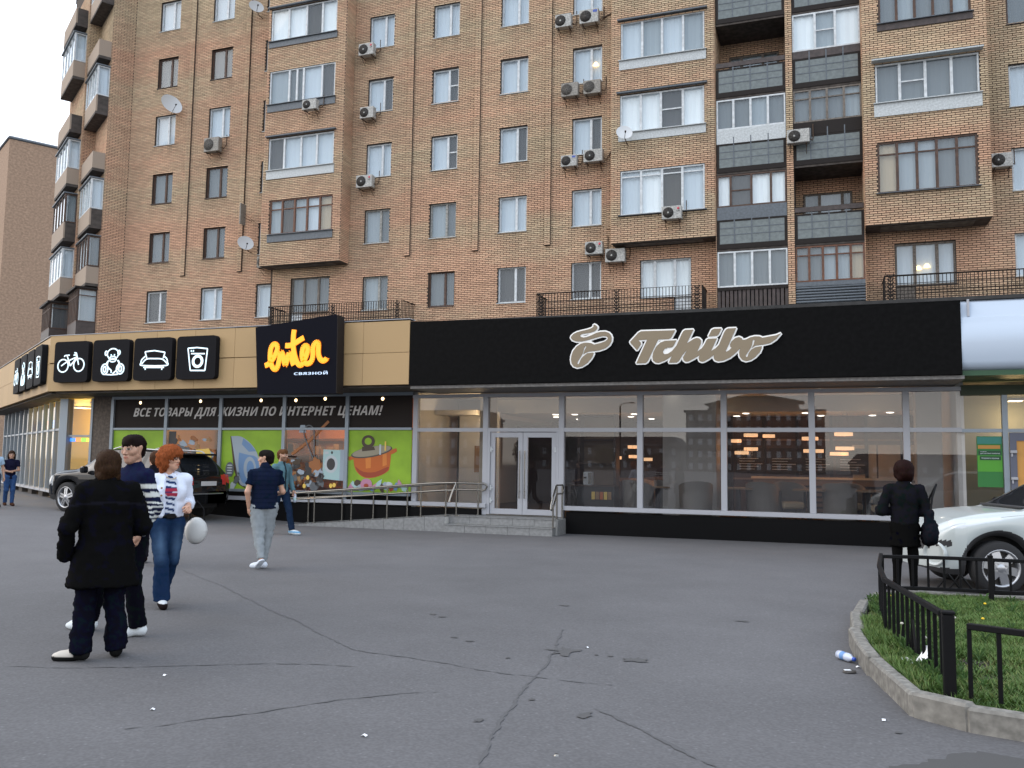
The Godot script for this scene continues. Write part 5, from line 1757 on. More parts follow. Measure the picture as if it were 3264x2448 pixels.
	for i in 6:
		panel(wl, "post", Transform3D(), Vector3(-1.1 + i * 0.85, 0, 0.0), Vector3(-1.02 + i * 0.85, 2.6, 0.08), M.cafe_black)
	for y in [0.9, 1.95]:
		panel(wl, "rail", Transform3D(), Vector3(-1.02, y, 0.001), Vector3(3.9, y + 0.05, 0.06), M.cafe_wood_light)
	for i in 4:
		var bd := panel(wl, "menu_board", Transform3D(), Vector3(-0.95 + i * 0.85, 1.1, 0.09), Vector3(-0.2 + i * 0.85, 1.75, 0.11), M.cafe_black)
		if i == 0:
			lettering(bd, "menu_text", "YOU!", M.pale_print, -0.9, 1.55, -0.5, 1.7, 0.114)
		for k in 5:
			panel(bd, "menu_line", Transform3D(), Vector3(-0.85 + i * 0.85, 1.18 + k * 0.07, 0.111), Vector3(-0.45 + i * 0.85 + 0.1 * (k % 3), 1.195 + k * 0.07, 0.113), M.pale_print)
	for i in 3:
		panel(wl, "cream_door", Transform3D(), Vector3(2.0 + i * 0.62, 0.1, 0.001), Vector3(2.58 + i * 0.62, 1.85, 0.03), M.door_cream)
	var cn := thing("counter", "long wood counter with a pale top in front of the menu boards", "counter", Vector3(-0.7, 0.37, -3.6))
	panel(cn, "base", Transform3D(), Vector3(-1.2, 0, -0.3), Vector3(2.2, 0.95, 0.3), M.cafe_wood_light)
	panel(cn, "top", Transform3D(), Vector3(-1.25, 0.951, -0.33), Vector3(2.25, 1.0, 0.33), M.chair_pale)
	for k in 6:
		panel(cn, "dark_slat", Transform3D(), Vector3(-1.15, 0.1 + k * 0.13, 0.301), Vector3(2.15, 0.15 + k * 0.13, 0.315), M.cafe_black)
	# tub chairs and tables
	var ch := make_tub_chair()
	var seats := [[-4.35, -0.85, 2.6, "nearest the window, right of the display counter"], [-3.75, -1.6, 2.4, "second row behind the nearest grey chair"], [-4.6, -2.6, 0.6, "facing the mural, third from the window"], [-3.4, -2.9, -0.4, "by the mural, left of the column"], [-2.95, -0.55, 3.4, "tight against the glass left of the column"], [-1.55, -1.6, 2.9, "first right of the column by the glass"], [-0.95, -1.9, 0.4, "behind the table right of the column"], [0.15, -1.35, 2.7, "dark one in the bay third from the right"], [0.35, -2.0, 0.2, "in front of the cream doors"], [1.1, -1.1, -1.4, "last one at the right end of the cafe"]]
	for i in seats.size():
		var q: Array = seats[i]
		var l := "grey tub chair inside the cafe, %s" % q[3]
		if i == 0:
			ch.position = Vector3(q[0], 0.37, q[1])
			ch.rotation.y = q[2]
			ch.set_meta("label", l)
		else:
			copy_of(ch, Vector3(q[0], 0.37, q[1]), q[2], l)
	var tb: Node3D
	for q in [[-3.95, -1.2, "between the two nearest chairs"], [-2.1, -1.6, "beside the grey column"], [-0.5, -1.3, "in the middle of the right half"], [0.75, -1.5, "near the right end"]]:
		var l := "square wooden cafe table inside the window, %s" % q[2]
		if tb:
			copy_of(tb, Vector3(q[0], 0.37, q[1]), 0, l)
			continue
		tb = thing("cafe_table", l, "table", Vector3(q[0], 0.37, q[1]), 0, "cafe tables")
		panel(tb, "tabletop", Transform3D(), Vector3(-0.35, 0.71, -0.35), Vector3(0.35, 0.75, 0.35), M.cafe_wood_light)
		panel(tb, "leg", Transform3D(), Vector3(-0.05, 0.03, -0.05), Vector3(0.05, 0.709, 0.05), M.cafe_black)
		panel(tb, "foot", Transform3D(), Vector3(-0.25, 0, -0.25), Vector3(0.25, 0.03, 0.25), M.cafe_black)
	# drum lamps on wires
	var drum := glow("drum_glow", lin(1.0, 0.62, 0.34), 0.62)
	var lp: Node3D
	var lamps := [[-5.85, 2.15, -3.0, 1.0], [-4.97, 2.1, -3.3, 0.8], [-5.85, 1.86, -3.0, 1.0], [-5.4, 1.8, -2.8, 0.9], [-4.9, 1.84, -3.1, 0.8], [-4.6, 1.77, -2.9, 0.9], [-1.92, 2.41, -3.0, 0.8], [-1.5, 2.4, -3.3, 0.7], [-2.3, 2.27, -3.2, 0.6], [-1.92, 2.06, -3.0, 0.8], [-2.12, 1.96, -2.7, 0.8], [0.28, 2.44, -3.0, 1.0], [0.3, 2.09, -2.9, 1.0], [0.17, 1.96, -3.1, 1.0], [-0.5, 2.33, -3.0, 0.9], [-0.42, 2.02, -2.8, 1.1]]
	for i in lamps.size():
		var q: Array = lamps[i]
		var spot: String = ["left cluster", "middle cluster", "right cluster"][0 if i < 6 else (1 if i < 11 else 2)]
		var l := "warm drum pendant lamp in the %s, %s" % [spot, ["highest", "second highest", "third down", "fourth down", "low, towards the right", "lowest of all"][[0, 1, 2, 3, 4, 5, 0, 1, 2, 3, 5, 0, 2, 5, 1, 3][i]]]
		var o: Node3D
		if lp == null:
			lp = thing("pendant_lamp", l, "pendant lamp", Vector3(q[0], q[1], q[2]), 0, "drum lamps hung in the cafe")
			var s := st()
			lathe(s, [[0.0, 0.04], [0.215, 0.04], [0.215, -0.04], [0.0, -0.04]], 24, Transform3D(), false)
			put("lamp_shade", s, drum, lp)
			var w := st()
			for a in 3:
				tube(w, [Vector3(cos(a * 2.1) * 0.15, 0.04, sin(a * 2.1) * 0.15), Vector3(cos(a * 2.1) * 0.05, 0.9, sin(a * 2.1) * 0.05)], 0.003, 4)
			put("wire", w, M.dark_metal, lp)
			o = lp
		else:
			o = copy_of(lp, Vector3(q[0], q[1], q[2]), 0, l)
		o.scale = Vector3(q[3], 1, q[3])
		if i % 3 == 0:
			var li := OmniLight3D.new()
			li.name = "lamp_light"
			li.light_color = Color(1.0, 0.66, 0.36)
			li.light_energy = 0.035
			li.light_size = 0.15
			li.omni_range = 12.0
			li.omni_attenuation = 2.0
			li.shadow_enabled = true
			li.position = Vector3(0, -0.2, 0)
			o.add_child(li, true)
	# recessed ceiling spots
	var sg := glow("spot_white", lin(1.0, 0.93, 0.80), 3.0)
	var sp: Node3D
	var n := 0
	for z in [-0.7, -3.2, -4.4, -5.6]:
		for x in [-7.5, -6.6, -5.3, -3.9, -2.4, -0.6, 1.0]:
			var yy := 3.355 if z > -2.0 else 2.975
			var where := Vector3(x + (0.35 if n % 2 else 0.0), yy, z)
			var spot_label := "round ceiling spot, %s from left, %s" % [["first", "second", "third", "fourth", "fifth", "sixth", "last"][n % 7], ["in the row along the window", "front row of the lowered ceiling", "middle row of the lowered ceiling", "rear row"][n / 7]]
			n += 1
			if sp == null:
				sp = thing("ceiling_spot", spot_label, "ceiling lamp", where, 0, "round ceiling spots of the cafe")
				var s := st()
				lathe(s, [[0.0, -0.012], [0.06, -0.012], [0.085, -0.006], [0.09, 0.0], [0.0, 0.0]], 14)
				put("lamp_face", s, sg, sp)
			else:
				copy_of(sp, where, 0, spot_label)
	for q in [[-6.6, 2.6, -2.0], [-2.6, 2.6, -2.4], [0.9, 2.6, -2.2], [-8.4, 2.7, -0.8]]:
		var li := OmniLight3D.new()
		li.name = "spot_light"
		li.light_color = Color(1.0, 0.86, 0.66)
		li.light_energy = 0.035 if q[0] > -8 else 0.3
		li.light_size = 0.12
		li.omni_range = 12.0
		li.omni_attenuation = 2.0
		li.shadow_enabled = true
		li.position = Vector3(q[0], q[1], q[2])
		add_child(li, true)


func make_tub_chair() -> Node3D:
	var t := thing("tub_chair", "", "chair", Vector3.ZERO, 0, "tub chairs of the cafe")
	var s := st()
	var n := 14
	s.set_smooth_group(1)
	var prev := []
	for i in n + 1:   # curved shell, lower at the arms
		var a := lerpf(-2.2, 2.2, float(i) / n)
		var hgt := 0.62 + 0.28 * cos(a * 0.6)
		var o := Vector3(sin(a) * 0.36, 0, -cos(a) * 0.34)
		var p := [o * 1.0 + Vector3(0, 0.06, 0), o * 1.08 + Vector3(0, hgt, 0), o * 0.92 + Vector3(0, hgt, 0), o * 0.86 + Vector3(0, 0.06, 0)]
		if prev.size():
			for k in 3:
				quad(s, prev[k], prev[k + 1], p[k + 1], p[k])
		prev = p
	put("shell", s, M.chair_back, t)
	var c := st()
	soft_box(c, Vector3(0, 0.36, 0.02), Vector3(0.52, 0.16, 0.5), 0.04)
	put("seat", c, M.chair_pale, t)
	for q in [Vector2(-0.22, -0.2), Vector2(0.22, -0.2), Vector2(-0.22, 0.22), Vector2(0.22, 0.22)]:
		var l := st()
		tube(l, [Vector3(q.x, 0, q.y), Vector3(q.x, 0.29, q.y)], 0.02, 6)
		put("leg", l, M.cafe_wood, t)
	return t


func entrance() -> void:
	# ramp, platform and step of grey tiles; the tiles of the faces are pieces with open joints
	var e := thing("entrance_steps", "grey tiled entrance platform with one step and a long ramp", "steps")
	var core := st()
	plate(core, PackedVector2Array([Vector2(-12.9, -0.1), Vector2(-8.55, -0.1), Vector2(-8.55, 0.345), Vector2(-8.7, 0.345), Vector2(-12.9, 0.002)]), 0.08, 0.97)
	put("ramp_core", core, M.grout, e)
	panel(e, "platform_core", Transform3D(), Vector3(-8.54, -0.1, 0.08), Vector3(-5.88, 0.345, 0.74), M.grout)
	panel(e, "step_core", Transform3D(), Vector3(-8.54, -0.1, 0.741), Vector3(-5.92, 0.165, 1.04), M.grout)
	# ramp face
	for i in 8:
		var x0 := -12.85 + i * 0.54
		var x1 := minf(x0 + 0.533, -8.56)
		var y0 := 0.36 * (x0 + 12.9) / 4.2
		var y1 := minf(0.36 * (x1 + 12.9) / 4.2, 0.36)
		var s := st()
		plate(s, PackedVector2Array([Vector2(x0, -0.08), Vector2(x1, -0.08), Vector2(x1, y1), Vector2(x0, y0 + 0.002)]), 0.972, 0.99)
		put("face_tile", s, M.tile, e)
		var t := st()
		quad(t, Vector3(x0, y0 + 0.008, 0.09), Vector3(x1, y1 + 0.008, 0.09), Vector3(x1, y1 + 0.008, 0.99), Vector3(x0, y0 + 0.008, 0.99))
		put("top_tile", t, M.tile, e)
	for i in 5:
		var x0 := -8.54 + i * 0.532
		panel(e, "face_tile", Transform3D(), Vector3(x0, 0.187, 0.742), Vector3(x0 + 0.525, 0.34, 0.76), M.tile)
		panel(e, "face_tile", Transform3D(), Vector3(x0, -0.08, 1.042), Vector3(x0 + 0.522, 0.16, 1.06), M.tile)
		panel(e, "top_tile", Transform3D(), Vector3(x0, 0.346, 0.09), Vector3(x0 + 0.525, 0.362, 0.775), M.tile)
		panel(e, "top_tile", Transform3D(), Vector3(x0, 0.166, 0.762), Vector3(x0 + 0.522, 0.182, 1.075), M.tile)
	for z in [0.1, 0.43]:
		panel(e, "side_tile", Transform3D(), Vector3(-5.878, -0.08, z), Vector3(-5.86, 0.34, z + 0.322), M.tile)
	panel(e, "side_tile", Transform3D(), Vector3(-5.918, -0.08, 0.765), Vector3(-5.9, 0.16, 1.05), M.tile)
	# steel handrails
	var yr := func(x: float) -> float: return 0.36 * clampf((x + 12.9) / 4.2, 0.0, 1.0)
	var names := ["long steel handrail with two bars on the outer edge of the ramp", "long steel handrail with two bars along the wall side of the ramp", "short steel handrail right of the entrance step"]
	for k in 2:
		var r := thing("handrail", names[k], "handrail")
		var z: float = [0.9, 0.16][k]
		var xs: Array = [[-12.15, -11.1, -10.12, -9.22, -8.3], [-12.8, -11.8, -10.9, -9.95, -8.9, -8.05]][k]
		for x in xs:
			var s := st()
			tube(s, [Vector3(x, yr.call(x) + 0.005, z), Vector3(x, yr.call(x) + 0.75, z)], 0.019, 8)
			lathe(s, [[0.0, 0.014], [0.045, 0.014], [0.045, 0.0]], 10, Transform3D(Basis(), Vector3(x, yr.call(x) + 0.008, z)), false)
			put("post", s, M.steel, r)
		var b := st()
		var a0: float = -12.7 if k == 0 else -13.5
		var a1: float = -8.42 if k == 0 else -7.92
		var path := []
		for i in 9:
			var x := lerpf(a0, a1, i / 8.0)
			path.append(Vector3(x, yr.call(x) + 0.78 - (0.02 if k else 0.0), z))
		if k == 0:
			path.append_array([Vector3(-8.3, 1.14, 0.92), Vector3(-8.36, 0.92, 1.02), Vector3(-8.4, 0.7, 1.1)])
		else:
			path.append_array([Vector3(-7.85, 1.1, z), Vector3(-7.83, 1.04, z), Vector3(-7.87, 0.97, z), Vector3(-7.95, 0.95, z)])
		tube(b, path, 0.024, 8)
		put("upper_bar", b, M.steel, r)
		var c := st()
		tube(c, [Vector3(a0 + 0.02, yr.call(a0) + 0.74, z), Vector3(a0 - 0.06, yr.call(a0) + 0.69, z), Vector3(a0 + 0.02, yr.call(a0) + 0.62, z), Vector3(-10.6, yr.call(-10.6) + 0.6, z), Vector3(-8.6, yr.call(-8.6) + 0.6, z), Vector3(-7.95 if k else -8.4, 0.96, z)], 0.02, 8)
		put("lower_bar", c, M.steel, r)
	var r2 := thing("handrail", names[2], "handrail")
	for q in [[-5.91, 0.95, 0.18, 0.7], [-5.93, 0.6, 0.362, 1.1], [-5.93, 0.18, 0.362, 1.1]]:
		var s := st()
		tube(s, [Vector3(q[0], q[2], q[1]), Vector3(q[0], q[3], q[1])], 0.02, 8)
		lathe(s, [[0.0, 0.012], [0.045, 0.012], [0.045, 0.0]], 10, Transform3D(Basis(), Vector3(q[0], q[2], q[1])), false)
		put("post", s, M.steel, r2)
	var s2 := st()
	tube(s2, [Vector3(-5.93, 0.60, 1.06), Vector3(-5.93, 0.70, 1.04), Vector3(-5.93, 1.1, 0.68), Vector3(-5.93, 1.13, 0.6), Vector3(-5.93, 1.13, 0.16), Vector3(-5.93, 1.08, 0.1), Vector3(-5.93, 0.97, 0.1), Vector3(-5.93, 0.93, 0.16), Vector3(-5.93, 0.93, 0.6), Vector3(-5.93, 0.66, 0.86), Vector3(-5.93, 0.58, 1.02)], 0.022, 8)
	put("bar", s2, M.steel, r2)


func wall_fittings() -> void:
	# outdoor air conditioner units: x, y, z of the wall behind, width, height, label, style (0 white, 1 beige, 2 with red mark, 3 with blue mark)
	var list := [
		[-19.45, 20.17, -14.0, 0.75, 0.55, "white air conditioner under the fifth row window, right of the left bay", 2], [-19.32, 17.2, -14.0, 0.68, 0.52, "white air conditioner under the fourth row window, right of the left bay", 0], [-19.35, 14.04, -14.0, 0.8, 0.56, "white air conditioner under the third row window, with a red mark", 2],
		[-21.81, 17.58, -13.2, 0.73, 0.46, "white air conditioner hung on the dark sill of the left bay", 0], [-10.17, 19.98, -14.0, 0.68, 0.56, "left one of the top pair of air conditioners left of the middle bay", 0], [-9.07, 19.99, -14.0, 0.8, 0.58, "right one of the top pair of air conditioners, blue mark", 3],
		[-9.87, 16.97, -14.0, 0.72, 0.57, "left one of the second pair of beige air conditioners left of the middle bay", 1], [-8.92, 16.96, -14.0, 0.72, 0.57, "right one of the second pair of beige air conditioners", 1], [-9.88, 13.96, -14.0, 0.67, 0.47, "small air conditioner with a blue mark, left in the third pair", 3], [-8.86, 14.07, -14.0, 0.79, 0.51, "larger air conditioner at right in the third pair", 0],
		[-8.81, 10.26, -14.0, 0.72, 0.52, "air conditioner with a red mark, left of the lowest pair under the middle bay", 2], [-7.94, 9.9, -14.0, 0.79, 0.54, "air conditioner right of the lowest pair under the middle bay", 0], [-5.57, 11.22, -13.25, 0.75, 0.5, "air conditioner with a red mark on the middle bay under its open window", 2], [-28.24, 16.95, -14.6, 0.87, 0.7, "beige air conditioner under a window of the left wing, with a pipe", 1],
		[-24.9, 10.9, -14.6, 0.8, 0.55, "grey air conditioner half hidden at the left foot of the left bay", 1], [-0.95, 13.7, -13.3, 0.79, 0.51, "white air conditioner in front of the loggia pillar", 0], [5.72, 12.32, -14.0, 0.66, 0.5, "white air conditioner beside the right bay at the picture edge", 0]]
	for q in list:
		var t := thing("air_conditioner", q[5], "air conditioner", Vector3(q[0], q[1] - q[4] / 2, q[2] + 0.2), 0, "air conditioners on the brick wall")
		var w: float = q[3]
		var h: float = q[4]
		var s := st()
		soft_box(s, Vector3(0, h / 2, 0.14), Vector3(w, h, 0.28), 0.015)
		put("case", s, M.ac_beige if q[6] == 1 else M.ac_white, t)
		var c := Vector3(-w * 0.17, h * 0.5, 0.282)
		var f := st()
		lathe(f, [[h * 0.41, 0.0], [h * 0.41, 0.006], [0.0, 0.004]], 20, Transform3D(Basis(Vector3.RIGHT, PI / 2), c))
		var fan := put("fan_opening", f, M.ac_dark, t)
		var g := st()
		for k in 5:
			var r := h * 0.41 * (k + 1) / 5.0
			var ring := []
			for a in 17:
				ring.append(c + Vector3(cos(TAU * a / 16) * r, sin(TAU * a / 16) * r, 0.012))
			tube(g, ring, 0.0035, 4, false)
		for a in 4:
			tube(g, [c + Vector3(cos(PI * a / 4) * h * 0.41, sin(PI * a / 4) * h * 0.41, 0.014), c - Vector3(cos(PI * a / 4) * h * 0.41, sin(PI * a / 4) * h * 0.41, -0.014)], 0.004, 4)
		put("fan_grille", g, M.ac_beige if q[6] == 1 else M.rubber, fan)
		var hub := st()
		lathe(hub, [[0.0, 0.022], [h * 0.07, 0.016], [h * 0.08, 0.008]], 12, Transform3D(Basis(Vector3.RIGHT, PI / 2), c))
		put("fan_hub", hub, M.ac_white if q[6] == 0 or q[6] == 2 else M.ac_dark, fan)
		if q[6] >= 2:
			var mk := st()
			if q[6] == 2:
				lathe(mk, [[0.0, 0.003], [0.05, 0.002], [0.05, 0.0]], 14, Transform3D(Basis(Vector3.RIGHT, PI / 2), Vector3(w * 0.34, h * 0.78, 0.281)))
			else:
				span(mk, Vector3(w * 0.22, h * 0.72, 0.281), Vector3(w * 0.44, h * 0.9, 0.284))
			put("badge", mk, M.red_mark if q[6] == 2 else M.blue_mark, t)
			if q[6] == 2:
				lettering(t, "badge_letters", "LG", M.rubber, w * 0.27, h * 0.55, w * 0.41, h * 0.65, 0.284)
		for x in [-w * 0.35, w * 0.35]:
			var b := st()
			span(b, Vector3(x - 0.015, -0.03, -0.19), Vector3(x + 0.015, -0.002, 0.26))
			tube(b, [Vector3(x, -0.3, -0.18), Vector3(x, -0.02, 0.24)], 0.012, 4)
			put("bracket", b, M.rust, t)
		var p := st()
		tube(p, [Vector3(w / 2, h * 0.3, 0.1), Vector3(w / 2 + 0.1, h * 0.25, 0.0), Vector3(w / 2 + 0.12, h * 0.6, -0.16), Vector3(w / 2 + 0.12, h * 0.6 + 0.5, -0.17)], 0.018, 5)
		put("pipe", p, M.rust, t)
	# long cable runs
	for q in [["black cable bundle beside the third pair of air conditioners", [Vector3(-8.3, 14.1, -13.9), Vector3(-8.2, 14.3, -13.93), Vector3(-8.14, 15.0, -13.95), Vector3(-8.16, 15.9, -13.95)], 0.05], ["grey conduit curving down to the top pair of air conditioners", [Vector3(-8.6, 20.0, -13.9), Vector3(-8.2, 20.15, -13.93), Vector3(-8.05, 20.6, -13.94), Vector3(-8.03, 22.5, -13.94)], 0.06]]:
		var t := thing("cable", q[0], "cable")
		var s := st()
		tube(s, q[1], q[2] * 0.6, 6)
		put("cable_run", s, M.rust, t)
	for q in [[-30.76, 19.22, -14.55, 0.54, 1.15, "pale satellite dish above a window of the left wing, seen edge on"], [-25.88, 23.51, -14.55, 0.36, 0.85, "satellite dish high up, left of the left bay"], [-25.93, 11.82, -14.55, 0.38, 0.85, "small satellite dish low beside the left bay"], [-7.39, 14.52, -13.2, 0.32, 0.35, "round grey satellite dish on the middle bay"]]:
		var t := thing("satellite_dish", q[5], "satellite dish", Vector3(q[0], q[1], q[2] + 0.5), q[4], "satellite dishes on the brick wall")
		var s := st()
		var pr := []
		for k in 7:
			var r: float = q[3] * k / 6.0
			pr.append([r, r * r * 0.45])
		lathe(s, pr, 20, Transform3D(Basis(Vector3.RIGHT, PI / 2 - 0.35)))
		put("reflector", s, M.dish, t)
		var a := st()
		tube(a, [Vector3(0, -q[3] * 0.9, 0.1), Vector3(0, -q[3] * 0.3, q[3] * 1.1)], 0.012, 5)
		soft_box(a, Vector3(0, -q[3] * 0.25, q[3] * 1.12), Vector3(0.06, 0.06, 0.1), 0.01)
		put("feed_arm", a, M.dark_metal, t)
		var m := st()
		var inv := Basis(Vector3.UP, -q[4])
		tube(m, [Vector3(0, -0.05, -0.02), inv * Vector3(0.05, -0.35, -0.2), inv * Vector3(0.05, -0.35, -0.5)], 0.02, 5)
		put("wall_mount", m, M.rust, t)
	var an := thing("antenna", "thin grey grid antenna on a bracket beside the left bay", "antenna", Vector3(-26.19, 13.27, -14.1))
	var s := st()
	span(s, Vector3(-0.03, -0.5, -0.2), Vector3(0.03, 0.5, 0.2))
	put("grid_panel", s, M.ac_beige, an)
	var m := st()
	tube(m, [Vector3(0, -0.1, 0), Vector3(0.2, -0.25, -0.45)], 0.015, 5)
	tube(m, [Vector3(0, 0.1, 0), Vector3(0.5, -0.35, -0.3)], 0.01, 5)
	put("bracket", m, M.rust, an)
	# lamps burning behind two windows
	for q in [[3.05, 8.75, -14.24, "pair of lit warm lamp shades behind the lowest window under the right bay", 2], [-8.92, 18.1, -14.18, "small lit lamp behind the window over the beige air conditioners", 1]]:
		var t := thing("window_lamp", q[3], "lamp", Vector3(q[0], q[1], q[2]))
		for k in q[4]:
			var g := st()
			lathe(g, [[0.0, 0.16], [0.05, 0.15], [0.12, 0.02], [0.0, 0.0]], 12, Transform3D(Basis(), Vector3(k * 0.28, k * 0.06, 0.03)))
			put("lamp_shade", g, glow("warm_shade", lin(1.0, 0.62, 0.25), 2.0), t)


func along(a: Array, x: float) -> float:
	if x <= a[0][0]:
		return a[0][1]
	for i in a.size() - 1:
		if x <= a[i + 1][0]:
			var t: float = (x - a[i][0]) / (a[i + 1][0] - a[i][0])
			var y0: float = a[maxi(i - 1, 0)][1]
			var y3: float = a[mini(i + 2, a.size() - 1)][1]
			return clampf(cubic_interpolate(a[i][1], a[i + 1][1], y0, y3, t), minf(a[i][1], a[i + 1][1]), maxf(a[i][1], a[i + 1][1]))
	return a[-1][1]


# a car's skin from its long profiles; classify says which part each small face belongs to
func car_skin(t: Node, pr: Dictionary, mats: Dictionary, classify: Callable) -> void:
	var n: int = pr.stations
	var sub: int = pr.sub
	var x0: float = pr.x0
	var x1: float = pr.x1
	var rows := []
	for i in n + 1:
		var f := float(i) / n
		f = f - sin(TAU * f) * 0.085   # closer stations at the ends
		var x := lerpf(x0, x1, f)
		var top := along(pr.top, x)
		var belt := minf(along(pr.belt, x), top - 0.012)
		var w := along(pr.wide, x)
		var wt := minf(along(pr.roof, x), w)
		var low := along(pr.low, x)
		for a in pr.arches:
			var q := absf(x - a[0])
			if q < a[2]:
				low = maxf(low, a[1] + sqrt(a[2] * a[2] - q * q))
		low = minf(low, belt - 0.02)
		var key := [Vector2(w * 0.90, low), Vector2(w * 0.97, lerpf(low, belt, 0.22)), Vector2(w * 1.0, lerpf(low, belt, 0.6)), Vector2(w * 0.985, belt), Vector2(lerpf(w * 0.97, wt, 0.45), lerpf(belt, top, 0.4)), Vector2(wt, lerpf(belt, top, 0.86)), Vector2(wt * 0.88, lerpf(belt, top, 0.955)), Vector2(wt * 0.5, lerpf(belt, top, 0.99)), Vector2(0, top)]
		var row := []
		for k in key.size() - 1:
			for s in sub:
				row.append(key[k].cubic_interpolate(key[k + 1], key[maxi(k - 1, 0)], key[mini(k + 2, key.size() - 1)], s / float(sub)))
		row.append(key[-1])
		for k in row.size():
			row[k] = Vector3(x, row[k].y, row[k].x)
		rows.append(row)
	var m: int = rows[0].size()
	var nor := []
	for i in n + 1:
		var r := []
		for k in m:
			var du: Vector3 = rows[mini(i + 1, n)][k] - rows[maxi(i - 1, 0)][k]
			var dv: Vector3 = rows[i][mini(k + 1, m - 1)] - rows[i][maxi(k - 1, 0)]
			if k == m - 1:
				dv = Vector3(0, 0, -1)
			var nn := dv.cross(du).normalized()
			var pt: Vector3 = rows[i][k]
			if nn.dot(Vector3(pt.x * 0.35, pt.y - 0.72, pt.z + 0.02)) < 0.0:
				nn = -nn
			r.append(nn)
		nor.append(r)
	var sts := {}
	for i in n:
		for k in m - 1:
			var c: Vector3 = (rows[i][k] + rows[i + 1][k + 1]) / 2.0
			for sd in [1.0, -1.0]:
				var kind: String = classify.call(c.x, c.y, c.z, float(k) / (m - 1), sd)
				if kind == "":
					continue
				if not sts.has(kind):
					sts[kind] = SurfaceTool.new()
					sts[kind].begin(Mesh.PRIMITIVE_TRIANGLES)
				var idx := [[i, k], [i + 1, k], [i + 1, k + 1], [i, k], [i + 1, k + 1], [i, k + 1]]
				var g: Vector3 = (rows[i + 1][k] - rows[i][k]).cross(rows[i + 1][k + 1] - rows[i][k])
				if (g.dot(nor[i][k] + nor[i + 1][k + 1]) > 0.0) == (sd > 0.0):
					idx = [[i, k], [i + 1, k + 1], [i + 1, k], [i, k], [i, k + 1], [i + 1, k + 1]]
				for q in idx:
					var v: Vector3 = rows[q[0]][q[1]]
					var nn: Vector3 = nor[q[0]][q[1]]
					sts[kind].set_normal(Vector3(nn.x, nn.y, nn.z * sd))
					sts[kind].add_vertex(Vector3(v.x, v.y, v.z * sd))
	# end caps
	for e in [0, n]:
		for k in m - 1:
			for sd in [1.0, -1.0]:
				var a: Vector3 = rows[e][k]
				var b: Vector3 = rows[e][k + 1]
				var kind := "body_shell"
				var s: SurfaceTool = sts[kind]
				for v in [Vector3(a.x, a.y, a.z * sd), Vector3(b.x, b.y, b.z * sd), Vector3(b.x, b.y, 0), Vector3(a.x, a.y, a.z * sd), Vector3(b.x, b.y, 0), Vector3(a.x, a.y, 0)]:
					s.set_normal(Vector3(1 if e else -1, 0, 0))
					s.add_vertex(v)
	for kind in sts:
		var o := MeshInstance3D.new()
		o.name = kind
		o.mesh = sts[kind].commit()
		o.mesh.surface_set_material(0, mats[kind])
		t.add_child(o, true)
	# dark underbody so that nothing shows through
	var u := st()
	for a in [[x0 + 0.25, pr.arches[1][0] - pr.arches[1][2]], [pr.arches[1][0] + pr.arches[1][2], pr.arches[0][0] - pr.arches[0][2]], [pr.arches[0][0] + pr.arches[0][2], x1 - 0.3]]:
		if a[1] > a[0]:
			span(u, Vector3(a[0], along(pr.low, 0.0) + 0.02, -0.62), Vector3(a[1], 0.62, 0.62))
	span(u, Vector3(x0 + 0.3, 0.55, -0.6), Vector3(x1 - 0.45, 0.8, 0.6))
	put("underbody", u, M.rubber, t)


func wheel(t: Node, at: Vector3, r: float, wide: float, spokes: int, double_spokes: bool) -> void:
	var side := signf(at.z)
	var xf := Transform3D(Basis(Vector3.RIGHT, PI / 2 * side), at)
	var s := st()
	lathe(s, [[r * 0.66, wide / 2], [r * 0.9, wide / 2], [r * 0.98, wide * 0.38], [r, wide * 0.2], [r, -wide * 0.3], [r * 0.9, -wide / 2], [r * 0.3, -wide / 2]], 32, xf)
	var w := put("wheel", s, M.rubber, t)
	var m := st()
	lathe(m, [[r * 0.70, wide * 0.52], [r * 0.67, wide * 0.54], [r * 0.63, wide * 0.48], [r * 0.61, wide * 0.1]], 32, xf)
	for i in spokes:
		var a := TAU * i / spokes + 0.25
		for j in ([-1.0, 1.0] if double_spokes else [0.0]):
			var d := Vector3(cos(a), 0, sin(a))
			var e := Vector3(-sin(a), 0, cos(a))
			var tw := r * (0.06 if double_spokes else 0.15)
			var off: float = j * r * 0.085
			var q := []
			for rr in [[0.1, 0.5, 0.9], [0.64, 0.42, 1.0]]:
				for c in [-1.0, 1.0]:
					q.append(xf * (d * r * rr[0] + e * (off * rr[2] + c * tw) + Vector3(0, wide * rr[1], 0)))
					q.append(xf * (d * r * rr[0] + e * (off * rr[2] + c * tw) + Vector3(0, wide * rr[1] - 0.04, 0)))
			quad(m, q[0], q[2], q[6], q[4])
			quad(m, q[0], q[4], q[5], q[1])
			quad(m, q[2], q[3], q[7], q[6])
	lathe(m, [[0.0, wide * 0.54], [r * 0.12, wide * 0.53], [r * 0.2, wide * 0.45]], 16, xf)
	put("rim", m, M.alloy, w)
	var b := st()
	lathe(b, [[r * 0.62, wide * 0.12], [0.0, wide * 0.12]], 24, xf)
	put("brake", b, M.ac_dark, w)


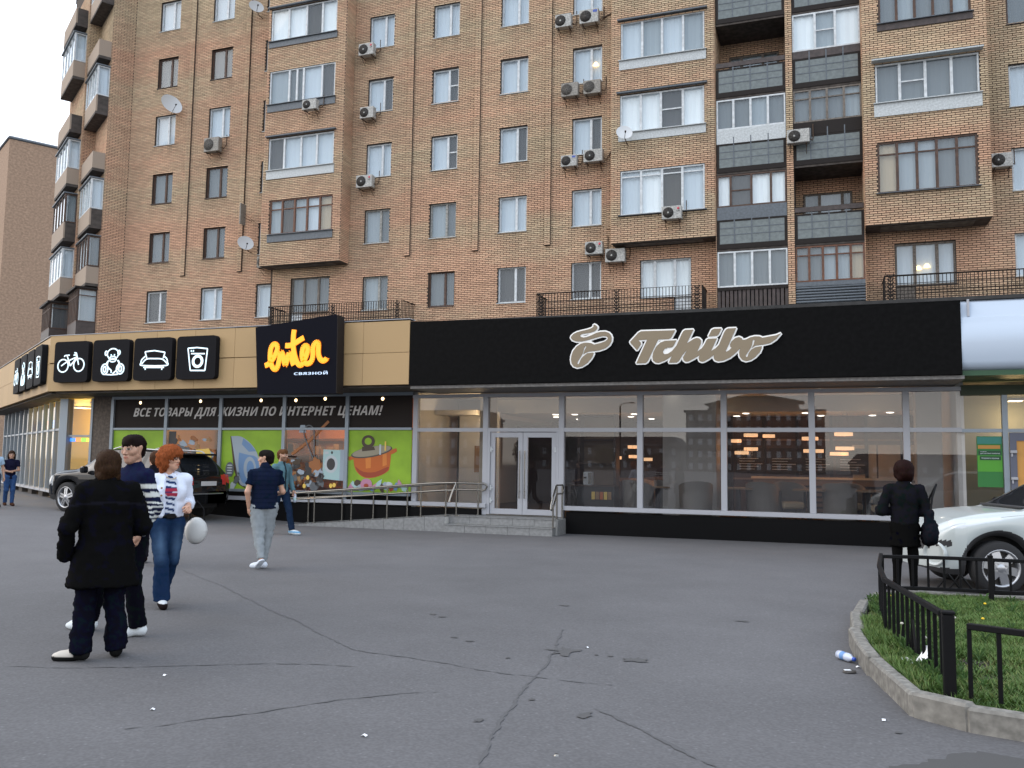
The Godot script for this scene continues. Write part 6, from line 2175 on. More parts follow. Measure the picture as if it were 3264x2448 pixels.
func cars() -> void:
	mat("car_black", lin(0.004, 0.0045, 0.006), 0.6, 0, null, 1, 0.2)
	M.car_black.clearcoat_enabled = true
	M.car_black.clearcoat = 0.8
	M.car_black.clearcoat_roughness = 0.03
	mat("car_white", lin(0.44, 0.485, 0.485), 0.35)
	M.car_white.clearcoat_enabled = true
	M.car_white.clearcoat = 0.8
	M.car_white.clearcoat_roughness = 0.05
	mat("car_glass", lin(0.012, 0.014, 0.017), 0.03, 0, null, 1, 0.6)
	mat("cladding", lin(0.022, 0.022, 0.024), 0.7)
	mat("tail_red", lin(0.42, 0.02, 0.02), 0.15)
	mat("lamp_clear", lin(0.55, 0.57, 0.58), 0.1, 0.3)
	mat("alloy", lin(0.42, 0.43, 0.45), 0.3, 0.8)
	mat("plate_white", lin(0.5, 0.5, 0.5), 0.5)
	# --- black sport utility parked by the ramp, tail to the right
	var suv := thing("parked_car", "black sport utility car parked by the store, tail lamp towards us", "car", Vector3(-17.0, ground_y(-17.0), 1.72), PI - 0.06)
	suv.rotation.z = 0.03
	var pr := {
		"stations": 150, "sub": 5, "x0": -2.38, "x1": 2.38,
		"top": [[-2.38, 0.72], [-2.36, 0.95], [-2.3, 1.1], [-2.2, 1.2], [-2.05, 1.36], [-1.85, 1.56], [-1.65, 1.63], [-1.2, 1.68], [-0.3, 1.71], [0.25, 1.68], [0.6, 1.55], [1.0, 1.28], [1.25, 1.13], [1.7, 1.07], [2.1, 0.98], [2.28, 0.86], [2.38, 0.7]],
		"belt": [[-2.38, 0.7], [-2.34, 0.95], [-2.2, 1.10], [-1.6, 1.14], [0.0, 1.06], [1.0, 1.02], [1.5, 0.98], [2.1, 0.88], [2.38, 0.66]],
		"wide": [[-2.38, 0.66], [-2.35, 0.78], [-2.2, 0.89], [-1.9, 0.94], [-1.3, 0.955], [1.3, 0.955], [1.9, 0.92], [2.2, 0.82], [2.34, 0.66], [2.38, 0.5]],
		"roof": [[-2.38, 0.60], [-2.2, 0.74], [-1.85, 0.64], [-1.5, 0.66], [0.3, 0.66], [0.9, 0.70], [1.3, 0.78], [2.1, 0.72], [2.38, 0.4]],
		"low": [[-2.38, 0.42], [-2.2, 0.33], [-1.5, 0.27], [1.5, 0.27], [2.2, 0.3], [2.38, 0.36]],
		"arches": [[1.42, 0.39, 0.43], [-1.43, 0.39, 0.43]]}
	var mats := {"body_shell": M.car_black, "side_window": M.car_glass, "windscreen": M.car_glass, "rear_window": M.car_glass, "tail_light": M.tail_red, "headlight": M.lamp_clear, "sill_cladding": M.cladding, "roof_rail": M.alloy}
	car_skin(suv, pr, mats, func(x, y, z, k, _sd):
		if y < 0.42:
			return "sill_cladding"
		if x < -2.0 and x > -2.37 and y > 0.90 and y < 1.13 and z > 0.50:
			return "tail_light"
		if x > 1.95 and y > 0.68 and y < 0.90 and z > 0.48:
			return "headlight"
		if x < -1.78 and k > 0.66 and y > 1.2 and z < 0.62:
			return "rear_window"
		if x > 0.42 and x < 1.15 and k > 0.66 and z < 0.66:
			return "windscreen"
		if k > 0.39 and k < 0.63 and x < 0.95 - (y - 1.05) * 0.9 and x > -2.05 + (y - 1.13) * 0.75 and not (absf(x + 0.05) < 0.05) and not (absf(x + 1.0) < 0.045):
			return "side_window"
		return "body_shell")
	for q in [[1.42, 1.0], [1.42, -1.0], [-1.43, 1.0], [-1.43, -1.0]]:
		wheel(suv, Vector3(q[0], 0.385, 0.82 * q[1]), 0.385, 0.27, 5, true)
	panel(suv, "number_plate", Transform3D(), Vector3(-2.395, 0.86, -0.26), Vector3(-2.375, 0.97, 0.26), M.plate_white)
	for sd in [-1.0, 1.0]:
		var s := st()
		tube(s, [Vector3(-1.6, 1.63, 0.64 * sd), Vector3(-1.5, 1.69, 0.64 * sd), Vector3(0.0, 1.72, 0.64 * sd), Vector3(0.2, 1.67, 0.64 * sd)], 0.018, 6)
		put("roof_rail", s, M.alloy, suv)
		var mr := st()
		soft_box(mr, Vector3(0.72, 1.12, 1.05 * sd), Vector3(0.14, 0.17, 0.2), 0.04)
		put("mirror", mr, M.car_black, suv)
	var sp := st()
	soft_box(sp, Vector3(-1.9, 1.62, 0), Vector3(0.32, 0.05, 1.2), 0.018)
	put("roof_spoiler", sp, M.car_black, suv)
	var strip := st()
	soft_box(strip, Vector3(-2.36, 0.66, 0), Vector3(0.06, 0.03, 1.1), 0.01)
	put("bumper_strip", strip, M.alloy, suv)
	# --- white crossover at the right edge, nose towards us
	var wc := thing("parked_car", "white crossover car with round front lamps behind the flower bed railing", "car", Vector3(2.98, 0, 5.86), PI + 0.26)
	pr = {
		"stations": 260, "sub": 9, "x0": -2.06, "x1": 2.06,
		"top": [[-2.06, 0.6], [-2.0, 1.0], [-1.8, 1.3], [-1.5, 1.5], [-0.6, 1.57], [-0.12, 1.56], [0.2, 1.45], [0.52, 1.26], [0.8, 1.10], [1.05, 1.075], [1.4, 1.04], [1.7, 0.97], [1.88, 0.88], [1.99, 0.76], [2.06, 0.58]],
		"belt": [[-2.06, 0.55], [-1.8, 1.08], [-1.0, 1.08], [0.0, 1.02], [0.9, 1.0], [1.4, 0.93], [1.75, 0.84], [1.95, 0.70], [2.06, 0.5]],
		"wide": [[-2.06, 0.5], [-1.95, 0.7], [-1.7, 0.84], [-1.2, 0.89], [-0.5, 0.84], [0.5, 0.84], [1.1, 0.885], [1.5, 0.88], [1.75, 0.82], [1.92, 0.71], [2.02, 0.54], [2.06, 0.38]],
		"roof": [[-2.06, 0.4], [-1.7, 0.55], [-0.5, 0.58], [0.05, 0.58], [0.55, 0.66], [0.9, 0.76], [1.6, 0.72], [1.9, 0.58], [2.06, 0.3]],
		"low": [[-2.06, 0.36], [-1.5, 0.26], [1.3, 0.26], [1.85, 0.24], [2.06, 0.30]],
		"arches": [[1.22, 0.345, 0.41], [-1.3, 0.345, 0.41]]}
	mats = {"body_shell": M.car_white, "side_window": M.car_glass, "windscreen": M.car_glass, "headlight": M.lamp_clear, "grille": M.cladding, "arch_cladding": M.cladding, "bumper_lip": M.cladding}
	car_skin(wc, pr, mats, func(x, y, z, k, _sd):
		for a in [1.22, -1.3]:
			if Vector2(x - a, y - 0.345).length() < 0.485 and k < 0.36:
				return "arch_cladding"
		if y < 0.36 and (x < 1.3 or y < 0.32):
			return "bumper_lip"
		if x > 1.80 and z < 0.55 + (x - 1.8) * 0.2 and y > 0.55 - (0.55 - z) * 0.1 and y < 0.72 and z < 0.60:
			return "grille"
		if x > 1.78 and y > 0.60 and y < 0.68 and z < 0.80:
			return "grille"
		if x > 1.18 and x < 1.78 and z > 0.58 - (x - 1.2) * 0.05 and y > 0.885 - (x - 1.2) * 0.08 and y < 0.965 - (x - 1.2) * 0.10 + 0.03 and k > 0.36:
			return "headlight"
		if absf(k - 0.455) < 0.008 and x > 0.75 and x < 1.72:
			return "bumper_lip"
		if absf(x - 0.62) < 0.009 and y < 1.02 and y > 0.36 and k < 0.42:
			return "bumper_lip"
		if x > 0.08 and x < 0.74 and k > 0.64 and z < 0.68:
			return "windscreen"
		if k > 0.39 and k < 0.63 and x < 0.54 - (y - 1.02) * 0.9 and x > -1.5 and not (absf(x + 0.2) < 0.05):
			return "side_window"
		return "body_shell")
	for q in [[1.22, 1.0], [1.22, -1.0], [-1.3, 1.0], [-1.3, -1.0]]:
		wheel(wc, Vector3(q[0], 0.345, 0.77 * q[1]), 0.345, 0.23, 6, false)
	for sd in [-1.0, 1.0]:
		# round main lamps in white bezels, low on the nose
		var xf := Transform3D(Basis(Vector3.BACK, -PI / 2) , Vector3(1.885, 0.50, 0.60 * sd))
		xf.basis = Basis(Vector3.UP, -0.6 * sd) * xf.basis
		var b := st()
		lathe(b, [[0.17, -0.04], [0.165, 0.10], [0.15, 0.118], [0.135, 0.10], [0.09, 0.03]], 28, xf)
		var lamp := put("round_lamp", b, M.car_white, wc)
		var g := st()
		lathe(g, [[0.132, 0.09], [0.10, 0.045], [0.06, 0.03], [0.0, 0.03]], 24, xf)
		put("lamp_bowl", g, M.lamp_clear, lamp)
		var l := st()
		lathe(l, [[0.062, 0.035], [0.05, 0.065], [0.0, 0.08]], 18, xf)
		put("lamp_lens", l, M.steel, lamp)
		var mr := st()
		soft_box(mr, Vector3(0.42, 1.12, 0.98 * sd), Vector3(0.16, 0.17, 0.24), 0.06)
		put("mirror", mr, M.car_black, wc)
		var ind := st()
		lathe(ind, [[0.0, 0.012], [0.03, 0.008], [0.035, 0.0]], 12, Transform3D(Basis(Vector3.RIGHT, PI / 2 * sd), Vector3(0.72, 0.83, 0.855 * sd)))
		put("side_indicator", ind, M.lamp_clear, wc)
	var cowl := st()
	soft_box(cowl, Vector3(0.76, 1.118, 0), Vector3(0.16, 0.03, 1.22), 0.01)
	put("wiper_cowl", cowl, M.cladding, wc)


func garden_bed() -> void:
	# outer line of the kerb, from the far right round the tip to the near right
	var line := PackedVector2Array([Vector2(5.2, 8.25), Vector2(3.4, 8.25), Vector2(2.1, 8.28), Vector2(1.2, 8.33), Vector2(0.75, 8.42), Vector2(0.47, 8.75), Vector2(0.32, 9.4), Vector2(0.22, 10.2), Vector2(0.18, 11.2), Vector2(0.2, 11.9), Vector2(0.29, 12.45), Vector2(0.39, 12.95), Vector2(0.5, 13.55), Vector2(0.78, 13.76), Vector2(1.3, 13.92), Vector2(2.2, 14.2), Vector2(3.6, 14.6)])
	var soil := thing("flower_bed", "raised grass bed with a stone kerb at the right", "flower bed")
	var s := st()
	var t := Geometry2D.triangulate_polygon(line)
	for i in range(0, t.size(), 3):
		tri(s, Vector3(line[t[i]].x, 0.09, line[t[i]].y), Vector3(line[t[i + 1]].x, 0.09, line[t[i + 1]].y), Vector3(line[t[i + 2]].x, 0.09, line[t[i + 2]].y))
	put("soil", s, M.soil, soil)
	for i in line.size() - 1:
		var a := line[i]
		var b := line[i + 1]
		var d := b - a
		var n := maxi(1, roundi(d.length() / 0.9))
		for k in n:
			var p := a + d * (float(k) / n)
			var q := a + d * (float(k + 1) / n)
			var c := (p + q) / 2.0
			var dir := Vector3(q.x - p.x, 0, q.y - p.y).normalized()
			var xf := Transform3D(Basis(dir, Vector3.UP, dir.cross(Vector3.UP)), Vector3(c.x, 0.06 + rng.randf_range(-0.012, 0.008), c.y))
			xf.basis = xf.basis * Basis(Vector3.UP, rng.randf_range(-0.05, 0.05)) * Basis(Vector3.RIGHT, rng.randf_range(-0.08, 0.08)) * Basis(Vector3.BACK, rng.randf_range(-0.02, 0.02))
			var ks := st()
			var len := (q - p).length()
			soft_box(ks, Vector3(0, 0, 0), Vector3(len + (0.03 if n == 1 and len < 0.7 else -0.026), 0.2, 0.11), 0.018, xf)
			put("kerb_stone", ks, M.kerb, soil)
	# grass: many small blades, tufts of weeds near the railing, dandelions
	mat("grass", Color.WHITE, 0.7)
	M.grass.vertex_color_use_as_albedo = true
	M.grass.backlight_enabled = true
	M.grass.backlight = lin(0.05, 0.09, 0.01)
	var blade := st()
	for k in 4:
		var a := k * 1.7
		var o := Vector3(cos(a), 0, sin(a)) * 0.012
		var lean := Vector3(cos(a * 1.3 + 1.0), 0, sin(a * 1.3 + 1.0)) * (0.03 + 0.012 * k)
		var side := Vector3(-sin(a * 1.7), 0, cos(a * 1.7)) * 0.0035
		quad(blade, o - side, o + lean * 0.4 + Vector3(0, 0.045, 0) - side, o + lean * 0.4 + Vector3(0, 0.045, 0) + side, o + side)
		tri(blade, o + lean * 0.4 + Vector3(0, 0.045, 0) - side, o + lean + Vector3(0, 0.085, 0), o + lean * 0.4 + Vector3(0, 0.045, 0) + side)
	blade.generate_normals()
	var bm := blade.commit()
	bm.surface_set_material(0, M.grass)
	var where := []
	var cols := []
	while where.size() < 52000:
		var p := Vector2(rng.randf_range(0.2, 4.6), rng.randf_range(8.3, 14.4))
		if not Geometry2D.is_point_in_polygon(p, line):
			continue
		var near := 99.0
		for i in line.size() - 1:
			near = minf(near, Geometry2D.get_closest_point_to_segment(p, line[i], line[i + 1]).distance_to(p))
		if near < 0.07:
			continue
		var patch := wob.get_noise_2d(p.x * 0.9, p.y * 0.9) + 0.5 * wob.get_noise_2d(p.x * 3.0, p.y * 3.0)
		if rng.randf() < clampf(0.12 - patch * 2.4, 0.0, 0.93):
			continue
		var h := rng.randf_range(0.4, 0.95) * (1.0 + patch * 0.5)
		if near < 0.45 and p.x < 1.0:
			h *= 1.35
		where.append(Transform3D(Basis(Vector3.UP, rng.randf() * TAU).scaled(Vector3(1.2, h, 1.2)), Vector3(p.x, 0.088, p.y)))
		var v := rng.randf_range(0.7, 1.25)
		var dry := clampf(rng.randf() * 1.7 - 1.0 - patch * 0.5, 0.0, 0.8)
		cols.append(Color(0.075 + 0.08 * dry, 0.145, 0.026 + 0.02 * dry) * v)
	copies("grass", bm, where, cols, soil)
	# weeds: low rosettes with broad leaves
	mat("weed_leaf", Color.WHITE, 0.6)
	M.weed_leaf.vertex_color_use_as_albedo = true
	var lf := st()
	for k in 9:
		var a := k * 2.4
		var d := Vector3(cos(a), 0, sin(a))
		var e := Vector3(-sin(a), 0, cos(a)) * 0.014
		var up := 0.05 + 0.018 * k
		quad(lf, Vector3.ZERO + Vector3(0, up * 0.4, 0), d * 0.04 + Vector3(0, up, 0) - e, d * 0.08 + Vector3(0, up * 1.1, 0), d * 0.04 + Vector3(0, up, 0) + e)
	lf.generate_normals()
	var lm := lf.commit()
	lm.surface_set_material(0, M.weed_leaf)
	var ww := []
	var wc := []
	for i in 520:
		var t2 := rng.randf()
		var base := Vector2(0.42, 9.0).lerp(Vector2(0.72, 13.3), t2)
		var p := base + Vector2(absf(rng.randfn()) * 0.16 - 0.1, rng.randfn() * 0.12)
		if i % 3 == 0:
			p = Vector2(rng.randf_range(0.5, 3.0), rng.randf_range(8.7, 14.0))
		if not Geometry2D.is_point_in_polygon(p, line):
			continue
		ww.append(Transform3D(Basis(Vector3.UP, rng.randf() * TAU).scaled(Vector3.ONE * rng.randf_range(0.3, 0.7)), Vector3(p.x, 0.09, p.y)))
		var v := rng.randf_range(0.7, 1.3)
		wc.append(Color(0.045, 0.10, 0.022) * v)
	copies("weeds", lm, ww, wc, soil)
	mat("petal_yellow", lin(0.75, 0.5, 0.02), 0.7)
	mat("seed_head", lin(0.45, 0.44, 0.38), 0.9)
	mat("stem_green", lin(0.09, 0.14, 0.04), 0.7)
	var fl := [[1.28, 10.6, 0, "yellow dandelion flower alone in the middle of the grass"], [1.45, 9.55, 0, "yellow dandelion flower at the back of the grass bed, left"], [2.15, 9.35, 0, "yellow dandelion flower at the back of the grass bed by the post"], [0.55, 9.35, 0, "yellow dandelion flower just inside the tip of the bed"], [0.62, 12.5, 1, "pale dandelion seed head beside the white litter bag"], [0.5, 11.9, 1, "pale tall seed head by the railing bars"], [0.95, 11.4, 1, "small seed head in the grass right of the railing"], [0.8, 12.3, 1, "pale seed head between the last railing bars"], [1.75, 10.2, 0, "yellow dandelion flower right of the middle"], [2.6, 10.4, 0, "yellow dandelion flower near the right picture edge"]]
	for q in fl:
		var o := thing("dandelion", q[3], "flower", Vector3(q[0], 0.09, q[1]), 0, "dandelions in the grass bed")
		var hgt: float = 0.13 if q[2] == 0 else 0.24
		var ss := st()
		tube(ss, [Vector3.ZERO, Vector3(0.01, hgt * 0.6, 0), Vector3(0.02, hgt, 0.01)], 0.003, 5)
		put("stem", ss, M.stem_green, o)
		var h := st()
		lathe(h, [[0.0, 0.012], [0.010, 0.010], [0.015, 0.0], [0.009, -0.006], [0.0, -0.006]], 9, Transform3D(Basis(), Vector3(0.02, hgt, 0.01)))
		put("flower_head", h, M.petal_yellow if q[2] == 0 else M.seed_head, o)
	# low black railing: sections of upright bars between a top and a bottom rail
	fence("fence", "low black railing section along the left side of the grass bed", [Vector2(0.52, 8.72), Vector2(0.44, 10.0), Vector2(0.43, 11.2)], 0.6, 0.12, true, [])
	fence("fence", "low black railing section nearest us at the left tip, with a bent bar", [Vector2(0.43, 11.23), Vector2(0.70, 13.05)], 0.6, 0.02, false, [0.55])
	fence("fence", "low black curved railing section along the back of the grass bed", [Vector2(0.54, 8.68), Vector2(0.95, 8.55), Vector2(1.4, 8.50), Vector2(2.2, 8.5), Vector2(3.4, 8.5), Vector2(4.8, 8.5)], 0.58, 0.2, true, [0.17, 0.20])
	fence("fence", "low black railing section at the front right corner of the picture", [Vector2(0.81, 13.56), Vector2(1.35, 13.8), Vector2(2.6, 14.2)], 0.6, 0.14, false, [])
	for q in [[0.695, 13.5, 0.075, 0.66, "stout black fence post at the near corner of the railing"], [1.67, 8.62, 0.05, 0.62, "black fence post at the back in front of the white car"]]:
		var o := thing("fence_post", q[4], "post", Vector3(q[0], 0.0, q[1]))
		var ps := st()
		soft_box(ps, Vector3(0, q[3] / 2, 0), Vector3(q[2], q[3], q[2]), 0.006)
		put("post", ps, M.black_paint, o)
		var cs := st()
		soft_box(cs, Vector3(0, q[3] + 0.012, 0), Vector3(q[2] * 1.1, 0.02, q[2] * 1.1), 0.005)
		put("cap", cs, M.black_paint, o)


func fence(called: String, label: String, path: Array, top: float, low: float, bottom_rail: bool, leaning: Array) -> void:
	var o := thing(called, label, "railing", Vector3(path[0].x, 0, path[0].y), 0, "low black railing round the grass bed")
	var pts := []
	for p in path:
		pts.append(Vector3(p.x - path[0].x, 0, p.y - path[0].y))
	var rails := [top]
	if bottom_rail:
		rails.append(low + 0.02)
	for y in rails:
		var s := st()
		for i in pts.size() - 1:
			var a: Vector3 = pts[i]
			var b: Vector3 = pts[i + 1]
			var d := (b - a).normalized()
			soft_box(s, Vector3(0, 0, 0), Vector3((b - a).length() + 0.02, 0.04, 0.042), 0.005, Transform3D(Basis(d, Vector3.UP, d.cross(Vector3.UP)), (a + b) / 2.0 + Vector3(0, y, 0)))
		put("rail", s, M.black_paint, o)
	var total := 0.0
	for i in pts.size() - 1:
		total += (pts[i + 1] - pts[i]).length()
	var n := int(total / 0.165)
	for k in n + 1:
		var r := total * k / n
		for i in pts.size() - 1:
			var L: float = (pts[i + 1] - pts[i]).length()
			if r <= L + 0.001 or i == pts.size() - 2:
				var p: Vector3 = pts[i].lerp(pts[i + 1], minf(r / L, 1.0))
				var s := st()
				box(s, p + Vector3(0, (top + low) / 2, 0), Vector3(0.025, top - low - 0.02, 0.025))
				put("bar", s, M.black_paint, o)
				break
			r -= L
	for f in leaning:
		var r: float = total * f
		for i in pts.size() - 1:
			var L: float = (pts[i + 1] - pts[i]).length()
			if r <= L or i == pts.size() - 2:
				var p: Vector3 = pts[i].lerp(pts[i + 1], r / L)
				var d: Vector3 = (pts[i + 1] - pts[i]).normalized()
				for sg in [-1.0, 1.0]:
					var s := st()
					tube(s, [p + Vector3(0, top - 0.18, 0), p + d * 0.13 * sg + Vector3(0, low + 0.02, 0)], 0.011, 4)
					put("slanting_bar", s, M.black_paint, o)
				break
			r -= L


func litter() -> void:
	mat("bottle_plastic", lin(0.45, 0.5, 0.62), 0.15)
	mat("blue_cap", lin(0.02, 0.07, 0.4), 0.4)
	mat("paper_white", lin(0.72, 0.74, 0.76), 0.8)
	var b := thing("plastic_bottle", "crushed clear plastic bottle with a blue cap lying by the kerb", "bottle", Vector3(0.08, 0.038, 11.98), 2.2)
	var s := st()
	lathe(s, [[0.0, 0.0], [0.034, 0.004], [0.036, 0.05], [0.029, 0.08], [0.036, 0.11], [0.034, 0.15], [0.014, 0.185], [0.012, 0.2]], 14, Transform3D(Basis(Vector3.BACK, PI / 2), Vector3(0.1, 0, 0)))
	put("bottle_body", s, M.bottle_plastic, b)
	var c := st()
	lathe(c, [[0.016, 0.195], [0.017, 0.215], [0.0, 0.217]], 12, Transform3D(Basis(Vector3.BACK, PI / 2), Vector3(0.1, 0, 0)))
	put("cap", c, M.blue_cap, b)
	var l := st()
	lathe(l, [[0.0363, 0.055], [0.0335, 0.08], [0.0363, 0.105]], 14, Transform3D(Basis(Vector3.BACK, PI / 2), Vector3(0.1, 0, 0)))
	put("label_band", l, flat("bottle_label", 0.12, 0.25, 0.5), b)
	var t := thing("crushed_tin", "flattened shiny lid lying by the kerb below the bottle", "litter", Vector3(0.1, 0.008, 12.42), 0.4)
	var s2 := st()
	lathe(s2, [[0.0, 0.012], [0.03, 0.016], [0.045, 0.01], [0.05, 0.0]], 14, Transform3D(Basis().scaled(Vector3(1.1, 1, 0.8)), Vector3.ZERO))
	put("lid", s2, M.ac_dark, t)
	var s3 := st()
	box(s3, Vector3(-0.02, 0.017, 0.01), Vector3(0.05, 0.004, 0.03))
	put("foil", s3, M.paper_white, t)
	var bag := thing("plastic_bag", "crumpled white plastic bag caught in the railing", "bag", Vector3(0.57, 0.1, 12.55))
	var s4 := st()
	s4.set_smooth_group(-1)
	var g := []
	for i in 7:
		var row := []
		for k in 7:
			var u := i / 6.0 - 0.5
			var v := k / 6.0 - 0.5
			row.append(Vector3(u * 0.2, 0.05 + 0.09 * wob.get_noise_2d(u * 5.0, v * 5.0 + 3.0) + 0.13 * maxf(0.0, u) * 2.0 - 0.05 * absf(v), v * 0.13))
		g.append(row)
	for i in 6:
		for k in 6:
			quad(s4, g[i][k], g[i + 1][k], g[i + 1][k + 1], g[i][k + 1])
	put("bag_sheet", s4, M.paper_white, bag)
	for q in [[-4.67, 14.59, "white paper scrap on the asphalt, right of the dark coated person's shoes"], [-4.11, 15.34, "white folded paper scrap nearest the camera at lower left"], [-2.6, 15.3, "tiny pale scrap at the lower middle of the square"], [-2.05, 12.35, "tiny white scrap beside the largest dark stain"], [0.28, 13.75, "thin white paper strip beside the kerb's near corner"], [0.17, 12.2, "white scrap between the bottle and the kerb"]]:
		var o := thing("paper_scrap", q[2], "litter", Vector3(q[0], 0.006, q[1]), rng.randf() * 3.0, "paper scraps on the asphalt")
		var ss := st()
		var w := rng.randf_range(0.014, 0.022)
		quad(ss, Vector3(-w, 0, -0.012), Vector3(-w * 0.2, 0.01, -0.01), Vector3(0, 0.008, 0.012), Vector3(-w, 0, 0.01))
		quad(ss, Vector3(-w * 0.2, 0.01, -0.01), Vector3(w, 0.002, -0.012), Vector3(w, 0.0, 0.014), Vector3(0, 0.008, 0.012))
		put("scrap", ss, M.paper_white, o)
	var coin := thing("bottle_cap", "small metal bottle cap on the asphalt at the bottom middle", "litter", Vector3(-1.46, 0.0, 15.19))
	var s5 := st()
	lathe(s5, [[0.0, 0.008], [0.012, 0.008], [0.016, 0.0]], 12)
	put("cap", s5, M.steel, coin)


# a field of distances to joined limbs, meshed as surface nets
class Flesh:
	var o: Vector3
	var h: float
	var nx: int
	var ny: int
	var nz: int
	var v := PackedFloat32Array()

	func _init(lo: Vector3, hi: Vector3, cell: float) -> void:
		o = lo
		h = cell
		nx = int((hi.x - lo.x) / cell) + 2
		ny = int((hi.y - lo.y) / cell) + 2
		nz = int((hi.z - lo.z) / cell) + 2
		v.resize(nx * ny * nz)
		v.fill(1.0)

	# joins a tapered limb from a to b; flattened f times along n; kept on the back side of the clip planes
	func limb(a: Vector3, b: Vector3, ra: float, rb: float, k := 0.03, n := Vector3.ZERO, f := 1.0, clips: Array = []) -> void:
		var r := maxf(ra, rb) + k + h * 2.0
		var i0 := maxi(0, int((minf(a.x, b.x) - r - o.x) / h))
		var i1 := mini(nx - 1, int((maxf(a.x, b.x) + r - o.x) / h) + 1)
		var j0 := maxi(0, int((minf(a.y, b.y) - r - o.y) / h))
		var j1 := mini(ny - 1, int((maxf(a.y, b.y) + r - o.y) / h) + 1)
		var k0 := maxi(0, int((minf(a.z, b.z) - r - o.z) / h))
		var k1 := mini(nz - 1, int((maxf(a.z, b.z) + r - o.z) / h) + 1)
		var ab := b - a
		var g := f - 1.0
		ab += n * (ab.dot(n) * g)
		var l2 := maxf(ab.length_squared(), 0.000001)
		var dr := rb - ra
		var kq := 0.25 / k
		for kk in range(k0, k1 + 1):
			for j in range(j0, j1 + 1):
				var idx := (kk * ny + j) * nx + i0
				var q := Vector3(o.x + i0 * h, o.y + j * h, o.z + kk * h) - a
				for i in range(i0, i1 + 1):
					var w := q
					if g != 0.0:
						w += n * (q.dot(n) * g)
					var t := clampf(w.dot(ab) / l2, 0.0, 1.0)
					var d := (w - ab * t).length() - ra - dr * t
					for c in clips:
						d = maxf(d, c.distance_to(q + a))
					var old := v[idx]
					var m := k - absf(old - d)
					v[idx] = minf(old, d) - (m * m * kq if m > 0.0 else 0.0)
					idx += 1
					q.x += h

	func skin(s: Array, xf: Transform3D, tint: Callable, wrinkle := 0.0, wob: FastNoiseLite = null) -> void:
		var at := PackedInt32Array()
		at.resize(v.size())
		at.fill(-1)
		var far := h * 4.0
		var sx := [0, 1, 0, 1, 0, 1, 0, 1]
		var sy := [0, 0, 1, 1, 0, 0, 1, 1]
		var sz := [0, 0, 0, 0, 1, 1, 1, 1]
		var step := PackedInt32Array()
		for c in 8:
			step.append((sz[c] * ny + sy[c]) * nx + sx[c])
		var edges := [[0, 1], [2, 3], [4, 5], [6, 7], [0, 2], [1, 3], [4, 6], [5, 7], [0, 4], [1, 5], [2, 6], [3, 7]]
		var base: int = s[0].size()
		var pos: PackedVector3Array = s[0]
		var nor: PackedVector3Array = s[1]
		var col: PackedColorArray = s[2]
		var ind: PackedInt32Array = s[3]
		var count := base
		for kk in nz - 1:
			for j in ny - 1:
				var idx := (kk * ny + j) * nx
				for i in nx - 1:
					var d0 := v[idx]
					if d0 < far and d0 > -far:
						var inside := 0
						var d := [d0, v[idx + step[1]], v[idx + step[2]], v[idx + step[3]], v[idx + step[4]], v[idx + step[5]], v[idx + step[6]], v[idx + step[7]]]
						for c in 8:
							if d[c] < 0.0:
								inside += 1
						if inside > 0 and inside < 8:
							var p := Vector3.ZERO
							var n := 0
							for e in edges:
								var da: float = d[e[0]]
								var db: float = d[e[1]]
								if (da < 0.0) != (db < 0.0):
									var t := da / (da - db)
									p += Vector3(sx[e[0]], sy[e[0]], sz[e[0]]).lerp(Vector3(sx[e[1]], sy[e[1]], sz[e[1]]), t)
									n += 1
							p = p / n
							var gr := Vector3(d[1] + d[3] + d[5] + d[7] - d[0] - d[2] - d[4] - d[6], d[2] + d[3] + d[6] + d[7] - d[0] - d[1] - d[4] - d[5], d[4] + d[5] + d[6] + d[7] - d[0] - d[1] - d[2] - d[3]).normalized()
							var w := o + (Vector3(i, j, kk) + p) * h
							if wrinkle > 0.0:
								w += gr * wrinkle * (wob.get_noise_3d(w.x * 5.0, w.y * 9.0, w.z * 5.0) + 0.55 - 1.5 * absf(wob.get_noise_3d(w.x * 7.0 + w.y * 4.0, w.y * 8.0, w.z * 7.0)))
							at[idx] = count
							count += 1
							pos.append(xf * w)
							nor.append(xf.basis * gr)
							col.append(tint.call(w))
					idx += 1
		var dx := 1
		var dy := nx
		var dz := nx * ny
		for kk in range(1, nz - 1):
			for j in range(1, ny - 1):
				var idx := (kk * ny + j) * nx + 1
				for i in range(1, nx - 1):
					if at[idx] >= 0 or at[idx - dx] >= 0 or at[idx - dy] >= 0 or at[idx - dz] >= 0:
						var a := v[idx] < 0.0
						for ax in 3:
							var e: int = [dx, dy, dz][ax]
							var b := v[idx + e] < 0.0
							if a != b:
								var u: int = [dy, dz, dx][ax]
								var w: int = [dz, dx, dy][ax]
								var q0 := at[idx]
								var q1 := at[idx - u]
								var q2 := at[idx - u - w]
								var q3 := at[idx - w]
								if q0 < 0 or q1 < 0 or q2 < 0 or q3 < 0:
									continue
								if a:
									ind.append_array([q0, q2, q1, q0, q3, q2])
								else:
									ind.append_array([q0, q1, q2, q0, q2, q3])
					idx += 1
		s[0] = pos
		s[1] = nor
		s[2] = col
		s[3] = ind


func new_skin() -> Array:
	return [PackedVector3Array(), PackedVector3Array(), PackedColorArray(), PackedInt32Array()]


func wear(called: String, s: Array, m: Material, parent: Node) -> void:
	if s[0].is_empty():
		return
	var arr := []
	arr.resize(Mesh.ARRAY_MAX)
	arr[Mesh.ARRAY_VERTEX] = s[0]
	arr[Mesh.ARRAY_NORMAL] = s[1]
	arr[Mesh.ARRAY_COLOR] = s[2]
	arr[Mesh.ARRAY_INDEX] = s[3]
	var am := ArrayMesh.new()
	am.add_surface_from_arrays(Mesh.PRIMITIVE_TRIANGLES, arr)
	am.surface_set_material(0, m)
	inst(called, am, Transform3D(), parent)


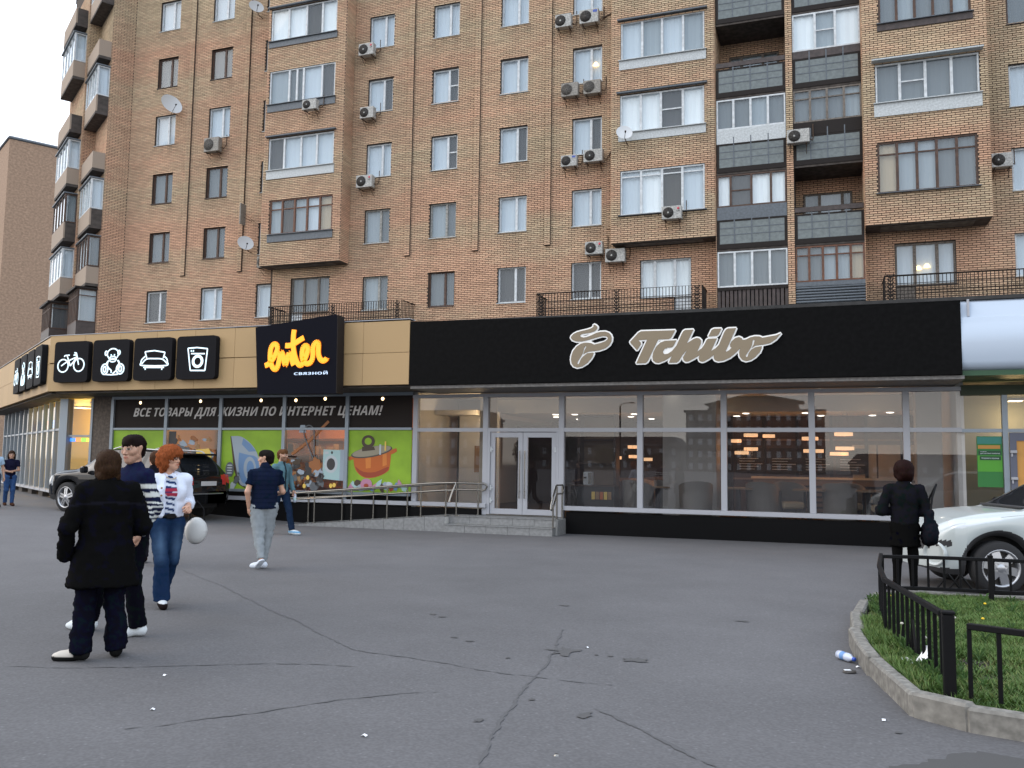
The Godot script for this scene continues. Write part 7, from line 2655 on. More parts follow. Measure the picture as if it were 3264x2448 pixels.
func plain_tint(c: Color, mottle := 0.12) -> Callable:
	return func(p: Vector3) -> Color:
		var k := 1.0 + wob.get_noise_3dv(p * 14.0) * mottle
		return Color(c.r * k, c.g * k, c.b * k)


# hand with a palm, four unequal bent fingers and a thumb; w wrist, d along the hand, n out of the palm, t to the thumb side
func hand(s: Array, w: Vector3, d: Vector3, n: Vector3, curl: float, sc: float, tint: Callable, thumb_sign: float) -> void:
	d = d.normalized()
	n = (n - d * n.dot(d)).normalized()
	var t := d.cross(n) * thumb_sign
	var c := w + d * 0.08 * sc
	var f := Flesh.new(c - Vector3.ONE * 0.15 * sc, c + Vector3.ONE * 0.15 * sc, 0.0052)
	f.limb(w - d * 0.02, w + d * 0.03 * sc, 0.024 * sc, 0.026 * sc, 0.01)
	f.limb(w + d * 0.035 * sc - t * 0.018 * sc, w + d * 0.08 * sc - t * 0.024 * sc, 0.02 * sc, 0.018 * sc, 0.012)
	f.limb(w + d * 0.035 * sc + t * 0.016 * sc, w + d * 0.08 * sc + t * 0.024 * sc, 0.021 * sc, 0.019 * sc, 0.012)
	var lens := [0.072, 0.082, 0.076, 0.058]
	for i in 4:
		var k: Vector3 = w + d * (0.092 - 0.004 * absf(i - 1.0)) * sc + t * (0.03 - 0.02 * i) * sc
		var a := curl * (0.75 + 0.12 * i)
		var d1 := d * cos(a * 0.7) + n * sin(a * 0.7)
		var d2 := d * cos(a * 1.7) + n * sin(a * 1.7)
		var d3 := d * cos(a * 2.4) + n * sin(a * 2.4)
		var L: float = lens[i] * sc
		f.limb(k, k + d1 * L * 0.45, 0.0095 * sc, 0.0088 * sc, 0.004)
		f.limb(k + d1 * L * 0.45, k + d1 * L * 0.45 + d2 * L * 0.32, 0.0088 * sc, 0.008 * sc, 0.003)
		f.limb(k + d1 * L * 0.45 + d2 * L * 0.32, k + d1 * L * 0.45 + d2 * L * 0.32 + d3 * L * 0.23, 0.008 * sc, 0.007 * sc, 0.003)
	var b := w + d * 0.03 * sc + t * 0.03 * sc
	var th := (d * 0.75 + t * 0.55 + n * (0.3 + curl * 0.3)).normalized()
	f.limb(b, b + th * 0.04 * sc, 0.014 * sc, 0.011 * sc, 0.008)
	f.limb(b + th * 0.04 * sc, b + th * 0.04 * sc + (d * 0.9 + n * curl * 0.5).normalized() * 0.032 * sc, 0.0105 * sc, 0.008 * sc, 0.004)
	f.skin(s, Transform3D(), tint)


# one dressed figure. j: joints in metres for a 1.75 m figure (x to its left, z forward), q: how it is dressed
func figure(label: String, at: Vector3, yaw_deg: float, tall: float, j: Dictionary, q: Dictionary) -> Node3D:
	var t := thing("person", label, "person", at, deg_to_rad(yaw_deg))
	var sc := tall / 1.75
	var d := {
		"pelvis": Vector3(0, 0.94, 0), "waist": Vector3(0, 1.08, 0), "chest": Vector3(0, 1.30, 0.0), "neck": Vector3(0, 1.475, -0.015), "head": Vector3(0, 1.635, 0.015),
		"sh_l": Vector3(0.185, 1.42, -0.01), "el_l": Vector3(0.235, 1.14, -0.03), "wr_l": Vector3(0.24, 0.88, 0.04),
		"sh_r": Vector3(-0.185, 1.42, -0.01), "el_r": Vector3(-0.235, 1.14, -0.03), "wr_r": Vector3(-0.24, 0.88, 0.04),
		"hip_l": Vector3(0.09, 0.90, 0), "kn_l": Vector3(0.10, 0.50, 0.02), "an_l": Vector3(0.10, 0.09, -0.03), "to_l": Vector3(0.13, 0.03, 0.15),
		"hip_r": Vector3(-0.09, 0.90, 0), "kn_r": Vector3(-0.10, 0.50, 0.02), "an_r": Vector3(-0.10, 0.09, -0.03), "to_r": Vector3(-0.13, 0.03, 0.15)}
	d.merge(j, true)
	for k in d:
		d[k] = d[k] * sc
	var fwd := Vector3(0, 0, 1)
	var wide: float = q.get("wide", 1.0) * sc
	var fine: float = q.get("cell", 0.014)
	var lo := Vector3.ONE * 9.0
	var hi := -lo
	for k in d:
		lo = lo.min(d[k])
		hi = hi.max(d[k])
	lo -= Vector3(0.2, 0.1, 0.2)
	hi += Vector3(0.2, 0.2, 0.2)
	var skin_col: Color = q.get("skin", Color(0.42, 0.24, 0.165))
	var tint := plain_tint(skin_col, 0.08)
	# --- body: one skin from crown to ankles
	var s := new_skin()
	var f := Flesh.new(lo, hi, fine)
	f.limb(d.pelvis, d.chest, 0.12 * wide, 0.12 * wide, 0.04, fwd, 1.4)
	f.limb(d.sh_l - Vector3(0, 0.03, 0), d.sh_r - Vector3(0, 0.03, 0), 0.036 * sc, 0.036 * sc, 0.03)
	f.limb(d.neck - Vector3(0, 0.05, 0) * sc, d.head + Vector3(0, -0.06, -0.02) * sc, 0.058 * sc, 0.053 * sc, 0.03)
	for e in ["_l", "_r"]:
		f.limb(d["sh" + e] - Vector3(0, 0.03, 0), d["el" + e], 0.042 * sc, 0.04 * sc, 0.02)
		f.limb(d["el" + e], d["wr" + e], 0.041 * sc, 0.027 * sc, 0.02)
		f.limb(d["hip" + e], d["kn" + e], 0.08 * sc, 0.052 * sc, 0.03)
		f.limb(d["kn" + e], d["an" + e], 0.045 * sc, 0.032 * sc, 0.02)
		f.limb(d["an" + e], d["an" + e].lerp(d["to" + e], 0.7), 0.03 * sc, 0.022 * sc, 0.02)
	f.skin(s, Transform3D(), tint)
	# head: its own frame, turned by head_yaw and tilted
	var hb := Basis(Vector3.UP, deg_to_rad(q.get("head_yaw", 0.0))) * Basis(Vector3.RIGHT, deg_to_rad(q.get("head_tilt", 0.0)))
	var hx := Transform3D(hb * sc, d.head)
	var eye := Color(0.03, 0.02, 0.015)
	var hair: Color = q.get("hair", Color(0.03, 0.018, 0.012))
	var beard: bool = q.get("beard", false)
	var face := func(p: Vector3) -> Color:
		var k := 1.0 + wob.get_noise_3dv(p * 18.0) * 0.07
		var c := Color(skin_col.r * k, skin_col.g * k, skin_col.b * k)
		var ax := absf(p.x)
		if p.z > 0.055:
			if Vector2((ax - 0.032) / 0.016, (p.y - 0.012) / 0.0075).length() < 1.0:
				return eye if absf(ax - 0.032) < 0.009 else Color(0.45, 0.42, 0.4)
			if Vector2((ax - 0.033) / 0.024, (p.y - 0.034 - ax * 0.08) / 0.007).length() < 1.0:
				return hair.lerp(c, 0.35)
			if Vector2(ax / 0.026, (p.y + 0.062) / 0.0085).length() < 1.0:
				return Color(c.r * 0.82, c.g * 0.5, c.b * 0.5)
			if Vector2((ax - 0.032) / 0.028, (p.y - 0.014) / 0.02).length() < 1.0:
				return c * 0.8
		if beard and p.y < -0.028 and p.z > -0.01 and not (ax < 0.024 and absf(p.y + 0.06) < 0.008):
			return hair.lerp(c, 0.3)
		return c
	var hf := Flesh.new(Vector3(-0.12, -0.2, -0.14), Vector3(0.12, 0.15, 0.15), 0.0058)
	hf.limb(Vector3(0, 0.035, -0.03), Vector3(0, 0.03, 0.005), 0.088, 0.085, 0.03, Vector3.RIGHT, 1.16)
	hf.limb(Vector3(0, 0.0, 0.03), Vector3(0, -0.06, 0.04), 0.07, 0.05, 0.03, Vector3.RIGHT, 1.05)
	hf.limb(Vector3(0, -0.085, 0.05), Vector3(0, -0.092, 0.058), 0.032, 0.026, 0.025)
	hf.limb(Vector3(-0.045, -0.05, 0.01), Vector3(0, -0.09, 0.05), 0.03, 0.026, 0.025)
	hf.limb(Vector3(0.045, -0.05, 0.01), Vector3(0, -0.09, 0.05), 0.03, 0.026, 0.025)
	hf.limb(Vector3(0, 0.015, 0.088), Vector3(0, -0.028, 0.108), 0.009, 0.013, 0.012)
	hf.limb(Vector3(-0.014, -0.032, 0.094), Vector3(0.014, -0.032, 0.094), 0.009, 0.009, 0.008)
	hf.limb(Vector3(-0.042, 0.034, 0.072), Vector3(0.042, 0.034, 0.072), 0.016, 0.016, 0.015)
	hf.limb(Vector3(-0.018, -0.058, 0.086), Vector3(0.018, -0.058, 0.086), 0.009, 0.009, 0.008)
	hf.limb(Vector3(-0.016, -0.069, 0.084), Vector3(0.016, -0.069, 0.084), 0.009, 0.009, 0.008)
	for sd in [-1.0, 1.0]:
		hf.limb(Vector3(0.044 * sd, -0.018, 0.058), Vector3(0.05 * sd, -0.01, 0.045), 0.024, 0.026, 0.02)
		hf.limb(Vector3(0.08 * sd, 0.022, -0.008), Vector3(0.076 * sd, -0.028, 0.002), 0.022, 0.013, 0.006, Vector3.RIGHT, 2.6)
	hf.limb(Vector3(0, -0.06, -0.02), Vector3(0, -0.19, -0.035), 0.056, 0.058, 0.03)
	hf.skin(s, hx, face)
	for e in ["_l", "_r"]:
		if q.get("hands", "both") in ["both", e]:
			var wd: Vector3 = (d["wr" + e] - d["el" + e]).normalized()
			var pn: Vector3 = q.get("palm" + e, Vector3(-1 if e == "_l" else 1, 0, 0.2))
			hand(s, d["wr" + e], q.get("hand_dir" + e, wd), pn, q.get("curl" + e, 0.55), sc, tint, 1.0 if e == "_r" else -1.0)
	wear("body", s, M.skin, t)
	# --- trousers or tights
	if q.has("legs"):
		var L: Dictionary = q.legs
		s = new_skin()
		f = Flesh.new(lo, hi, fine)
		var gr: float = L.get("fat", 1.0) * sc
		f.limb(d.hip_l + Vector3(0, 0.02, 0), d.hip_r + Vector3(0, 0.02, 0), 0.092 * wide, 0.092 * wide, 0.04)
		f.limb(d.pelvis, d.pelvis + Vector3(0, 0.07, 0) * sc, 0.145 * wide, 0.138 * wide, 0.04, fwd, 1.4)
		for e in ["_l", "_r"]:
			f.limb(d["hip" + e], d["kn" + e], 0.097 * gr, 0.066 * gr, 0.035)
			var cuff: Vector3 = d["kn" + e].lerp(d["an" + e], L.get("to", 0.96))
			f.limb(d["kn" + e], cuff, 0.066 * gr, L.get("cuff", 0.055) * sc, 0.03, Vector3.ZERO, 1.0, [Plane((d["an" + e] - d["kn" + e]).normalized(), cuff + (d["an" + e] - d["kn" + e]).normalized() * 0.02)])
		f.skin(s, Transform3D(), L.tint, L.get("wrinkle", 0.012), wob)
		wear(L.get("name", "trousers"), s, M.cloth, t)
	# --- top garment
	if q.has("top"):
		var T: Dictionary = q.top
		s = new_skin()
		f = Flesh.new(lo, hi, fine)
		var g: float = T.get("fat", 1.0) * wide
		var hem: Vector3 = d.pelvis + Vector3(0, T.get("hem", 0.0), 0) * sc
		var hp := Plane(Vector3.DOWN, -hem.y)
		f.limb(d.waist, d.chest, 0.150 * g, 0.172 * g, 0.05, fwd, 1.42)
		f.limb(hem, d.waist, T.get("hem_r", 0.165) * g, 0.150 * g, 0.05, fwd, 1.36, [hp])
		f.limb(d.sh_l.lerp(d.chest, 0.2), d.sh_r.lerp(d.chest, 0.2), 0.058 * g, 0.058 * g, 0.05)
		for e in ["_l", "_r"]:
			f.limb(d.neck - Vector3(0, 0.035, 0) * sc, d["sh" + e] - Vector3(0, 0.01, 0) * sc, 0.05 * g, 0.045 * g, 0.04)
		f.limb(d.chest, d.neck - Vector3(0, 0.03, 0) * sc, 0.13 * g, 0.07 * g, 0.05, fwd, 1.2)
		if T.has("collar"):
			f.limb(d.neck - Vector3(0, 0.02, 0.0) * sc, d.neck + Vector3(0, T.collar, 0.0) * sc, 0.075 * sc, 0.07 * sc, 0.02)
		if T.has("bust"):
			for sd in [-1.0, 1.0]:
				f.limb(d.chest + Vector3(0.07 * sd, -0.03, 0.06) * sc, d.chest + Vector3(0.065 * sd, -0.04, 0.068) * sc, 0.066 * sc, 0.06 * sc, 0.05)
		var sl: float = T.get("sleeve", 2.0)   # 0 to 1 upper arm, 1 to 2 forearm
		for e in ["_l", "_r"]:
			var sh: Vector3 = d["sh" + e]
			var el: Vector3 = d["el" + e]
			var wr: Vector3 = d["wr" + e]
			var ar: float = T.get("arm", 1.0) * sc
			if sl <= 1.0:
				var en := sh.lerp(el, sl)
				f.limb(sh - Vector3(0, 0.015, 0) * sc, en, 0.062 * ar, 0.062 * ar, 0.035, Vector3.ZERO, 1.0, [Plane((el - sh).normalized(), en)])
			else:
				f.limb(sh - Vector3(0, 0.015, 0) * sc, el, 0.058 * ar, 0.053 * ar, 0.035)
				var en := el.lerp(wr, sl - 1.0)
				f.limb(el, en, 0.053 * ar, 0.044 * ar, 0.03, Vector3.ZERO, 1.0, [Plane((wr - el).normalized(), en)])
		f.skin(s, Transform3D(), T.tint, T.get("wrinkle", 0.012), wob)
		wear(T.get("name", "jacket"), s, M.cloth, t)
	# --- shoes, each its own piece
	for e in ["_l", "_r"]:
		var S: Dictionary = q.get("shoes", {})
		s = new_skin()
		var an: Vector3 = d["an" + e]
		var to: Vector3 = d["to" + e]
		var c := (an + to) / 2.0
		f = Flesh.new(c - Vector3.ONE * 0.27, c + Vector3.ONE * 0.27, 0.01)
		var dir := (to - an) * Vector3(1, 0, 1)
		dir = dir.normalized()
		var lift: float = d["to" + e].y - 0.03 * sc
		var tilt := (to - an).normalized()
		var heel := an + Vector3(0, -0.035, 0) * sc - dir * 0.03 * sc
		var up := tilt.cross(Vector3.UP).cross(tilt).normalized()
		var sole := Plane(-Vector3.UP, 0.0) if lift < 0.02 and an.y < 0.13 * sc else Plane(-up, -(to - up * 0.03 * sc).dot(up))
		var cl := [sole]
		f.limb(heel, to, 0.046 * sc, S.get("toe", 0.036) * sc, 0.02, Vector3.ZERO, 1.0, cl)
		f.limb(heel, an + Vector3(0, S.get("shaft", 0.0), 0) * sc, 0.045 * sc, 0.046 * sc, 0.02, Vector3.ZERO, 1.0, cl)
		f.limb(heel.lerp(to, 0.45), heel.lerp(to, 0.8), 0.05 * sc, 0.046 * sc, 0.02, Vector3.ZERO, 1.0, cl)
		f.skin(s, Transform3D(), S.get("tint" + e, S.get("tint", plain_tint(Color(0.02, 0.02, 0.02)))))
		wear("shoe", s, M.cloth, t)
	# --- hair: locks in the head frame, [from, to, radius, radius]
	if q.has("locks"):
		s = new_skin()
		f = Flesh.new(Vector3(-0.17, -0.26, -0.2), Vector3(0.17, 0.2, 0.17), 0.0055)
		for l in q.locks:
			f.limb(l[0], l[1], l[2], l[3], 0.02, Vector3.RIGHT, l[4] if l.size() > 4 else 1.0, [Plane(Vector3(0, -0.62, 0.78).normalized(), q.get("hairline", 0.052))] if l.size() < 6 else [])
		var curly: float = q.get("curl_hair", 0.007)
		f.skin(s, hx, func(p: Vector3) -> Color:
			var k := 1.0 + wob.get_noise_3d(p.x * 75.0, p.y * 16.0, p.z * 75.0) * 0.75
			return Color(hair.r * k, hair.g * k, hair.b * k), 0.0, wob)
		if curly > 0.0:
			for i in s[0].size():
				var p: Vector3 = s[0][i]
				s[0][i] = p + s[1][i] * (wob.get_noise_3d(p.x * 75.0, p.y * 16.0, p.z * 75.0) + 0.7 * wob.get_noise_3d(p.x * 28.0, p.y * 22.0, p.z * 28.0)) * curly
		wear("hair", s, M.hair, t)
	if q.get("glasses", false):
		var gl := st()
		for sd in [-1.0, 1.0]:
			var ring := []
			for a in 13:
				ring.append(hx * Vector3(0.034 * sd + cos(TAU * a / 12) * 0.025, 0.01 + sin(TAU * a / 12) * 0.016, 0.105 - absf(0.034 + cos(TAU * a / 12) * 0.025 * sd) * 0.1))
			tube(gl, ring, 0.003, 5, false)
			tube(gl, [hx * Vector3(0.058 * sd, 0.015, 0.098), hx * Vector3(0.088 * sd, 0.016, 0.0)], 0.003, 5)
		tube(gl, [hx * Vector3(-0.01, 0.012, 0.104), hx * Vector3(0.01, 0.012, 0.104)], 0.003, 5)
		put("glasses", gl, M.black_paint, t)
	t.set_meta("joints", d)
	return t


func people() -> void:
	for n in [["skin", 0.55], ["cloth", 0.9], ["hair", 0.6]]:
		mat(n[0], Color.WHITE, n[1])
		M[n[0]].vertex_color_use_as_albedo = true
	M.cloth.metallic_specular = 0.12
	M.hair.metallic_specular = 0.18
	M.skin.subsurf_scatter_enabled = true
	M.skin.subsurf_scatter_strength = 0.05
	var short_hair := [[Vector3(0, 0.045, -0.035), Vector3(0, 0.05, 0.015), 0.092, 0.088, 1.12], [Vector3(0, -0.02, -0.06), Vector3(0, 0.03, -0.05), 0.068, 0.08, 1.08], [Vector3(-0.03, 0.095, 0.05), Vector3(0.035, 0.09, 0.055), 0.026, 0.026]]
	var navy := Color(0.009, 0.012, 0.035)
	var cream := Color(0.52, 0.54, 0.52)
	var jean := func(p: Vector3) -> Color:
		var k := 1.0 + wob.get_noise_3dv(p * 10.0) * 0.3
		var fade := clampf(1.0 - absf(absf(p.x) - 0.1) * 12.0, 0.0, 1.0) * clampf(1.0 - absf(p.y - 0.68) * 4.0, 0.0, 1.0) * (1.0 if p.z > 0.02 else 0.0)
		return Color(0.012, 0.028, 0.068).lerp(Color(0.10, 0.17, 0.27), fade * 0.55) * k
	var dark_jean := plain_tint(Color(0.0065, 0.0075, 0.012), 0.25)
	# 1 person in the long black coat, seen from behind
	figure("person seen from behind in a long black coat and dark jeans", Vector3(-5.56, 0, 14.33), 231, 1.66,
		{"el_l": Vector3(0.30, 1.10, -0.05), "wr_l": Vector3(0.30, 0.84, 0.05), "el_r": Vector3(-0.30, 1.10, 0.0), "wr_r": Vector3(-0.10, 1.04, 0.24), "kn_l": Vector3(0.13, 0.5, 0.0), "an_l": Vector3(0.15, 0.09, -0.02), "to_l": Vector3(0.32, 0.03, 0.07), "kn_r": Vector3(-0.10, 0.5, 0.0), "an_r": Vector3(-0.13, 0.09, 0.0), "to_r": Vector3(-0.16, 0.03, 0.18), "head": Vector3(0.015, 1.62, 0.015)},
		{"wide": 1.16, "hands": "_r", "hair": Color(0.030, 0.016, 0.009), "head_yaw": 12, "curl_hair": 0.009, "cell": 0.013,
		"locks": [[Vector3(0, 0.045, -0.03), Vector3(0, 0.05, 0.01), 0.10, 0.094, 1.06], [Vector3(0, -0.02, -0.06), Vector3(0, 0.03, -0.045), 0.088, 0.095, 1.0], [Vector3(-0.045, -0.09, -0.055), Vector3(0.045, -0.09, -0.055), 0.05, 0.05, 1.0], [Vector3(-0.075, 0.0, 0.0), Vector3(-0.07, -0.08, -0.02), 0.03, 0.03], [Vector3(0.075, 0.0, 0.0), Vector3(0.07, -0.08, -0.02), 0.03, 0.03]],
		"top": {"name": "coat", "tint": func(p: Vector3) -> Color:
			var k := 1.0 + wob.get_noise_3dv(p * 9.0) * 0.3
			var seam := 1.9 if absf(p.y - 1.245 + p.x * p.x * 0.3) < 0.009 and p.z < -0.05 else 1.0
			return Color(0.0052, 0.0055, 0.0075) * k * seam, "hem": -0.33, "hem_r": 0.225, "fat": 1.1, "arm": 1.22, "collar": 0.035, "wrinkle": 0.02},
		"legs": {"tint": dark_jean, "cuff": 0.085, "fat": 1.15, "to": 1.0, "wrinkle": 0.02},
		"shoes": {"tint": plain_tint(Color(0.01, 0.01, 0.01)), "tint_l": func(p: Vector3) -> Color: return Color(0.5, 0.47, 0.42) if p.y > 0.04 and p.x > 0.19 else Color(0.012, 0.012, 0.012)}})
	# 2 man in the striped sweater
	figure("man in a navy sweater with white stripes beside the dark coated person", Vector3(-6.04, 0, 13.55), -12, 1.80,
		{"el_l": Vector3(0.27, 1.13, -0.05), "wr_l": Vector3(0.24, 0.90, 0.08), "el_r": Vector3(-0.27, 1.13, -0.04), "wr_r": Vector3(-0.2, 0.92, 0.12), "kn_l": Vector3(0.10, 0.5, 0.02), "an_l": Vector3(0.09, 0.09, -0.06), "to_l": Vector3(-0.05, 0.03, 0.08), "kn_r": Vector3(-0.30, 0.5, 0.06), "an_r": Vector3(-0.50, 0.09, 0.02), "to_r": Vector3(-0.72, 0.03, 0.08)},
		{"wide": 1.04, "hair": Color(0.010, 0.006, 0.005), "locks": short_hair, "head_yaw": 14, "head_tilt": 4, "cell": 0.013, "hairline": 0.058,
		"top": {"name": "sweater", "tint": func(p: Vector3) -> Color:
			var k := 1.0 + wob.get_noise_3dv(p * 20.0) * 0.12
			var y := p.y
			var c := navy
			if (y > 1.335 and y < 1.375) or (y > 1.262 and y < 1.302) or (y < 1.225 and fposmod(y, 0.04) < 0.014):
				c = cream
			return c * k, "hem": 0.0, "hem_r": 0.165, "arm": 1.02, "collar": 0.0},
		"legs": {"tint": plain_tint(Color(0.007, 0.0075, 0.010), 0.25), "cuff": 0.07, "fat": 1.05},
		"shoes": {"tint": plain_tint(Color(0.60, 0.64, 0.66), 0.05), "toe": 0.026}})
	# 3 woman with red hair
	var red := figure("woman with red hair in a white jacket, striped top and blue jeans, walking", Vector3(-6.85, 0, 12.15), 58, 1.71,
		{"pelvis": Vector3(0.0, 0.97, 0), "el_l": Vector3(0.24, 1.14, -0.06), "wr_l": Vector3(0.17, 1.10, 0.18), "el_r": Vector3(-0.25, 1.15, -0.08), "wr_r": Vector3(-0.27, 0.90, -0.04), "hip_l": Vector3(0.09, 0.92, 0), "hip_r": Vector3(-0.09, 0.92, 0), "kn_r": Vector3(-0.07, 0.52, 0.10), "an_r": Vector3(-0.04, 0.13, 0.06), "to_r": Vector3(-0.05, 0.03, 0.19), "kn_l": Vector3(0.08, 0.52, -0.02), "an_l": Vector3(0.05, 0.20, -0.24), "to_l": Vector3(0.05, 0.06, -0.14)},
		{"wide": 0.98, "skin": Color(0.50, 0.28, 0.19), "hair": Color(0.25, 0.07, 0.024), "head_yaw": 34, "head_tilt": -3, "glasses": true, "curl_hair": 0.022, "hands": "both", "curl_r": 1.15, "curl_l": 1.25, "palm_l": Vector3(-0.6, -0.6, 0.1), "cell": 0.012, "hairline": 0.066,
		"locks": [[Vector3(0, 0.05, -0.03), Vector3(0, 0.06, 0.02), 0.118, 0.108, 1.02], [Vector3(0, -0.02, -0.06), Vector3(0, 0.03, -0.045), 0.105, 0.11, 0.95], [Vector3(-0.09, 0.03, 0.0), Vector3(-0.085, -0.08, -0.01), 0.045, 0.035], [Vector3(0.09, 0.03, 0.0), Vector3(0.085, -0.08, -0.01), 0.045, 0.035], [Vector3(-0.05, -0.11, -0.05), Vector3(0.05, -0.11, -0.05), 0.05, 0.05], [Vector3(-0.05, 0.085, 0.075), Vector3(0.05, 0.08, 0.08), 0.034, 0.034, 1.0, 1]],
		"top": {"name": "striped_top", "tint": func(p: Vector3) -> Color:
			var c := Color(0.56, 0.60, 0.68)
			if fposmod(p.y + 0.012 * sin(p.x * 20.0), 0.058) < 0.026:
				c = Color(0.012, 0.035, 0.105)
			if p.z > 0.05 and p.y > 1.18 and p.y < 1.285 and p.x > -0.03 - (p.y - 1.18) and fposmod(p.y, 0.052) < 0.036:
				c = Color(0.32, 0.035, 0.06)
			return c, "hem": 0.02, "hem_r": 0.142, "fat": 0.93, "sleeve": 0.2, "bust": 1, "wrinkle": 0.008},
		"legs": {"name": "jeans", "tint": jean, "cuff": 0.088, "fat": 1.08, "to": 1.06, "wrinkle": 0.01},
		"shoes": {"tint": func(p: Vector3) -> Color: return Color(0.55, 0.58, 0.6) if p.y > 0.065 and p.z > 0.1 else Color(0.012, 0.01, 0.01)}})
	open_jacket(red)
	var hb := thing("handbag", "round white handbag on the red haired woman's left arm", "handbag", red.position + Basis(Vector3.UP, red.rotation.y) * Vector3(0.36, 0.80, -0.12), deg_to_rad(40))
	var s := st()
	lathe(s, [[0.0, 0.062], [0.06, 0.058], [0.10, 0.04], [0.122, 0.0], [0.10, -0.04], [0.06, -0.058], [0.0, -0.062]], 22, Transform3D(Basis(Vector3.RIGHT, PI / 2).scaled(Vector3(1, 1.25, 1)), Vector3.ZERO))
	put("bag_body", s, mat("bag_white", lin(0.62, 0.63, 0.62), 0.5, 0, M.fine, 6.0), hb)
	var h := st()
	tube(h, [Vector3(-0.08, 0.12, 0), Vector3(-0.07, 0.24, -0.02), Vector3(0.0, 0.33, -0.03), Vector3(0.07, 0.24, -0.02), Vector3(0.08, 0.12, 0)], 0.011, 6)
	put("handle", h, M.black_paint, hb)
	# 4 man in the quilted vest
	figure("man in a navy quilted vest and grey sweatpants seen from behind", Vector3(-8.01, 0, 8.78), 226, 1.74,
		{"el_l": Vector3(0.26, 1.14, -0.06), "wr_l": Vector3(0.22, 0.90, 0.0), "el_r": Vector3(-0.27, 1.14, 0.0), "wr_r": Vector3(-0.19, 1.08, 0.22), "kn_l": Vector3(0.07, 0.5, -0.06), "an_l": Vector3(0.05, 0.15, -0.22), "to_l": Vector3(0.09, 0.05, -0.09), "kn_r": Vector3(-0.07, 0.5, 0.05), "an_r": Vector3(-0.01, 0.09, 0.0), "to_r": Vector3(0.12, 0.03, 0.13)},
		{"wide": 1.08, "skin": Color(0.44, 0.25, 0.17), "hair": Color(0.010, 0.008, 0.007), "locks": short_hair, "head_yaw": 62, "hands": "both", "cell": 0.013,
		"top": {"name": "quilted_vest", "tint": func(p: Vector3) -> Color:
			var k := 1.0 + wob.get_noise_3dv(p * 12.0) * 0.25
			return (Color(0.007, 0.0105, 0.023) if fposmod(p.y, 0.065) < 0.012 or absf(p.x) > 0.2 else Color(0.0085, 0.0135, 0.030)) * k, "hem": -0.05, "hem_r": 0.182, "fat": 1.06, "sleeve": 0.62, "collar": 0.05, "arm": 1.0, "wrinkle": 0.016},
		"legs": {"name": "sweatpants", "tint": plain_tint(Color(0.24, 0.265, 0.28), 0.18), "cuff": 0.05, "fat": 1.18, "to": 0.9, "wrinkle": 0.022},
		"shoes": {"tint": plain_tint(Color(0.60, 0.65, 0.72), 0.05), "shaft": -0.03}})
	# 5 man in the teal shirt with a bottle
	var teal := figure("bearded man in a teal shirt walking to the right with a bottle", Vector3(-11.35, 0, 3.5), 78, 1.83,
		{"el_l": Vector3(0.25, 1.15, 0.0), "wr_l": Vector3(0.25, 0.90, 0.10), "el_r": Vector3(-0.26, 1.15, -0.10), "wr_r": Vector3(-0.26, 0.92, -0.12), "kn_l": Vector3(0.09, 0.5, 0.16), "an_l": Vector3(0.09, 0.10, 0.26), "to_l": Vector3(0.10, 0.04, 0.46), "kn_r": Vector3(-0.09, 0.49, -0.10), "an_r": Vector3(-0.09, 0.17, -0.42), "to_r": Vector3(-0.10, 0.04, -0.30)},
		{"wide": 1.0, "hair": Color(0.10, 0.045, 0.02), "locks": short_hair, "beard": true, "head_yaw": 15, "cell": 0.016, "curl_l": 1.0,
		"top": {"name": "shirt", "tint": func(p: Vector3) -> Color:
			var k := 1.0 + wob.get_noise_3dv(p * 9.0) * 0.2
			return (Color(0.02, 0.03, 0.035) if absf(p.x) < 0.018 and p.z > 0.05 else Color(0.085, 0.16, 0.19)) * k, "hem": -0.06, "hem_r": 0.16, "collar": 0.01, "wrinkle": 0.014},
		"legs": {"name": "jeans", "tint": plain_tint(Color(0.012, 0.022, 0.045), 0.3), "cuff": 0.06},
		"shoes": {"tint": func(p: Vector3) -> Color: return Color(0.10, 0.26, 0.42) if p.y > 0.05 and p.y < 0.085 else Color(0.5, 0.56, 0.6)}})
	var wb := thing("water_bottle", "clear water bottle held by the man in the teal shirt", "bottle", teal.position + Basis(Vector3.UP, teal.rotation.y) * Vector3(0.25, 0.69, 0.17))
	s = st()
	lathe(s, [[0.0, 0.0], [0.032, 0.004], [0.033, 0.14], [0.013, 0.19], [0.013, 0.21], [0.0, 0.212]], 14)
	put("bottle_body", s, M.bottle_plastic if M.has("bottle_plastic") else M.dish, wb)
	s = st()
	lathe(s, [[0.0335, 0.05], [0.0335, 0.1]], 14)
	put("label_band", s, M.mint_print, wb)
	# 6 and 7 the pair at the far left
	var gy := ground_y(-20.5)
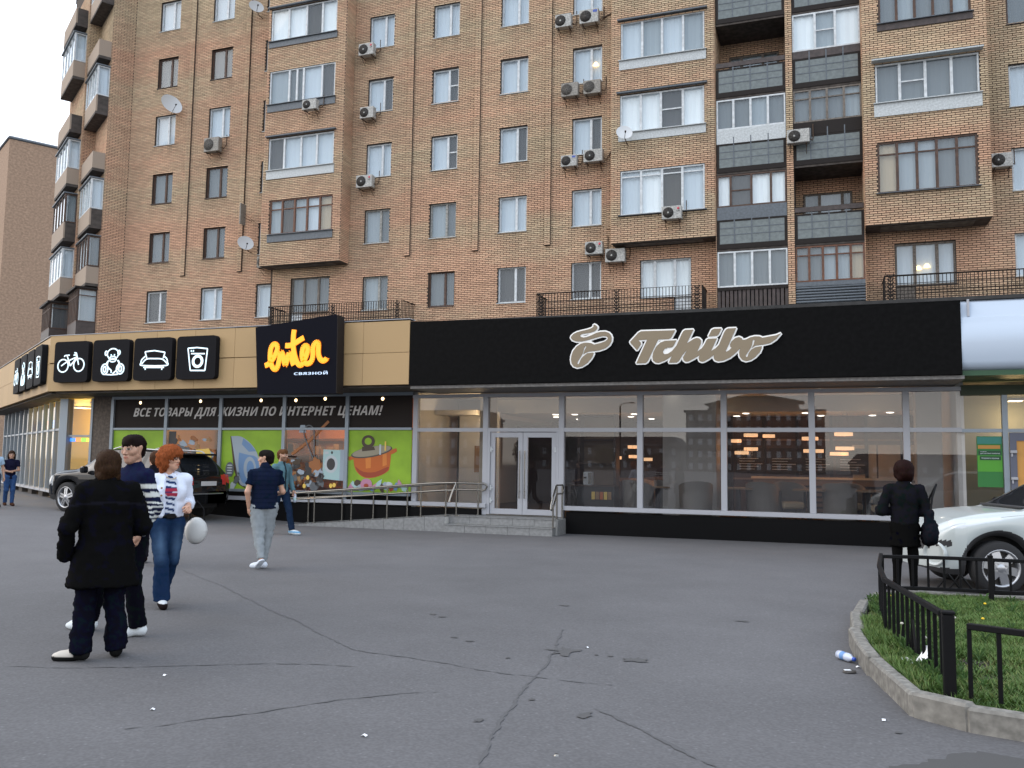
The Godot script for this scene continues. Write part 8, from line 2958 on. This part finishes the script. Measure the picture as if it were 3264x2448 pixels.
	figure("woman in a dark top and jeans with folded arms at the far left", Vector3(-20.55, gy, 2.45), 60, 1.44,
		{"el_l": Vector3(0.23, 1.14, 0.02), "wr_l": Vector3(-0.02, 1.10, 0.19), "el_r": Vector3(-0.23, 1.14, 0.02), "wr_r": Vector3(0.02, 1.07, 0.2), "kn_l": Vector3(0.08, 0.5, 0.07), "an_l": Vector3(0.08, 0.09, 0.05), "to_l": Vector3(0.1, 0.03, 0.22), "an_r": Vector3(-0.09, 0.10, -0.14), "to_r": Vector3(-0.1, 0.03, 0.02)},
		{"wide": 0.92, "hair": Color(0.035, 0.02, 0.014), "cell": 0.018, "hands": "none", "head_yaw": -10,
		"locks": [[Vector3(0, 0.045, -0.03), Vector3(0, 0.05, 0.01), 0.1, 0.094, 1.05], [Vector3(0, -0.02, -0.06), Vector3(0, 0.03, -0.045), 0.088, 0.095], [Vector3(-0.085, 0.0, -0.02), Vector3(-0.08, -0.17, -0.03), 0.035, 0.03], [Vector3(0.085, 0.0, -0.02), Vector3(0.08, -0.17, -0.03), 0.035, 0.03], [Vector3(0, -0.05, -0.09), Vector3(0, -0.18, -0.09), 0.06, 0.045]],
		"top": {"name": "blouse", "tint": plain_tint(Color(0.012, 0.012, 0.028), 0.2), "hem": -0.08, "hem_r": 0.155, "sleeve": 0.6},
		"legs": {"name": "jeans", "tint": plain_tint(Color(0.035, 0.075, 0.18), 0.3), "cuff": 0.055}, "shoes": {"tint": plain_tint(Color(0.06, 0.03, 0.02))}})
	figure("person in a pale blue top cut by the left picture edge", Vector3(-20.35, gy, 3.1), 70, 1.52,
		{"el_l": Vector3(0.24, 1.14, -0.02), "wr_l": Vector3(0.24, 0.88, 0.08), "kn_l": Vector3(0.09, 0.5, 0.1), "an_l": Vector3(0.09, 0.1, 0.1), "to_l": Vector3(0.1, 0.03, 0.28)},
		{"wide": 1.0, "hair": Color(0.02, 0.014, 0.01), "cell": 0.018, "hands": "both", "locks": short_hair,
		"top": {"name": "shirt", "tint": plain_tint(Color(0.34, 0.47, 0.60), 0.1), "hem": -0.06, "sleeve": 0.6}, "legs": {"tint": plain_tint(Color(0.05, 0.07, 0.10), 0.3)}, "shoes": {}})
	# 8 woman in black at the right
	var bw := figure("woman in black seen from behind near the flower bed railing", Vector3(0.84, 0, 7.9), 184, 1.68,
		{"el_l": Vector3(0.29, 1.12, -0.03), "wr_l": Vector3(0.05, 1.12, 0.2), "el_r": Vector3(-0.27, 1.12, -0.03), "wr_r": Vector3(-0.04, 1.1, 0.2), "kn_l": Vector3(0.10, 0.5, 0.0), "an_l": Vector3(0.12, 0.09, -0.04), "to_l": Vector3(0.17, 0.03, 0.12), "kn_r": Vector3(-0.09, 0.5, 0.02), "an_r": Vector3(-0.09, 0.09, -0.02), "to_r": Vector3(-0.13, 0.03, 0.14)},
		{"wide": 1.02, "hair": Color(0.014, 0.006, 0.005), "hands": "none", "head_yaw": 22, "curl_hair": 0.008,
		"locks": [[Vector3(0, 0.05, -0.03), Vector3(0, 0.055, 0.015), 0.112, 0.104, 1.02], [Vector3(0, -0.02, -0.055), Vector3(0, 0.03, -0.045), 0.104, 0.108], [Vector3(-0.05, -0.08, -0.045), Vector3(0.05, -0.08, -0.045), 0.055, 0.055], [Vector3(-0.085, 0.03, 0.01), Vector3(-0.085, -0.06, 0.0), 0.04, 0.035], [Vector3(0.085, 0.03, 0.01), Vector3(0.085, -0.06, 0.0), 0.04, 0.035]],
		"top": {"name": "jacket_and_skirt", "tint": func(p: Vector3) -> Color:
			var k := 1.0 + wob.get_noise_3dv(p * 10.0) * 0.3
			return (Color(0.0045, 0.0045, 0.0055) if p.y < 0.93 else Color(0.0085, 0.0095, 0.012)) * k, "hem": -0.26, "hem_r": 0.185, "arm": 1.1, "collar": 0.01, "wrinkle": 0.016},
		"legs": {"name": "tights", "tint": plain_tint(Color(0.006, 0.005, 0.006)), "cuff": 0.043, "fat": 0.88, "to": 1.0, "wrinkle": 0.0},
		"shoes": {"tint": plain_tint(Color(0.006, 0.006, 0.006)), "shaft": 0.14}})
	var sb := thing("shoulder_bag", "black slouchy shoulder bag at the right hip of the woman in black", "handbag", bw.position + Basis(Vector3.UP, bw.rotation.y) * Vector3(-0.27, 0.92, -0.08), deg_to_rad(100))
	var sk := new_skin()
	var f := Flesh.new(Vector3(-0.3, -0.3, -0.2), Vector3(0.3, 0.35, 0.2), 0.013)
	f.limb(Vector3(-0.06, -0.1, 0), Vector3(0.1, -0.12, 0), 0.12, 0.11, 0.08, Vector3.BACK, 1.7)
	f.limb(Vector3(0.0, -0.1, 0), Vector3(0.0, 0.12, 0), 0.13, 0.08, 0.08, Vector3.BACK, 1.8)
	f.skin(sk, Transform3D(), plain_tint(Color(0.008, 0.010, 0.014), 0.3), 0.03, wob)
	wear("bag_body", sk, M.cloth, sb)
	s = st()
	tube(s, [Vector3(-0.06, 0.16, 0), Vector3(-0.04, 0.34, 0.03), Vector3(0.03, 0.5, 0.1), Vector3(0.06, 0.34, 0.03), Vector3(0.08, 0.14, 0)], 0.013, 6)
	put("strap", s, M.black_paint, sb)
	# 9 walker hidden behind the sweater man
	figure("walker in a dark jacket and boots half hidden behind the striped sweater man", Vector3(-9.8, 0, 9.1), 222, 1.70,
		{"kn_l": Vector3(0.09, 0.5, 0.16), "an_l": Vector3(0.09, 0.1, 0.24), "to_l": Vector3(0.1, 0.04, 0.42), "kn_r": Vector3(-0.09, 0.48, -0.06), "an_r": Vector3(-0.09, 0.22, -0.34), "to_r": Vector3(-0.1, 0.05, -0.27), "wr_r": Vector3(-0.25, 0.9, 0.1)},
		{"wide": 1.05, "hair": Color(0.05, 0.025, 0.015), "cell": 0.017, "locks": short_hair, "hands": "none",
		"top": {"name": "jacket", "tint": plain_tint(Color(0.009, 0.010, 0.014), 0.3), "hem": -0.08, "hem_r": 0.175, "collar": 0.03, "arm": 1.1},
		"legs": {"tint": plain_tint(Color(0.02, 0.021, 0.027), 0.3), "cuff": 0.06}, "shoes": {"tint": plain_tint(Color(0.012, 0.011, 0.010)), "shaft": 0.1}})


# white open jacket with three quarter sleeves, buttons, a belt and a bead necklace for the red haired woman
func open_jacket(t: Node3D) -> void:
	var d: Dictionary = t.get_meta("joints")
	var sc := 1.71 / 1.75
	var s := new_skin()
	var f := Flesh.new(Vector3(-0.55, 0.8, -0.45), Vector3(0.55, 1.65, 0.5), 0.011)
	var hem := Plane(Vector3.DOWN, -0.985)
	var fwd := Vector3(0, 0, 1)
	# two halves that leave the striped top bare between them
	for sd in [-1.0, 1.0]:
		var cut := [Plane(Vector3(-0.9 * sd, 0, 0.62).normalized(), 0.008 * sd), hem]
		f.limb(d.waist, d.chest, 0.160 * sc, 0.184 * sc, 0.05, fwd, 1.3, cut)
		f.limb(d.pelvis, d.waist, 0.176 * sc, 0.160 * sc, 0.05, fwd, 1.28, cut)
		f.limb(d.chest + Vector3(0.085 * sd, -0.03, 0.07), d.chest + Vector3(0.08 * sd, -0.04, 0.075), 0.075, 0.07, 0.05, Vector3.ZERO, 1.0, cut)
		f.limb(d.sh_l.lerp(d.chest, 0.2), d.sh_r.lerp(d.chest, 0.2), 0.07 * sc, 0.07 * sc, 0.04, Vector3.ZERO, 1.0, cut)
		f.limb(d.neck - Vector3(0, 0.04, 0.01), d["sh_l" if sd > 0 else "sh_r"] - Vector3(0, 0.012, 0), 0.062, 0.06, 0.03, Vector3.ZERO, 1.0, cut)
	for e in ["_l", "_r"]:
		f.limb(d["sh" + e] - Vector3(0, 0.02, 0), d["el" + e], 0.068 * sc, 0.062 * sc, 0.03)
		var en: Vector3 = d["el" + e].lerp(d["wr" + e], 0.42)
		f.limb(d["el" + e], en, 0.063 * sc, 0.06 * sc, 0.03, Vector3.ZERO, 1.0, [Plane((d["wr" + e] - d["el" + e]).normalized(), en)])
	f.limb(d.neck + Vector3(-0.05, -0.02, -0.03), d.neck + Vector3(0.05, -0.02, -0.03), 0.045, 0.045, 0.02)
	f.skin(s, Transform3D(), plain_tint(Color(0.62, 0.67, 0.78), 0.06), 0.012, wob)
	wear("white_jacket", s, M.cloth, t)
	var b := st()
	for y in [1.05, 1.13, 1.21, 1.29]:
		lathe(b, [[0.0, 0.008], [0.010, 0.006], [0.012, 0.0]], 10, Transform3D(Basis(Vector3.RIGHT, PI / 2), Vector3(-0.115, y, 0.135 if y > 1.1 else 0.125)))
	put("buttons", b, M.tan_print, t)
	var belt := st()
	var ring := []
	for a in 25:
		ring.append(Vector3(cos(TAU * a / 24) * 0.150, 0.985, sin(TAU * a / 24) * 0.112))
	tube(belt, ring, 0.022, 6, false)
	soft_box(belt, Vector3(0, 0.985, 0.128), Vector3(0.09, 0.055, 0.02), 0.006)
	put("belt", belt, M.black_paint, t)
	var n := st()
	for a in 15:
		var g := PI * a / 14.0
		lathe(n, [[0.0, 0.008], [0.008, 0.0], [0.0, -0.008]], 8, Transform3D(Basis(), Vector3(cos(g) * 0.062, 1.435 - sin(g) * 0.05, 0.045 + sin(g) * 0.06)))
	put("bead_necklace", n, M.chair_pale, t)
